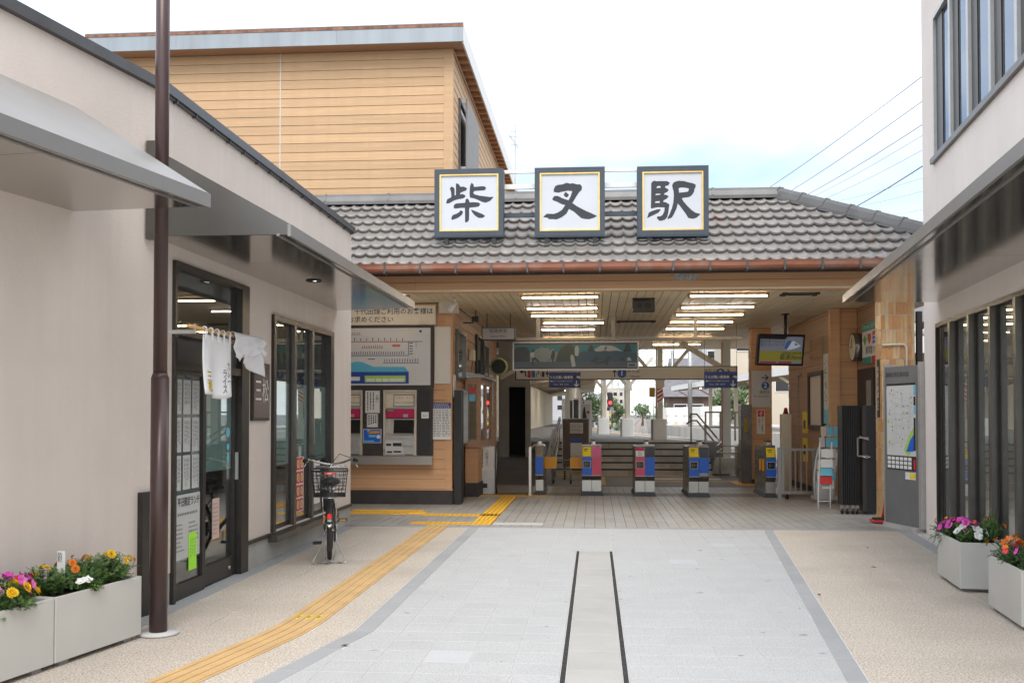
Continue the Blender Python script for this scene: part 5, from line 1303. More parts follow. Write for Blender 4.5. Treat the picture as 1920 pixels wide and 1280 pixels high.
# ================================================================== GATES
GP = M('gate_panel', (.46,.45,.43), .3, .75, var=.06, scale=6)
def cabinet(t, x0, x1, colA, disp=None, reader=None, cap=None, flapL=False, flapR=False, low=.0):
    """one gate cabinet in local coordinates: x across, y from front (0) to back"""
    prof = [(.10,.07),(.10,.30),(.055,.36),(.03,.40),(.03,.76),(.12,.97),(.12,1.0),(.30,1.0),(.33,.96),(1.35,.96),(1.42,.90),(1.42,.07)]
    q = MB(); q.prism([(x0,a,b) for a,b in prof],(x1-x0,0,0)); q.build('cabinet', m_steel_d, t)
    q = MB(); q.box(x0+.004,x1-.004,.088,.0995,.085,.295); q.build('kick_panel', GP, t)
    q = MB(); q.box(x0+.002,x1-.002,.0,.0295,.40+low,.755); q.build('front_panel', colA, t)
    q = MB(); q.box(x0-.001,x1+.001,.004,.029,.39+low,.3995+low); q.build('panel_edge', m_alu, t)
    if disp:
        q = MB(); q.mat(1).box(x0+.018,x1-.022,-.004,-.0005,.545,.685); q.mat(0).box(x0+.026,x1-.030,-.007,-.0045,.553,.677); q.build('display', [m_dkgl, m_lgrey], t)
        p = Plane((x0,-.007,.553),(1,0,0)); q = MB(); w_ = x1-x0
        p.line(q,(w_*.25,.062),(w_*.7,.062),.012,1); p.line(q,(w_*.25,.062),(w_*.42,.10),.012,1); p.line(q,(w_*.25,.062),(w_*.42,.024),.012,1)
        q.build('arrow', M('led_olive',(.16,.15,.03),.5), t)
    u = V((0,.09,.21)).normalized(); pl_ = Plane((x0,.03,.765),(1,0,0),u)
    if reader == 'yellow':
        q = MB(); c = pl_.p((x1-x0)/2,.10,0); q.obox(c+pl_.n*.004, V(((x1-x0)/2-.012,0,0)), u*.095, pl_.n*.012); q.build('card_reader', m_yel, t)
        q = MB(); pr = Plane(pl_.p(0,0,0)+pl_.n*.016,(1,0,0),u); pr.rect(q,.035,.12,.145,.16,1); pr.rect(q,.045,.11,.115,.122,1); pr.rect(q,.045,.11,.10,.107,1); q.build('slot', m_black, t)
    elif reader == 'ic':
        q = MB(); c = pl_.p((x1-x0)/2,.10,0); q.obox(c+pl_.n*.004, V(((x1-x0)/2-.012,0,0)), u*.095, pl_.n*.012); q.build('card_reader', m_white, t)
        q = MB(); pr = Plane(pl_.p(0,0,0)+pl_.n*.016,(1,0,0),u); pr.rect(q,.014,x1-x0-.014,.125,.19,1); q.build('upper_label', m_mag, t)
        text('IC',.075,m_rblue,t,pr,(x1-x0)/2,.085,1); text('専用',.045,m_rblue,t,pr,(x1-x0)/2,.03,1)
    elif reader: 
        q = MB(); c = pl_.p((x1-x0)/2,.10,0); q.obox(c+pl_.n*.001, V(((x1-x0)/2-.006,0,0)), u*.105, pl_.n*.010); q.build('upper_panel', reader, t)
    if reader in ('yellow','ic'):
        q = MB(); q.cyl(((x0+x1)/2,.20,1.0),((x0+x1)/2,.20,1.012),.06,16); q.build('touch_pad', m_purple, t)
    for s_, fl in ((-1,flapL),(1,flapR)):
        if fl:
            xa = x0 if s_ < 0 else x1; q = MB()
            for (xx,yy) in ((0,0),): pass
            r_ = .03; pts = []
            for cxx, czz, a0 in ((.25-r_,.50+r_,-90),(.25-r_,.735-r_,0),(0,.735,None),(0,.50,None)):
                if a0 is None: pts.append((cxx,czz))
                else: pts += [(cxx+r_*math.cos(R(a0+30*k)),czz+r_*math.sin(R(a0+30*k))) for k in range(4)]
            q.prism([(xa+s_*a_,.55,b_) for a_,b_ in pts],(0,.02,0)); q.build('flap', m_orange, t)
def gate(lab, X, Y, cabs, tower=None, rz=0, w=None):
    t = thing('ticket_gate', lab, 'ticket gate', (X, Y, 0), rz=rz, group='automatic ticket gates', local=True)
    xa = min(c[0] for c in cabs); xb = max(c[1] for c in cabs)
    q = MB(); q.add([(xa-.03,.05,.0),(xb+.03,.05,0),(xb+.03,1.47,0),(xa-.03,1.47,0),(xa-.004,.09,.075),(xb+.004,.09,.075),(xb+.004,1.43,.075),(xa-.004,1.43,.075)],[(4,5,6,7),(0,1,5,4),(1,2,6,5),(2,3,7,6),(3,0,4,7)]); q.build('base', m_navy, t)
    for c in cabs: cabinet(t, *c)
    if tower is not None:
        q = MB(); q.box(tower-.035,tower+.035,.14,.50,.80,1.06); q.build('sensor_tower', m_steel, t)
        q = MB(); q.box(tower-.032,tower-.002,.132,.139,.95,1.05); q.build('sensor_label', m_yel, t)
        q = MB(); q.box(tower-.038,tower+.038,.12,.52,1.061,1.085); q.build('tower_cap', m_black, t)
gate('ticket gate end cabinet with one blue panel and a bare steel post, leftmost', -1.115, 20.25, [(-.055,.10,m_blue_b,None,'none' and m_steel_d,None,False,True)], tower=.02)
gate('ticket gate with blue and pink panels and yellow reader, left of centre', -.06, 20.22, [(-.19,.0,m_blue_b,True,'yellow',None,True,False),(.004,.19,m_pink,None,m_pinkl)], tower=.035)
gate('ticket gate with pink display panel and white IC label, centre', .975, 20.08, [(-.19,.0,m_pink,True,'ic'),(.004,.19,m_blue_b,None,m_navy)], tower=.035)
gate('ticket gate with two blue panels and yellow reader, right of centre', 2.00, 19.95, [(-.19,.0,m_blue_b,True,'yellow'),(.004,.19,m_blue_b,None,m_navy,None,False,False,.06)], tower=.035)
gate('single ticket gate cabinet with blue display panel beside the steel fence, rightmost', 3.36, 19.95, [(-.09,.10,m_blue_b,True,'yellow',None,False,False)], tower=-.02)
gt = bpy.data.objects[[o.name for o in COL.objects if o.name.startswith('ticket_gate') and o.type == 'EMPTY'][-1]]
for y_ in (.28, .62):
    q = MB(); q.box(-.115,-.0905,y_,y_+.05,.50,.72); q.build('flap', m_orange, gt)
t = thing('steel_post', 'tall flat stainless post at the left end of the ticket gates', 'post', (-1.27, 20.2, 0))
q = MB(); q.bbox(-1.305,-1.235,20.15,20.27,0,.96,.012); q.build('post', m_steel, t); q = MB(); q.tube([(-1.27,20.2,.90),(-1.22,20.3,.96),(-1.10,20.45,1.0),(-1.03,20.55,.98)],.018,8); q.build('rail', m_steel, t)
# sensor post by the office
a = at(899,925,20.5); b = at(928,836,20.5)
t = thing('notice_post', 'grey steel floor post with a white vertical notice beside the office wall', 'post', ((a.x+b.x)/2, 20.6, 0))
q = MB(); q.bbox(a.x,b.x,20.5,20.7,0,b.z,.01); q.build('body', m_alu, t)
q = MB(); q.box(a.x+.02,b.x-.04,20.494,20.4995,.48,b.z-.02); q.build('notice', m_paper, t)
p = Plane((a.x+.02,20.494,.48),(1,0,0)); text('ご利用下さい',.062,m_inkb,t,p,.13,.23,1,vertical=True,ls=.85); q = MB(); p.scribble(q,.01,.07,.02,.42,1,.02,1,.9,True,.03); q.build('small_print', m_inkb, t)
q = MB(); q.box(a.x+.07,a.x+.16,20.493,20.499,.12,.21); q.build('hatch', m_black, t)
q = MB(); q.cyl((b.x+.02,20.6,0),(b.x+.02,20.6,b.z+.02),.018,8); q.build('side_tube', m_steel_d, t)

# ================================================================== RIGHT SIDE OF THE HALL
t = thing('fence_gate', 'low stainless barred swing gate on a caster beside the last ticket gate', 'gate', (3.85, 19.6, 0))
FYg = 19.62; x0, x1 = at(1466,900,FYg).x, at(1528,900,FYg).x
q = MB(); q.box(x0,x0+.045,FYg,FYg+.04,.10,.955); q.box(x1-.045,x1,FYg,FYg+.04,.10,.955); q.box(x0+.045,x1-.045,FYg,FYg+.04,.91,.955); q.box(x0+.045,x1-.045,FYg,FYg+.04,.10,.155); q.build('frame', m_steel, t)
for i in range(4):
    xx = x0+.045+(x1-x0-.09)*(i+1)/5; q = MB(); q.box(xx-.011,xx+.011,FYg+.01,FYg+.03,.155,.91); q.build('bar', m_steel, t)
for xx in (x0-.075, x1+.01):
    q = MB(); q.box(xx,xx+.065,FYg-.02,FYg+.06,0,.97); q.build('post', m_steel, t)
q = MB(); q.cyl((x0+.10,FYg+.02,.04),(x0+.10,FYg+.045,.04),.038,12); q.box(x0+.08,x0+.12,FYg,FYg+.05,.06,.10); q.build('caster', m_black, t)
# ceiling monitor
t = thing('monitor', 'black information monitor with a train picture hanging from the ceiling', 'monitor', (3.6, 20.6, 2.5))
A = [at(1410.5,628.5,20.4), at(1497.5,623.5,20.75), at(1506.5,683.5,20.75), at(1417.5,687.5,20.4)]
u = (A[1]-A[0]).normalized(); C0 = (A[3]+A[2])/2; W_ = (A[1]-A[0]).length; v = (A[0]-A[3]); H_ = v.length
u = V((u.x,u.y,0)).normalized(); v = V((-.0,-.16,1)).normalized(); v = (v-u*v.dot(u)).normalized()
pm = Plane(C0-u*W_/2, u, v); q = MB(); q.obox(pm.p(W_/2,H_/2,0)-pm.n*.035, u*W_/2, v*H_/2, pm.n*.035); q.build('case', m_black, t)
q = MB()
scm = [M('scr_lav',(.14,.15,.19),.3,emit=.2), M('scr_yel',(.17,.16,.03),.3,emit=.2), M('scr_dark',(.02,.025,.03),.3), M('scr_white',(.22,.24,.26),.3,emit=.4), M('scr_red',(.16,.015,.02),.3,emit=.3), M('scr_blue',(.03,.06,.16),.3,emit=.3)]
e = .045
q.mat(0); pm.rect(q,e,W_-e,e,H_-e,1); q.mat(1); pm.rect(q,e,W_-e,e+.05,H_*.47,2); q.mat(2); pm.poly(q,[(e,H_-e),(W_*.62,H_-e),(W_*.57,H_*.84),(e,H_*.84)],2)
q.mat(3); pm.poly(q,[(W_*.56,H_*.55),(W_*.60,H_*.72),(W_*.68,H_*.80),(W_*.78,H_*.78),(W_*.92,H_*.64),(W_*.80,H_*.56),(W_*.64,H_*.50)],3)
q.mat(5); pm.poly(q,[(W_*.56,H_*.55),(W_*.60,H_*.74),(W_*.66,H_*.81),(W_*.72,H_*.79),(W_*.62,H_*.52)],4); pm.poly(q,[(W_*.79,H_*.74),(W_*.86,H_*.66),(W_*.78,H_*.66)],4)
q.mat(4); pm.rect(q,e+.02,W_*.42,e+.005,e+.04,3); pm.rect(q,W_*.45,W_*.74,e+.005,e+.04,3)
q.build('screen', scm, t)
m_scr_t = M('scr_text',(.03,.03,.06),.4)
text('成田空港アクセスは',.062,m_scr_t,t,pm,W_*.30,H_*.76,3); text('京成スカイライナー',.075,m_scr_t,t,pm,W_*.31,H_*.65,3); text('日暮里⇔成田空港',.052,m_scr_t,t,pm,W_*.73,H_*.40,3); text('最速36min',.12,m_scr_t,t,pm,W_*.74,H_*.27,3)
cp_ = pm.p(W_*.6,H_,0)-pm.n*.05
q = MB(); q.cyl((cp_.x,cp_.y,cp_.z-.1),(cp_.x,cp_.y,ZC-.001),.03,12); q.cyl((cp_.x,cp_.y,ZC-.02),(cp_.x,cp_.y,ZC-.0005),.08,16); q.build('ceiling_pole', m_black, t)
# platform sign on brown column
t = board('platform_sign', 'white upright platform sign with arrow and blue number 2 on the brown column', 'sign', 1409.5, 1444.5, 695, 763, 23.97, m_panel_w, d=.02)
a = at(1409.5,763,23.97); b = at(1444.5,695,23.97); W_, H_ = b.x-a.x, b.z-a.z; p = Plane((a.x,23.95,a.z),(1,0,0))
q = MB(); p.line(q,(W_*.52,H_*.81),(W_*.86,H_*.81),.022,1); p.line(q,(W_*.70,H_*.89),(W_*.87,H_*.81),.022,1); p.line(q,(W_*.70,H_*.73),(W_*.87,H_*.81),.022,1); q.build('arrow', m_ink, t)
q = MB(); p.circ(q,W_*.72,H_*.59,.088,1,24); q.build('number_disc', M('disc_blue',(.02,.12,.42),.5), t); text('2',.15,m_white,t,p,W_*.72,H_*.59,2,bold=.004)
text('金町',.092,m_inkb,t,p,W_*.60,H_*.41,1); text('方面',.042,m_inkb,t,p,W_*.88,H_*.41,1,vertical=True,ls=.7); text('for Kanamachi',.058,m_inkb,t,p,W_*.50,H_*.30,1)
t = board('warning_sign', 'narrow white warning sign with red pictogram below the platform sign', 'sign', 1419, 1434, 768, 813, 23.97, m_paper, d=.015)
a = at(1419,813,23.97); b = at(1434,768,23.97); W_, H_ = b.x-a.x, b.z-a.z; p = Plane((a.x,23.955,a.z),(1,0,0))
q = MB(); p.rect(q,.02,W_-.02,H_*.71,H_*.97,1); q.build('pictogram', m_red, t); q = MB(); p.circ(q,W_*.55,H_*.90,.018,2); p.line(q,(W_*.5,H_*.87),(W_*.4,H_*.79),.02,2); p.line(q,(W_*.4,H_*.79),(W_*.55,H_*.74),.016,2); p.line(q,(W_*.3,H_*.84),(W_*.7,H_*.84),.014,2); q.build('runner', m_paper, t)
text('かけこみ乗車は',.055,m_inkb,t,p,W_*.68,H_*.36,1,vertical=True,ls=.88,sx=.9); text('危険です',.055,m_red,t,p,W_*.3,H_*.46,1,vertical=True,ls=.88,sx=.9)
# alarm post with red lamp
t = thing('alarm_post', 'cream steel post with a red beacon on top behind the fence gate', 'post', (4.02, 22.0, 0))
a = at(1465,776,22.0); b = at(1484,776,22.0)
q = MB(); q.bbox(a.x,b.x,22.0,22.2,0,a.z,.01); q.build('body', m_cream_c, t)
q = MB(); q.cyl((a.x+.11,22.1,a.z),(a.x+.11,22.1,a.z+.03),.06,14); q.build('collar', m_black, t); q = MB(); q.cyl((a.x+.11,22.1,a.z+.03),(a.x+.11,22.1,a.z+.10),.05,14,.04); q.ball((a.x+.11,22.1,a.z+.10),.04,12,6); q.build('lamp', M('beacon',(.30,.012,.015),.2), t)
t = thing('squeegee', 'long-handled squeegee leaning on the right hall wall', 'squeegee', (4.3, 22.6, 0))
q = MB(); q.tube([(4.36,22.6,.0),(4.40,22.6,2.46)],.012,8); q.build('handle', m_galv, t); q = MB(); q.box(4.39,4.44,22.45,22.75,2.44,2.47); q.bar((4.40,22.6,2.34),(4.42,22.48,2.45),.012,.012); q.bar((4.40,22.6,2.34),(4.42,22.72,2.45),.012,.012); q.build('blade', m_galv, t)
def rposter(name, lab, y0, y1, z0, z1, mat, x, draw=None, mats=None, cat='poster'):
    """board on a wall that faces left (-X)"""
    t = thing(name, lab, cat, (x,(y0+y1)/2,z0)); q = MB(); q.box(x,x+.02,y0,y1,z0,z1); q.build('panel', mat, t)
    p = Plane((x,y1,z0),(0,-1,0)); mb = MB()
    if draw: draw(p, mb, y1-y0, z1-z0, t)
    if mb.f: mb.build('print', mats or m_inkb, t)
    return t
def d_map(p, mb, w, h, t):
    mb.mat(1); p.poly(mb,[(0,0),(w,0),(w,h*.25),(w*.6,h*.18),(0,h*.22)],1); mb.mat(2); p.circ(mb,w*.5,h*.55,w*.18,1); p.circ(mb,w*.6,h*.35,w*.15,1); p.circ(mb,w*.4,h*.75,w*.12,1)
    mb.mat(0)
    for i in range(24): x_, y_ = random.uniform(.05,w-.15), random.uniform(.1,h-.06); p.rect(mb,x_,x_+random.uniform(.03,.1),y_,y_+.012,2)
    mb.mat(3)
    for i in range(10): x_, y_ = random.uniform(.05,w-.15), random.uniform(.1,h-.06); p.rect(mb,x_,x_+.05,y_,y_+.015,2)
rposter('area_map','tall pale area map on the right hall wall beside the corner trim',19.76,20.2,1.42,2.75,m_mapw,4.41,d_map,[m_inkb,m_cyan,m_lime2,m_red],'map')
rposter('wall_notice','grey notice under the area map on the right hall wall',19.76,20.15,1.02,1.38,m_lgrey,4.41,lambda p,mb,w,h,t:(p.scribble(mb,.03,w-.03,.05,h-.05,4,.03,1,.7,False,.06)),m_red,'notice')
rposter('yellow_notice','narrow yellow and black notice low on the right hall wall, upper one',21.9,22.35,1.2,1.65,m_yel,4.43,lambda p,mb,w,h,t:(p.rect(mb,w*.25,w*.75,h*.2,h*.6,1)),m_black,'notice')
rposter('yellow_notice','narrow yellow and black notice low on the right hall wall, lower one',21.9,22.35,.6,1.1,m_yel,4.43,lambda p,mb,w,h,t:(p.rect(mb,w*.25,w*.75,h*.3,h*.7,1)),m_black,'notice')
board('no_smoking_sign','small upright sign with a red ring beside the brochure rack','sign',1541.5,1548,815,862,19.55,M('sign_brown',(.34,.2,.13),.6),d=.008,draw=lambda p,mb,w,h,t:(p.circ(mb,w*.5,h*.65,w*.42,1)),pmats=m_red)
def d_house(p, mb, w, h, t):
    mb.mat(1); p.rect(mb,0,w,h*.80,h,1); p.rect(mb,0,w*.48,0,h*.16,1); mb.mat(2); p.rect(mb,w*.5,w,0,h*.16,1); mb.mat(3); p.poly(mb,[(w*.05,h*.6),(w*.15,h*.72),(w*.25,h*.6),(w*.15,h*.44)],1); mb.mat(2); p.poly(mb,[(w*.3,h*.72),(w*.48,h*.72),(w*.48,h*.58),(w*.39,h*.45),(w*.3,h*.58)],1)
    mb.mat(4); p.rect(mb,w*.55,w*.98,h*.66,h*.76,1); mb.mat(5); p.rect(mb,w*.55,w*.75,h*.56,h*.64,1); mb.mat(2); p.rect(mb,w*.77,w*.98,h*.56,h*.64,1); mb.mat(6); p.rect(mb,w*.55,w*.98,h*.46,h*.54,1)
rposter('advert_board','green and white house repair advertisement board high behind the tiled pillar',17.75,19.0,2.50,3.22,m_paper,4.84,lambda p,mb,w,h,t:(d_house(p,mb,w,h,t), text('リフォーム・リノベーション',.10,m_white,t,p,w*.5,h*.9,2,sx=.95), text('東洋堂ハウス',.15,m_inkb,t,p,w*.55,h*.31,1,bold=.002)),[m_inkb,m_teal,m_red,m_green,m_mag,m_blue_b,m_purple],'sign')
t = thing('wall_clock', 'round steel-rimmed wall clock seen edge-on near the advertisement board', 'clock', (4.85,19.3,2.7))
q = MB(); q.cyl((4.90,19.32,2.83),(4.74,19.32,2.83),.26,28); q.build('case', m_steel_d, t); q = MB(); q.disc((4.737,19.32,2.83),(-1,0,0),.235,28); q.build('dial', m_cream, t); q = MB(); q.box(4.730,4.734,19.31,19.33,2.83,3.0); q.box(4.730,4.734,19.32,19.44,2.82,2.84); q.build('hands', m_black, t)
# black folded shutter on casters
t = thing('accordion_gate', 'tall black folded accordion gate on casters beside the tiled pillar', 'gate', (4.1, 17.0, 0))
gx0, gx1, gy = at(1579,960,16.9).x, at(1611,960,16.9).x, 16.9
n_ = 11
zt = at(1590,760,16.9).z
for k in range(n_):
    a_ = k/(n_-1); xx = gx0+(gx1-gx0)*a_; bow = .05*math.sin(a_*math.pi)
    q = MB(); q.box(xx, xx+(gx1-gx0)/n_*.62, gy-bow-.02, gy-bow+.25, .14, zt); q.build('slat', m_black, t)
q = MB(); q.box(gx0,gx1+.03,gy+.23,gy+.27,.14,zt); q.build('backing', m_black, t)
q = MB(); q.box(gx1+.03,gx1+.09,gy-.12,gy+.3,.05,zt); q.build('end_post', M('post_brownblack',(.045,.036,.032),.5), t)
q = MB(); q.box(gx1+.09,gx1+.27,gy-.1,gy+.25,.02,zt-.0); q.build('rear_stack', m_black, t)
q = MB(); q.bar((gx1-.05,gy-.13,1.22),(gx1-.05,gy-.13,.93),.02,.02); q.bar((gx1-.05,gy-.13,1.22),(gx1+.12,gy-.13,1.22),.02,.02); q.bar((gx1-.05,gy-.13,.93),(gx1+.12,gy-.13,.93),.02,.02); q.build('handle', m_steel, t)
q = MB(); q.tube([(gx1-.03,gy-.15,1.25),(gx1+.04,gy-.16,1.21),(gx1+.12,gy-.16,1.19)],.008,6); q.tube([(gx1+.0,gy-.15,.93),(gx1+.08,gy-.16,.90),(gx1+.14,gy-.16,.92)],.008,6); q.build('chain', m_steel, t)
for k, xx in enumerate((gx0-.02,gx0+.06,gx0+.15,gx0+.22)):
    q = MB(); q.mat(0).cyl((xx-.015,gy-.08,.05),(xx+.015,gy-.08,.05),.05,14); q.mat(1).box(xx-.022,xx+.022,gy-.10,gy-.04,.06,.14); q.build('caster', [m_rubber, m_steel], t)
# brochure racks
t = thing('brochure_rack', 'grey curved-side brochure stand full of leaflets behind the black gate', 'rack', (4.1, 18.6, 0))
ry = 18.9
for sx_ in (0, .36):
    q = MB(); q.tube([(3.96+sx_*.9,ry-.02-.25*0,.06),(3.95+sx_,ry,.45),(3.99+sx_,ry,.80),(4.10+sx_,ry+.05,1.15),(4.24+sx_,ry+.1,1.42)],.022,8); q.build('side_rail', m_lgrey, t)
q = MB(); q.box(3.95,4.35,ry-.02,ry+.3,.06,.12); q.box(3.96,4.32,ry-.01,ry+.02,.12,.40); q.build('base', m_lgrey, t)
lcol = [m_paper, m_lgrey, m_cream, m_paper, m_lgrey, m_cyan, m_greyp]
for r_ in range(5):
    for c_ in range(3):
        x_ = 3.99+.115*c_+.03*max(r_-1,0); z_ = .42+.2*r_; y_ = ry-.03+.02*r_
        q = MB(); q.obox((x_+.05,y_,z_+.07),(.048,0,0),(0,.004,0),(0,.02,.085)); q.build('leaflet', random.choice(lcol), t)
t = thing('magazine_stand', 'white wire magazine stand with red and blue papers in front of the brochure stand', 'rack', (4.0, 17.8, 0))
my = 17.9
q = MB()
for xx in (3.78,3.98):
    q.tube([(xx,my-.12,0),(xx+.04,my,.5),(xx+.07,my+.05,1.12)],.011,6); q.tube([(xx+.07,my+.28,0),(xx+.06,my+.1,.6)],.011,6)
q.tube([(3.79,my-.10,.12),(3.99,my-.10,.12)],.009,6); q.tube([(3.82,my,.52),(4.02,my,.52)],.009,6); q.build('wire_frame', m_white, t)
for k, (z_, mm) in enumerate(((.48,m_red),(.62,m_cyan),(.76,m_paper),(.93,m_paper),(.40,m_lgrey))):
    q = MB(); q.obox((3.93+.01*k,my-.03+.012*k,z_),(.10,0,0),(0,.008,0),(0,.02,.07)); q.build('magazine', mm, t)
# map board by the right building
t = thing('map_board', 'freestanding grey steel board with a city map beside the tiled pillar', 'map board', (4.3, 14.7, 0))
B0 = V((4.16,15.12,0)); B1 = V((4.375,14.30,0)); u = (B1-B0).normalized(); pn = Plane(B0,u); zt = 2.27; Lw = (B1-B0).length
q = MB(); q.prism([B0+V((0,0,.06)), B1+V((0,0,.06)), B1-pn.n*.16+V((0,0,.06)), B0-pn.n*.16+V((0,0,.06))],(0,0,zt-.06)); q.build('case', M('board_grey',(.20,.205,.21),.45,.3,var=.08,scale=3), t)
q = MB(); q.prism([B1+V((0,0,.04)), B1+u*.05+V((0,0,.04)), B1+u*.05-pn.n*.22+V((0,0,.04)), B1-pn.n*.22+V((0,0,.04))],(0,0,zt)); q.prism([B0-u*.03+pn.n*.004+V((0,0,.04)), B0+pn.n*.004+V((0,0,.04)), B0-pn.n*.2+V((0,0,.04)), B0-u*.03-pn.n*.2+V((0,0,.04))],(0,0,zt)); q.build('edge_post', m_alu, t)
q = MB(); pn.rect(q,.06,Lw-.05,.82,2.03,1); q.build('map_sheet', m_mapw, t)
q = MB(); mats_ = [m_inkb, m_cyan, m_lime2, m_red, m_paper, m_lgrey, m_blue_b]
q.mat(2); pn.poly(q,[(.50,1.10),(.62,1.30),(.74,1.42),(.74,1.12),(.60,1.02)],2); q.mat(6); pn.poly(q,[(.56,1.08),(.66,1.24),(.745,1.32),(.745,1.09)],3)
q.mat(2); pn.circ(q,.10,1.5,.03,2); pn.circ(q,.2,1.42,.02,2); pn.circ(q,.5,1.62,.02,2); pn.circ(q,.13,1.2,.025,2)
q.mat(0); pn.rect(q,.06,Lw-.05,2.0,2.03,2)
for i in range(9):
    x_ = .1+.07*i; q.mat(5); pn.line(q,(x_,1.1+.1*random.random()),(x_+random.uniform(-.1,.12),1.95),.006,2); pn.line(q,(.08,1.15+.09*i),(.72,1.12+.09*i+random.uniform(-.1,.15)),.006,2)
for i in range(30): x_, z_ = random.uniform(.1,.7), random.uniform(1.1,1.95); q.mat(3 if i % 3 == 0 else 0); pn.rect(q,x_,x_+.018,z_,z_+.014,3)
q.mat(0); pn.rect(q,.06,Lw-.05,.82,1.02,2); q.mat(4)
for i in range(6):
    for k in range(3): pn.rect(q,.08+.105*i,.165+.105*i,.84+.058*k,.885+.058*k,3)
q.mat(1); pn.rect(q,Lw-.10,Lw-.055,1.86,2.0,3); pn.rect(q,Lw-.10,Lw-.055,1.6,1.7,3); q.mat(3); pn.rect(q,Lw-.10,Lw-.055,.84,.98,4); q.mat(0); pn.rect(q,Lw-.10,Lw-.055,1.72,1.84,3); pn.rect(q,Lw-.10,Lw-.055,1.1,1.55,3)
q.build('map_print', mats_, t)
text('葛飾区周辺案内図',.075,m_inkb,t,pn,.33,2.15,1)
q = MB(); pn.rect(q,Lw-.32,Lw-.06,.70,.80,2); q.mat(1); pn.rect(q,Lw-.20,Lw-.07,.715,.785,3); q.build('sticker', [m_paper, m_yel], t)
q = MB(); q.prism([B0+V((0,0,0))+pn.n*.04, B1+pn.n*.04, B1-pn.n*.22, B0-pn.n*.22],(0,0,.058)); q.build('plinth', m_concrete, t)
t = thing('traffic_cone', 'small red traffic cone on its base tucked behind the map board', 'cone', (4.28,15.45,0))
q = MB(); q.bbox(4.07,4.40,15.36,15.66,.02,.05,.01); q.build('base', m_red, t); q = MB(); q.cyl((4.30,15.5,.05),(4.30,15.5,.55),.10,20,.02); q.build('body', m_red, t); q = MB(); q.bbox(4.09,4.38,15.38,15.6,.05,.075,.01); q.build('weight', m_rubber, t)
t = thing('plaque', 'narrow black vertical plaque with white characters on the tiled pillar', 'plaque', (4.27,15.85,1.5))
q = MB(); q.box(4.268,4.278,15.80,15.92,1.55,2.42); q.build('panel', m_inkb, t); p = Plane((4.268,15.86,1.98),(0,-1,0)); text('帝釈天参道入口',.10,m_white,t,p,0,0,1,vertical=True,ls=.95)

# ================================================================== BEHIND THE GATES: stairs, ramp, platforms
PZ = .83
q = MB(); q.prism([(-8,22.8,-.35),(6.5,22.8,-.35),(6.5,27.0,-.35),(-8,27.0,-.35)],(0,0,.349)); structure(q.build('passage_floor', m_asph_p))
sp = tag(bpy.data.objects.new('stairs', None), None, None, kind='structure'); COL.objects.link(sp); sp.location = (.9,27,0); OFF[sp.name] = V((.9,27,0))
for k in range(5):
    q = MB(); q.box(-1.05,3.05,27.0+.3*k,28.5,PZ/5*k+(.0005 if k else -.02),PZ/5*(k+1)-.0); so_ = q.build('step', m_concrete, sp)
    n = MB(); n.box(-1.05,3.05,26.992+.3*k,27.04+.3*k,PZ/5*(k+1)+.0005,PZ/5*(k+1)+.006); n.box(-1.05,3.05,26.99+.3*k,26.999+.3*k,PZ/5*(k+1)-.035,PZ/5*(k+1)+.0); n.build('nosing', m_black, so_)
    for xx in (-.3+.17*k, .9+.13*k, 2.1-.11*k):
        n = MB(); n.box(xx,xx+.008,26.9965+.3*k,26.9995+.3*k,PZ/5*k+.005,PZ/5*(k+1)-.04); n.build('joint', m_joint_d, so_)
q = MB(); q.box(-1.05,3.05,26.6,26.88,.0,.006); structure(q.build('tactile_band', m_tact_y))
q = MB(); q.box(-1.0,-.1,25.9,26.1,.0,.006); q.box(-.1,.25,23.2,26.2,.0,.007); structure(q.build('tactile_guide', m_tact_o))
q = MB(); q.box(-.5,.25,22.3,22.42,.0005,.004); q.box(1.2,3.1,25.4,25.75,.0,.004); structure(q.build('painted_line', m_lgrey))
q = MB(); q.box(1.2,4.0,24.6,24.75,.0,.005); q.box(3.2,3.9,23.4,24.6,.0,.0055); structure(q.build('tactile_line', m_tact_y))
# ramp on the left with parapet and hand rails
q = MB(); q.prism([(-2.5,23.2,.0),(-2.5,30.5,PZ),(-2.5,30.5,-.3),(-2.5,23.2,-.3)],(1.25,0,0)); structure(q.build('ramp', m_asph))
q = MB(); q.prism([(-1.25,23.6,0),(-1.25,30.5,PZ+.35),(-1.25,30.5,0),],(.14,0,0)); tag(q.build('ramp_parapet', m_greyp), 'dark sloping concrete parapet beside the ramp on the left', 'parapet')
t = thing('ramp_handrail', 'double grey tubular hand rail climbing beside the ramp', 'handrail', (-1.05,26,0))
for dz, mm in ((.0,m_greyp),(.22,m_greyp)):
    q = MB(); q.tube([(-1.0,23.9,.62+dz),(-1.0,24.2,.68+dz),(-1.0,29.2,1.28+dz),(-1.0,29.6,1.28+dz),(-1.0,29.75,1.18+dz)],.024,8); q.build('rail', mm, t)
for yy in (24.2,26,27.8,29.4):
    q = MB(); q.cyl((-1.0,yy,.0),(-1.0,yy,.90+.12*(yy-24.2)),.02,8); q.build('post', m_greyp, t)
q = MB(); q.tube([(-.95,24.3,.25),(-.93,24.4,.55),(-.9,24.9,.78),(-.88,25.0,1.0)],.022,8); q.tube([(-.98,24.1,.35),(-.9,24.2,.75),(-.86,24.6,.9)],.022,8); q.build('end_loop', m_steel, t)
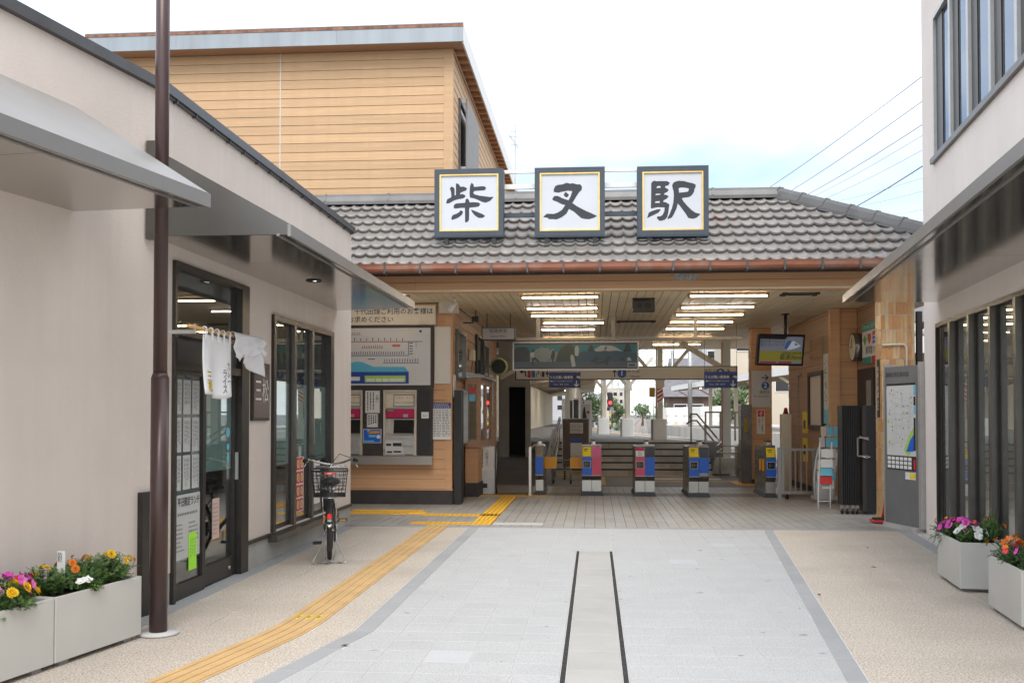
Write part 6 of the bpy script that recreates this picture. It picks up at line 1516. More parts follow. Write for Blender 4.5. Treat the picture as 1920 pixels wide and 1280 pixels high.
# right hand stair rails
t = thing('stair_handrail', 'double black and grey tubular hand rail on the right of the stairs', 'handrail', (2.8,27.6,0))
for k, dz in enumerate((0,-.18)):
    q = MB(); q.tube([(2.62-.08*k,28.75,1.50+dz),(2.66,28.7,1.60+dz),(2.80,28.5,1.60+dz),(3.16,26.9,.98+dz)],.024,8); q.build('rail', m_greyp, t)
    q = MB(); q.tube([(3.16,26.9,.98+dz),(3.24,26.75,.88+dz),(3.10,26.6,.78+dz),(3.30,26.5,.80+dz),(3.62,26.45,.78+dz)],.023,8); q.build('end_rail', m_steel, t)
for a_ in ((2.66,28.68,PZ,1.58),(2.95,27.8,.4,1.32),(3.2,26.6,0,.8),(3.62,26.45,0,.79)):
    q = MB(); q.cyl((a_[0],a_[1],a_[2]),(a_[0],a_[1],a_[3]),.022,8); q.build('post', m_greyp, t)
t = thing('platform_fence', 'dark steel framed fence beside the platform steps', 'fence', (3.8,30,PZ))
for xx in (3.20,3.62,4.04,4.46):
    q = MB(); q.box(xx-.025,xx+.025,29.98,30.03,PZ,1.66); q.build('post', m_greyp, t)
for zz in (1.66,1.22): 
    q = MB(); q.box(3.18,4.5,29.975,30.035,zz-.03,zz+.02); q.build('rail', m_greyp, t)
t = thing('hall_column', 'white square steel column on a concrete footing behind the gates', 'column', (3.6,28.5,0))
q = MB(); q.box(3.50,3.71,28.4,28.6,.0,ZC); q.build('shaft', m_lgrey, t); q = MB(); q.box(3.475,3.499,28.45,28.6,.0,ZC); q.build('side_plate', m_siding_i, t)
q = MB(); q.add([(3.15,27.9,0),(3.95,27.9,0),(3.95,28.75,0),(3.15,28.75,0),(3.25,28.0,.42),(3.85,28.0,.42),(3.85,28.65,.42),(3.25,28.65,.42)],[(4,5,6,7),(0,1,5,4),(1,2,6,5),(2,3,7,6),(3,0,4,7)]); q.build('footing', m_concrete, t)
q = MB(); q.bar((3.45,28.5,2.9),(2.35,28.5,ZC),.14,.14); q.build('brace', m_cream_c, t)
q = MB(); q.box(3.72,4.45,27.6,27.75,0,.80); q.box(3.72,3.87,25.6,27.6,0,.80); tag(q.build('low_wall', m_concrete), 'low stained concrete wall right of the stairs', 'wall')
t = thing('steel_cabinet', 'tall dark stainless cabinet against the left side of the brown column', 'cabinet', (3.5,23.9,0))
q = MB(); q.bbox(3.36,3.59,23.9,24.4,.0,1.82,.01); q.build('body', m_steel_d, t); q = MB(); q.box(3.42,3.51,23.893,23.8995,1.2,1.5); q.build('label', M('dull_yellow',(.3,.24,.03),.6), t); q = MB(); q.box(3.37,3.58,23.893,23.8995,.10,.75); q.build('lower_panel', m_steel_d, t)
# brown notice stand in the passage
Y = 25.3; a = at(1055,860,Y); b = at(1104,785,Y)
t = thing('notice_stand', 'brown notice stand with papers behind the ticket gates', 'notice board', ((a.x+b.x)/2,Y,0))
q = MB(); q.box(a.x,b.x,Y,Y+.06,.30,b.z); q.build('board', M('stand_brown',(.10,.072,.058),.6,var=.08,scale=4), t)
q = MB()
for r_ in ((a.x-.012,a.x),(b.x,b.x+.012)): q.box(r_[0],r_[1],Y-.004,Y+.064,.28,b.z+.01)
q.box(a.x,b.x,Y-.004,Y+.064,b.z+.0005,b.z+.012); q.build('edge', m_alu, t)
for xx in (a.x+.05,b.x-.05):
    q = MB(); q.box(xx-.02,xx+.02,Y+.01,Y+.05,0,.30); q.build('leg', m_black, t); q = MB(); q.box(xx-.025,xx+.025,Y-.2,Y+.26,.0,.04); q.build('foot', m_black, t)
p = Plane((a.x,Y,.30),(1,0,0)); W_, H_ = b.x-a.x, b.z-.30
q = MB(); p.rect(q,W_*.28,W_*.78,H_*.70,H_*.92,1); q.build('paper', m_lgrey, t); q = MB(); p.scribble(q,W_*.3,W_*.76,H_*.72,H_*.90,6,.012,2,.7,False,.05); q.build('paper_print', m_inkb, t)
q = MB(); q.mat(0); p.rect(q,W_*.28,W_*.76,H_*.20,H_*.60,1); q.mat(1); p.rect(q,W_*.30,W_*.74,H_*.22,H_*.50,2); q.build('blue_notice', [m_blue, m_lgrey], t)
t = thing('trolley', 'small dark parked trolley frame behind the orange gate flaps', 'trolley', (-.75,23.6,0))
for yy, hh in ((23.5,.55),(23.9,.3)):
    q = MB(); q.tube([(-.95,yy,.1),(-.95,yy,hh),(-.55,yy,hh),(-.55,yy,.1)],.02,6); q.build('frame_loop', m_greyp, t)
for xx in (-.95,-.55):
    for yy in (23.5,23.9):
        q = MB(); q.cyl((xx-.015,yy,.045),(xx+.015,yy,.045),.045,10); q.build('wheel', m_rubber, t)
# dark side entrance
t = thing('side_entrance', 'grey wall with a dark doorway at the end of the office wall', 'entrance', (-2.1,27.2,0))
q = MB(); q.box(-2.55,-2.28,27.2,27.4,.3,ZC); q.box(-1.84,-1.70,27.2,27.4,.3,ZC); q.box(-2.28,-1.84,27.2,27.4,2.32,ZC); q.build('wall', m_greyp, t)
q = MB(); q.box(-2.28,-1.84,27.9,27.95,.3,2.32); q.box(-2.30,-2.28,27.4,27.95,.3,2.4); q.box(-1.84,-1.82,27.4,27.95,.3,2.4); q.box(-2.30,-1.82,27.4,27.95,2.32,2.4); q.build('dark_recess', m_dark, t)
q = MB(); q.bar((-2.5,27.1,2.55),(-1.75,27.1,2.95),.1,.1); q.build('brace', m_cream_c, t)

# platform 1
PE = [(4.4,24.5),(3.7,28.5),(2.55,36),(1.1,46),(-.1,58),(-.6,85)]
q = MB(); q.prism([(-8,28.5,-.35),(3.7,28.5,-.35)]+[(x_,y_,-.35) for x_,y_ in PE[2:]]+[(-8,85,-.35)],(0,0,PZ+.35)); structure(q.build('platform', m_asph_p))
def strip(poly, off0, off1, z0, z1, name, mat, lab=None):
    mb = MB()
    for (a, b) in zip(poly[:-1], poly[1:]):
        mb.add([(a[0]-off0,a[1],z1),(b[0]-off0,b[1],z1),(b[0]-off1,b[1],z1),(a[0]-off1,a[1],z1)],[(0,1,2,3)])
    return structure(mb.build(name, mat))
strip(PE[1:], .95, .65, 0, PZ+.006, 'tactile_edge_line', m_tact_y)
strip(PE[1:], .10, .0, 0, PZ+.005, 'platform_edge', m_white)
q = MB(); q.box(-2.4,2.0,29.6,29.8,PZ,PZ+.006); structure(q.build('tactile_cross_line', m_tact_y))
# platform 2
P2 = [(8.2,33),(7.45,40),(6.65,48),(5.6,60),(4.85,70),(5.6,95)]
q = MB(); q.prism([(x_,y_,-.35) for x_,y_ in P2]+[(13,95,-.35),(14,33,-.35)],(0,0,PZ+.35)); structure(q.build('opposite_platform', m_concrete))
strip(P2, -.65, -.95, 0, PZ+.006, 'tactile_line', m_tact_y); strip(P2, -.02, -.12, 0, PZ+.005, 'platform_edge', m_white)
q = MB()
for (a, b) in zip(P2[:-1], P2[1:]): q.quad((a[0]-.012,a[1],-.05),(b[0]-.012,b[1],-.05),(b[0]-.012,b[1],PZ),(a[0]-.012,a[1],PZ))
structure(q.build('platform_face', M('white_concrete',(.58,.57,.53),.8,var=.15,scale=.8,stretch=(1,1,.3))))
# tracks
bed = MB(); T1 = [(6.4,24),(5.0,32),(3.9,38),(2.75,47),(2.2,57),(2.5,72),(3.3,90),(5.7,140),(14.4,320),(40,860)]; T2 = [(6.9,30),(6.1,38),(5.2,47.5),(4.1,60),(3.2,72)]
for (a, b) in zip(T1[:-1], T1[1:]): bed.quad((a[0]-2.4,a[1],-.28),(a[0]+4.4-(3 if a[1]>70 else 0),a[1],-.28),(b[0]+4.4-(3 if b[1]>70 else 0),b[1],-.28),(b[0]-2.4,b[1],-.28))
structure(bed.build('track_bed', m_ballast))
m_rail = M('rail_steel',(.30,.24,.20),.4,.7,var=.2,scale=4); m_sleeper = M('sleeper',(.33,.31,.28),.9)
def track(lab, pts):
    t = thing('railway_track', lab, 'track', (pts[0][0],pts[0][1],-.3))
    for s_ in (-.69,.69):
        q = MB()
        for (a, b) in zip(pts[:-1], pts[1:]): q.bar((a[0]+s_,a[1],-.16),(b[0]+s_,b[1],-.16),.07,.15)
        q.build('rail', m_rail, t)
    sm = MB(); sm.box(-1.15,1.15,-.12,.12,0,.05); sm = sm.mesh('sleeper', m_sleeper)
    y = pts[0][1]; n = 0
    while y < min(pts[-1][1], 130):
        for (a, b) in zip(pts[:-1], pts[1:]):
            if a[1] <= y < b[1]:
                f = (y-a[1])/(b[1]-a[1]); inst('sleeper', sm, t, (a[0]+(b[0]-a[0])*f, y, -.285)); break
        y += .75
track('rusty railway track leaving platform one into the distance', T1); track('railway track along the far platform curving left', T2)

# platform canopy on the left: roof, posts, wall
t = thing('platform_canopy', 'cream timber-lined canopy over the left platform', 'canopy', (-1,45,PZ))
q = MB(); q.prism([(-3.4,31.45,3.55),(1.9,31.45,3.75),(.45,40,3.6),(.1,58,3.35),(-.1,82,3.3),(-3.4,82,3.0),(-3.4,50,3.1)],(0,0,.08)); q.build('roof', m_cream_c, t)
for k in range(26):
    y_ = 32+k*1.9; q = MB(); q.bar((-3.3,y_,3.40-.3*min(1,(y_-32)/18)),(.0,y_,3.58-.22*min(1,(y_-32)/18)),.07,.10); q.build('rafter', M('rafter_brown',(.30,.25,.19),.7) if k == 0 else bpy.data.materials['rafter_brown'], t)
for k in range(5):
    q = MB(); q.box(-1.75,-1.65,36+6*k,37.3+6*k,3.16-.05*k,3.20-.05*k); q.build('light_tube', m_tube_w, t)
t = thing('canopy_wall', 'cream panelled back wall of the left platform', 'wall', (-3.3,50,PZ))
for k in range(14):
    q = MB(); q.box(-3.4,-3.3,31.6+3.5*k,35.08+3.5*k,PZ,3.05); q.build('panel', M('wall_cream',(.55,.48,.35),.7,var=.05,scale=1) if k == 0 else bpy.data.materials['wall_cream'], t)
cols = [('white-footed steel canopy column with red and white striped band, nearest', 1.98,31.4,.62,True),('white-footed steel canopy column without band, middle one of three', 1.15,35.6,.62,False),('white-footed steel canopy column, farthest of three', .36,39.6,.62,False)]
for lab, x_, y_, h_, band in cols:
    t = thing('canopy_column', lab, 'column', (x_,y_,PZ), group='white-footed canopy columns')
    q = MB(); q.bbox(x_-.22,x_+.20,y_-.22,y_+.25,PZ,PZ+h_,.015); q.build('footing', m_white, t)
    q = MB(); q.box(x_-.265,x_-.221,y_-.2,y_+.25,PZ,PZ+h_-.01); q.build('footing_side', m_greyp, t)
    q = MB(); q.box(x_-.07,x_+.08,y_-.08,y_+.08,PZ+h_,3.6); q.build('shaft', m_cream_c, t)
    q = MB(); q.box(x_-.125,x_-.081,y_-.03,y_+.03,PZ+h_,3.6); q.build('flange', m_galv, t)
    for s_ in (-1,1):
        q = MB(); q.bar((x_+s_*.08,y_,2.62),(x_+s_*.85,y_,3.55),.08,.10); q.build('brace', m_cream_c, t)
    q = MB(); q.box(x_-.13,x_+.13,y_-.1,y_+.1,2.42,2.60); q.build('knee_plate', m_cream_c, t)
    if band:
        q = MB(); q.box(x_-.086,x_+.086,y_-.086,y_+.086,1.95,2.40); bo = q.build('band', m_white, t)
        p = Plane((x_-.086,y_-.086,1.95),(1,0,0)); 
        for k in range(4):
            z_ = -.02+.125*k; q = MB(); pts = [(0,z_),(.172,z_+.11),(.172,z_+.175),(0,z_+.065)]; p.poly(q,[(a_,min(max(b_,0),.45)) for a_,b_ in pts],1); q.build('stripe', m_red, bo)
        q = MB(); q.box(x_-.32,x_-.15,y_-.05,y_+.06,2.12,2.40); q.build('switch_box', M('box_yellow',(.45,.28,.02),.5), t)
for k in range(9):
    y_ = 36+4.5*k; x_ = -.95; q = MB(); q.box(x_-.08,x_+.08,y_-.08,y_+.08,PZ,3.35-.03*k)
    tag(q.build('platform_post', m_cream_c), f'cream post of the left platform row, {["first","second","third","fourth","fifth","sixth","seventh","eighth","ninth"][k]} from the front', 'post', 'posts along the left platform')
t = thing('poster_stand', 'white poster stand with a red and black picture on the left platform', 'poster', (-.25,33,PZ))
a = at(1087,812,33); b = at(1110,750,33)
q = MB(); q.box(a.x,b.x,33,33.1,PZ,b.z); q.build('board', m_white, t)
p = Plane((a.x,33,a.z),(1,0,0)); W_, H_ = b.x-a.x, b.z-a.z; q = MB(); q.mat(0); p.rect(q,W_*.15,W_*.85,H_*.40,H_*.88,1); q.mat(1); p.poly(q,[(W_*.2,H_*.42),(W_*.3,H_*.75),(W_*.42,H_*.82),(W_*.5,H_*.6),(W_*.6,H_*.44)],2); q.mat(2); p.circ(q,W_*.68,H_*.64,W_*.12,2); p.rect(q,W_*.25,W_*.36,H_*.90,H_*.96,1); q.build('picture', [m_lgrey, m_black, m_red], t)
for k, (px, Yv, zt_, lab) in enumerate(((1064,40,2.2,'tall grey vending cabinet under the left canopy, left one'),(1076,44,2.3,'tall dark vending cabinet under the left canopy, right one'))):
    x_ = at(px,780,Yv).x; t = thing('vending_cabinet', lab, 'cabinet', (x_,Yv,PZ)); q = MB(); q.bbox(x_-.22,x_+.22,Yv,Yv+.5,PZ,zt_,.01); q.build('body', m_lgrey if k == 0 else m_greyp, t); q = MB(); q.box(x_-.05,x_+.2,Yv-.006,Yv-.0005,PZ+.1,zt_-.08); q.build('front', m_dkgl, t)
# canopy over platform 2
t = thing('curved_canopy', 'curving white-edged canopy over the far right platform', 'canopy', (8,50,PZ))
CE = [(9.3,33),(7.9,42),(6.9,52),(5.9,63),(5.3,71)]
q = MB()
for (a, b) in zip(CE[:-1], CE[1:]): q.prism([(a[0],a[1],3.25),(b[0],b[1],3.25),(b[0]+4.5,b[1],3.6),(a[0]+4.5,a[1],3.6)],(0,0,.05))
q.build('roof', bpy.data.materials['rafter_brown'], t)
q = MB()
for (a, b) in zip(CE[:-1], CE[1:]): q.prism([(a[0]-.05,a[1],3.2),(a[0],a[1],3.2),(a[0],a[1],3.5),(a[0]-.05,a[1],3.5)],(b[0]-a[0],b[1]-a[1],0))
q.prism([(5.25,71,3.2),(9.8,71,3.55),(9.8,71,3.75),(5.25,71,3.5)],(0,.06,0)); q.build('fascia', m_white, t)
for k in range(18):
    f = k/17; y_ = 33.5+37*f
    for (a, b) in zip(CE[:-1], CE[1:]):
        if a[1] <= y_ <= b[1]: x_ = a[0]+(b[0]-a[0])*(y_-a[1])/(b[1]-a[1]); break
    q = MB(); q.bar((x_+.05,y_,3.20),(x_+4.4,y_,3.53),.06,.09); q.build('rafter', bpy.data.materials['rafter_brown'], t)
for k in range(4):
    q = MB(); y_ = 44+7*k; x_ = 9.0-.118*(y_-42)+.3; q.box(x_,x_+.1,y_,y_+1.3,3.20,3.24); q.build('light_tube', m_tube_w, t)
for k, y_ in enumerate((36,41,46,51.5,57,63,69)):
    x_ = 8.9-.118*(y_-42)+.6; q = MB(); q.box(x_-.1,x_+.1,y_-.1,y_+.1,PZ,3.3)
    o = q.build('shaft', m_cream_c); tag(o, f'white post under the far canopy, {["first","second","third","fourth","fifth","sixth","seventh"][k]} from the front', 'post', 'posts under the far canopy'); o.name = 'canopy_post'
    q = MB(); q.bar((x_,y_,2.7),(x_-.9,y_,3.25),.09,.1); OFF[o.name] = o.location.copy(); q.build('brace', m_cream_c, o)
t = thing('panel_fence', 'white panel fence behind the tracks at the far platform', 'fence', (7,74,0))
for k in range(8):
    x_ = 4.5+.62*k; q = MB(); q.box(x_,x_+.6,74+.15*k,74.05+.15*k,-.3,2.05+.02*k); q.build('panel', m_white if k % 4 else m_lgrey, t)
for k in range(3):
    q = MB(); q.bar((4.5,73.95,.5+.5*k),(9.4,75.1,.5+.5*k),.02,.05); q.build('rail', m_lgrey, t)
# signal
t = thing('railway_signal', 'black railway signal showing red beyond the left platform', 'signal', (.75,50,0))
q = MB(); q.cyl((.75,50,-.3),(.75,50,2.7),.05,8); q.build('mast', m_galv, t); q = MB(); q.bbox(.62,.88,49.8,49.95,1.95,2.65,.05); q.build('head', m_black, t); q = MB(); q.disc((.75,49.795,2.15),(0,-1,0),.085,16); q.build('lamp', M('signal_red',(1,.03,.03),.3,emit=2.2), t)
for k in range(4):
    q = MB(); q.box(.71,.79,49.90,49.93,.9+.2*k,1.0+.2*k); q.build('marker', m_yel if k % 2 else m_black, t)

# catenary portals and wires
def portal(k, y_, xc, lab):
    t = thing('catenary_portal', lab, 'portal', (xc,y_,-.3), group='catenary portals over the tracks'); h = 6.1
    for s_ in (-3.4,3.4):
        q = MB(); q.cyl((xc+s_,y_,-.3),(xc+s_,y_,h+.9),.13,8); q.build('mast', m_galv, t)
    q = MB(); q.bar((xc-3.4,y_,h),(xc+3.4,y_,h),.06,.06); q.bar((xc-3.4,y_,h-.5),(xc+3.4,y_,h-.5),.06,.06)
    for i in range(8): q.bar((xc-3.4+.85*i,y_,h-.5*(i%2)),(xc-3.4+.85*(i+1),y_,h-.5*((i+1)%2)),.04,.04)
    q.build('truss', m_galv, t)
    q = MB(); q.bar((xc-1.2,y_,h-.5),(xc-.4,y_,h-1.1),.04,.04); q.bar((xc-3.4,y_,h-1.1),(xc-.2,y_,h-1.1),.035,.035); q.build('bracket', m_galv, t)
nth = ['nearest','second','third','fourth','fifth','sixth','seventh']
def txc(y):
    for (a, b) in zip(T1[:-1], T1[1:]):
        if a[1] <= y <= b[1]: return a[0]+(b[0]-a[0])*(y-a[1])/(b[1]-a[1])
for k, y_ in enumerate((62,88,114,142,175,215,270)): portal(k, y_, txc(y_), f'grey lattice catenary portal over the tracks, {nth[k]} from the station')
def wire(lab, pts, r=.012, grp='overhead line wires'):
    q = MB(); q.tube(pts, r, 5); tag(q.build('overhead_wire', m_black), lab, 'wire', grp)
for nm, dx_, z_ in (('left contact',-.1,4.95),('left carrier',-.1,5.7),('right feeder',2.6,6.9),('left feeder',-3.0,6.8)):
    wire(f'{nm} wire running away above the tracks', [(txc(y_)+dx_,y_,z_-(.25 if i % 2 else 0)) for i, y_ in enumerate((34,48,62,75,88,101,114,128,142,175,215,270))], .014)
# houses and trees beyond the line
def house(lab, x0, x1, y0, y1, h, mat, roof=None, wins=(), name='house', cat='house', wm=None, rh=1.4):
    t = thing(name, lab, cat, ((x0+x1)/2,(y0+y1)/2,-.36))
    q = MB(); q.box(x0,x1,y0,y1,-.36,h); q.build('wall', mat, t)
    if roof:
        q = MB(); ym = (y0+y1)/2; q.prism([(x0-.4,y0-.5,h),(x0-.4,ym,h+rh),(x0-.4,y1+.5,h),(x0-.4,ym,h-.05)],(x1-x0+.8,0,0)); q.build('roof', roof, t)
    else:
        q = MB(); q.box(x0-.1,x1+.1,y0-.1,y1+.1,h,h+.25); q.build('parapet', m_lgrey, t)
    for (wx, wz, ww, wh) in wins:
        q = MB(); q.box(wx-.06,wx+ww+.06,y0-.05,y0-.002,wz-.06,wz+wh+.06); wo_ = q.build('window', wm or m_white, t)
        q = MB(); q.box(wx,wx+ww,y0-.06,y0-.051,wz,wz+wh); q.build('pane', m_dkgl, wo_)
    return t
m_hw = M('house_cream',(.55,.48,.38),.8,var=.05,scale=.5); m_hg = M('house_grey',(.42,.42,.43),.8,var=.06,scale=.5); m_hp = M('house_pink',(.50,.38,.32),.8,var=.05,scale=.5); m_hd = M('house_wood',(.14,.09,.07),.8,var=.2,scale=2,stretch=(4,4,.3)); m_rf = M('house_roof',(.16,.15,.16),.7,var=.15,scale=2)
house('grey apartment tower beyond the far platform', 11.6,16.4,112,124,15.5,m_hg,wins=[(12.2+1.9*i,1.2+2.9*k,1.2,1.4) for i in range(2) for k in range(5)],name='apartment_block',cat='building')
house('cream two-storey house with an outside stair beyond the right platform', 10.6,17.0,82,92,9.0,m_hw,wins=[(11.2,6.6,1.0,1.1),(14.2,6.6,1.0,1.1),(11.2,3.4,1.0,1.1),(14.2,3.4,1.0,1.1)])
house('dark wooden house with tiled roof behind the white panel fence', 5.6,8.6,78,84,2.9,m_hd,m_rf,wins=[(6.0,1.3,.9,1.0),(7.3,1.3,.8,1.0)])
house('pinkish house with grey roof beside the dark wooden house', 7.6,11.0,96,104,5.6,m_hp,m_rf,wins=[(8.0,3.9,.9,1.1),(9.5,3.9,.8,1.1)])
house('cream house with white tiled roof seen past the tiled pillar', 13.0,18.5,46,54,5.6,m_hw,m_rf,wins=[(13.9,4.4,.8,.8),(15.6,4.4,.9,.9),(13.9,1.6,.9,1.2)])
house('pale low building beside the track in the far distance', -3.5,1.5,150,160,4.4,m_hg,wins=[(-2.6,1.6,1.2,1.2),(-.6,1.6,1.2,1.2)],name='low_building',cat='building')
house('white distant house right of the vanishing track', 17,24,230,240,6.0,m_lgrey,m_rf,wins=[(18,3.2,1.5,1.4),(21,3.2,1.5,1.4)])
house('beige distant apartment block at the end of the line', 4,14,420,440,12,m_hw,wins=[(5+2.6*i,3+3*k,1.5,1.5) for i in range(3) for k in range(3)],name='apartment_block',cat='building')
house('grey distant block left of the line', -14,-2,330,350,13,m_hg,wins=[(-12+3*i,3+3*k,1.6,1.5) for i in range(3) for k in range(3)],name='apartment_block',cat='building')
def tree(lab, x, y, z0, h, r, n=700, sz=.22, seed=1):
    rnd = random.Random(seed); t = thing('tree', lab, 'tree', (x,y,z0))
    q = MB(); q.tube([(x,y,z0),(x+.05*r,y,z0+h*.3),(x-.04*r,y,z0+h*.6),(x,y,z0+h*.85)],.1,7,rs=[.14*r,.10*r,.07*r,.02*r])
    for k in range(5):
        a_ = k*1.3; q.tube([(x,y,z0+h*(.3+.08*k)),(x+.5*r*math.cos(a_),y+.5*r*math.sin(a_),z0+h*(.5+.08*k))],.04,5,rs=[.05*r,.015*r])
    q.build('trunk', m_bark, t)
    cl = [(rnd.uniform(-.6,.6)*r, rnd.uniform(-.6,.6)*r, h*rnd.uniform(.38,.9), r*rnd.uniform(.28,.5)) for _ in range(11)]
    mb = MB()
    for i in range(n):
        c = rnd.choice(cl); d = V((rnd.gauss(0,1),rnd.gauss(0,1),rnd.gauss(0,.8))).normalized()*c[3]*rnd.uniform(.55,1.08)
        p_ = V((x+c[0],y+c[1],z0+c[2]))+d; a_ = V((rnd.gauss(0,1),rnd.gauss(0,1),rnd.gauss(0,1))).normalized(); b_ = a_.orthogonal().normalized(); s_ = sz*rnd.uniform(.5,1.1)
        mb.mat(0 if rnd.random() < .55 else 1); mb.quad(p_-a_*s_, p_+b_*s_*.6, p_+a_*s_, p_-b_*s_*.6)
    mb.build('crown', m_tree, t)
tree('bushy green tree behind the left canopy posts', -.4,68,-.3,3.7,1.2,1100,.12,2)
tree('slim ivy-green shrub beside the signal', 1.2,56,-.3,2.9,.55,1000,.08,3)
tree('green tree behind the far canopy posts', 9.2,80,-.3,4.2,2.0,900,.2,4)
tree('small green shrub by the dark wooden house', 5.3,77,-.3,2.6,1.0,500,.14,5)
tree('green tree in the middle distance right of the track', 7.6,165,-.3,3.6,1.6,600,.22,6)
tree('leafy tree behind the white panel fence', 11.2,79,-.3,4.6,2.0,800,.2,7)
tree('low green bush beside the left mast in the distance', -2.2,118,-.3,3.2,1.4,600,.2,8)
# shelter and post seen past the tiled pillar
t = thing('side_shelter', 'dark steel post and lean-to shelter behind the map board', 'shelter', (6.3,20.5,0))
q = MB(); q.box(6.10,6.20,19.95,20.05,-.3,3.55); q.build('post', m_base_dk, t); q = MB(); q.bar((6.15,20,3.2),(6.55,20,3.62),.08,.08); q.build('brace', m_base_dk, t)
q = MB(); q.box(6.35,10,23.0,28,2.95,3.02); q.build('ceiling', bpy.data.materials['rafter_brown'], t); q = MB(); q.box(6.35,10,22.9,22.99,2.93,3.30); q.build('fascia', m_white, t)
wv = MB()
for i in range(18): wv.tube([(6.4+.2*i,23.0,3.40),(6.4+.2*i,25.5,3.75)],.09,6)
wv.build('tile_row', m_lgrey, t)['kind'] = 'stuff'
# wires in the sky
for k, (p0, p1, r_, lab) in enumerate((((1400,380),(1760,120),.010,'uppermost thin overhead wire crossing the sky at the right'),((1440,384),(1760,168),.010,'second thin overhead wire from the top in the sky'),((1470,388),(1760,214),.010,'third thin overhead wire from the top in the sky'),((1480,390),(1760,236),.006,'fourth faint overhead wire in the sky'),((1500,392),(1760,265),.006,'fifth faint overhead wire in the sky'),((1540,420),(1760,292),.016,'thick dark green cable low in the sky at the right'),((1500,390),(1760,325),.004,'upper of three very faint low wires'),((1560,392),(1760,350),.004,'middle of three very faint low wires'),((1620,404),(1760,386),.004,'lowest of three very faint low wires'))):
    a = at(p0[0],p0[1],42); b = at(p1[0],p1[1],27); d = b-a
    wire(lab, [a-d*.5]+[a+d*(i/6)+V((0,0,-.10*math.sin(math.pi*i/6)*1.0)) for i in range(7)]+[b+d*1.2], r_, 'service wires in the sky')
# TV antenna
t = thing('antenna', 'thin television aerial mast behind the upper storey', 'antenna', (-2.4,31,5))
a = at(967,345,31); b = at(962,235,31)
q = MB(); q.cyl((a.x,31,3),(a.x-.02,31,b.z+.02),.014,6); q.build('mast', m_galv, t)
for k, (dz, L_) in enumerate(((.0,.26),(-.2,.2),(-.36,.27),(-.6,.2))):
    q = MB(); z_ = b.z+.0+dz; q.cyl((a.x-L_*.8,31,z_),(a.x+L_*.5,31,z_+.01),.007,5); q.build('element', m_galv, t)
q = MB(); q.bar((a.x-.2,31,b.z-.3),(a.x+.08,31,b.z-.7),.02,.02)
for i in range(7): q.bar((a.x+.035*i-.22,30.85,b.z-.35-.06*i),(a.x+.035*i-.08,31.15,b.z-.32-.06*i),.008,.008)
q.build('yagi', m_galv, t)

# ================================================================== BICYCLE
bi = thing('bicycle', 'parked city bicycle with black rear basket on its stand by the shop window', 'bicycle', (-2.85, 10.88, 0), rz=R(14), local=True)
m_frame = M('bike_frame',(.05,.052,.055),.3,.4); m_chrome = M('chrome',(.62,.62,.60),.18,.95)
WR = .318
def wheel(cy, cz, nm):
    q = MB(); q.ring((0,cy,cz),(1,0,0),WR-.02,.024,36,8); w_ = q.build('wheel', m_rubber, bi)
    q = MB(); q.ring((0,cy,cz),(1,0,0),WR-.05,.013,36,6); q.build('rim', m_chrome, w_)
    q = MB()
    for i in range(28):
        a_ = 2*math.pi*i/28; q.tube([(.028*(1 if i%2 else -1),cy+.02*math.cos(a_+.8),cz+.02*math.sin(a_+.8)),(0,cy+(WR-.055)*math.cos(a_),cz+(WR-.055)*math.sin(a_))],.0014,4)
    q.build('spokes', m_chrome, w_)
    q = MB(); q.cyl((-.05,cy,cz),(.05,cy,cz),.022,10); q.build('hub', m_chrome, w_)
wheel(0,.352,'rear'); wheel(1.09,WR+.004,'front')
fr_ = MB()
fr_.tube([(0,.92,.60),(0,.86,.86)],.02,10); fr_.tube([(0,.905,.66),(0,.70,.46),(0,.44,.30)],.022,10); fr_.tube([(0,.44,.28),(0,.30,.72)],.017,10)
for s_ in (-1,1):
    fr_.tube([(s_*.03,.42,.28),(s_*.055,.0,.352)],.010,8); fr_.tube([(s_*.02,.32,.64),(s_*.055,.0,.352)],.008,8)
    fr_.tube([(s_*.03,.93,.60),(s_*.05,.98,.45),(s_*.05,1.09,WR)],.011,8)
fr_.build('frame', m_frame, bi)
q = MB(); q.tube([(0,.86,.86),(0,.84,1.0),(0,.86,1.02)],.013,8); q.build('stem', m_chrome, bi)
q = MB(); q.tube([(-.29,.56,1.075),(-.24,.68,1.085),(-.15,.80,1.045),(-.05,.86,1.02),(.05,.86,1.02),(.15,.80,1.045),(.24,.68,1.085),(.29,.56,1.075)],.0125,8); q.build('handlebar', m_chrome, bi)
for s_ in (-1,1):
    q = MB(); q.tube([(s_*.295,.54,1.072),(s_*.265,.64,1.08)],.019,10); q.build('grip', m_rubber, bi)
    q = MB(); q.tube([(s_*.25,.70,1.07),(s_*.28,.64,1.03),(s_*.30,.56,1.0)],.007,6); q.build('brake_lever', m_chrome, bi)
    q = MB(); q.tube([(s_*.24,.70,1.09),(s_*.10,.80,1.14),(s_*.03,.90,1.05),(0,.94,.85)],.004,5); q.build('brake_cable', m_black, bi)
q = MB(); q.bbox(-.25,-.17,.66,.72,1.09,1.13,.01); q.build('bell', m_black, bi)
q = MB()
q.ball((0,.20,.86),.12,14,8,(.95,.85,.42)); q.ball((0,.34,.855),.06,10,6,(.8,1.6,.45)); q.build('saddle', m_black, bi)
q = MB(); q.cyl((0,.30,.72),(0,.27,.83),.013,8); q.tube([(-.05,.16,.81),(-.04,.30,.80),(.04,.30,.80),(.05,.16,.81)],.006,6); q.build('seat_post', m_chrome, bi)
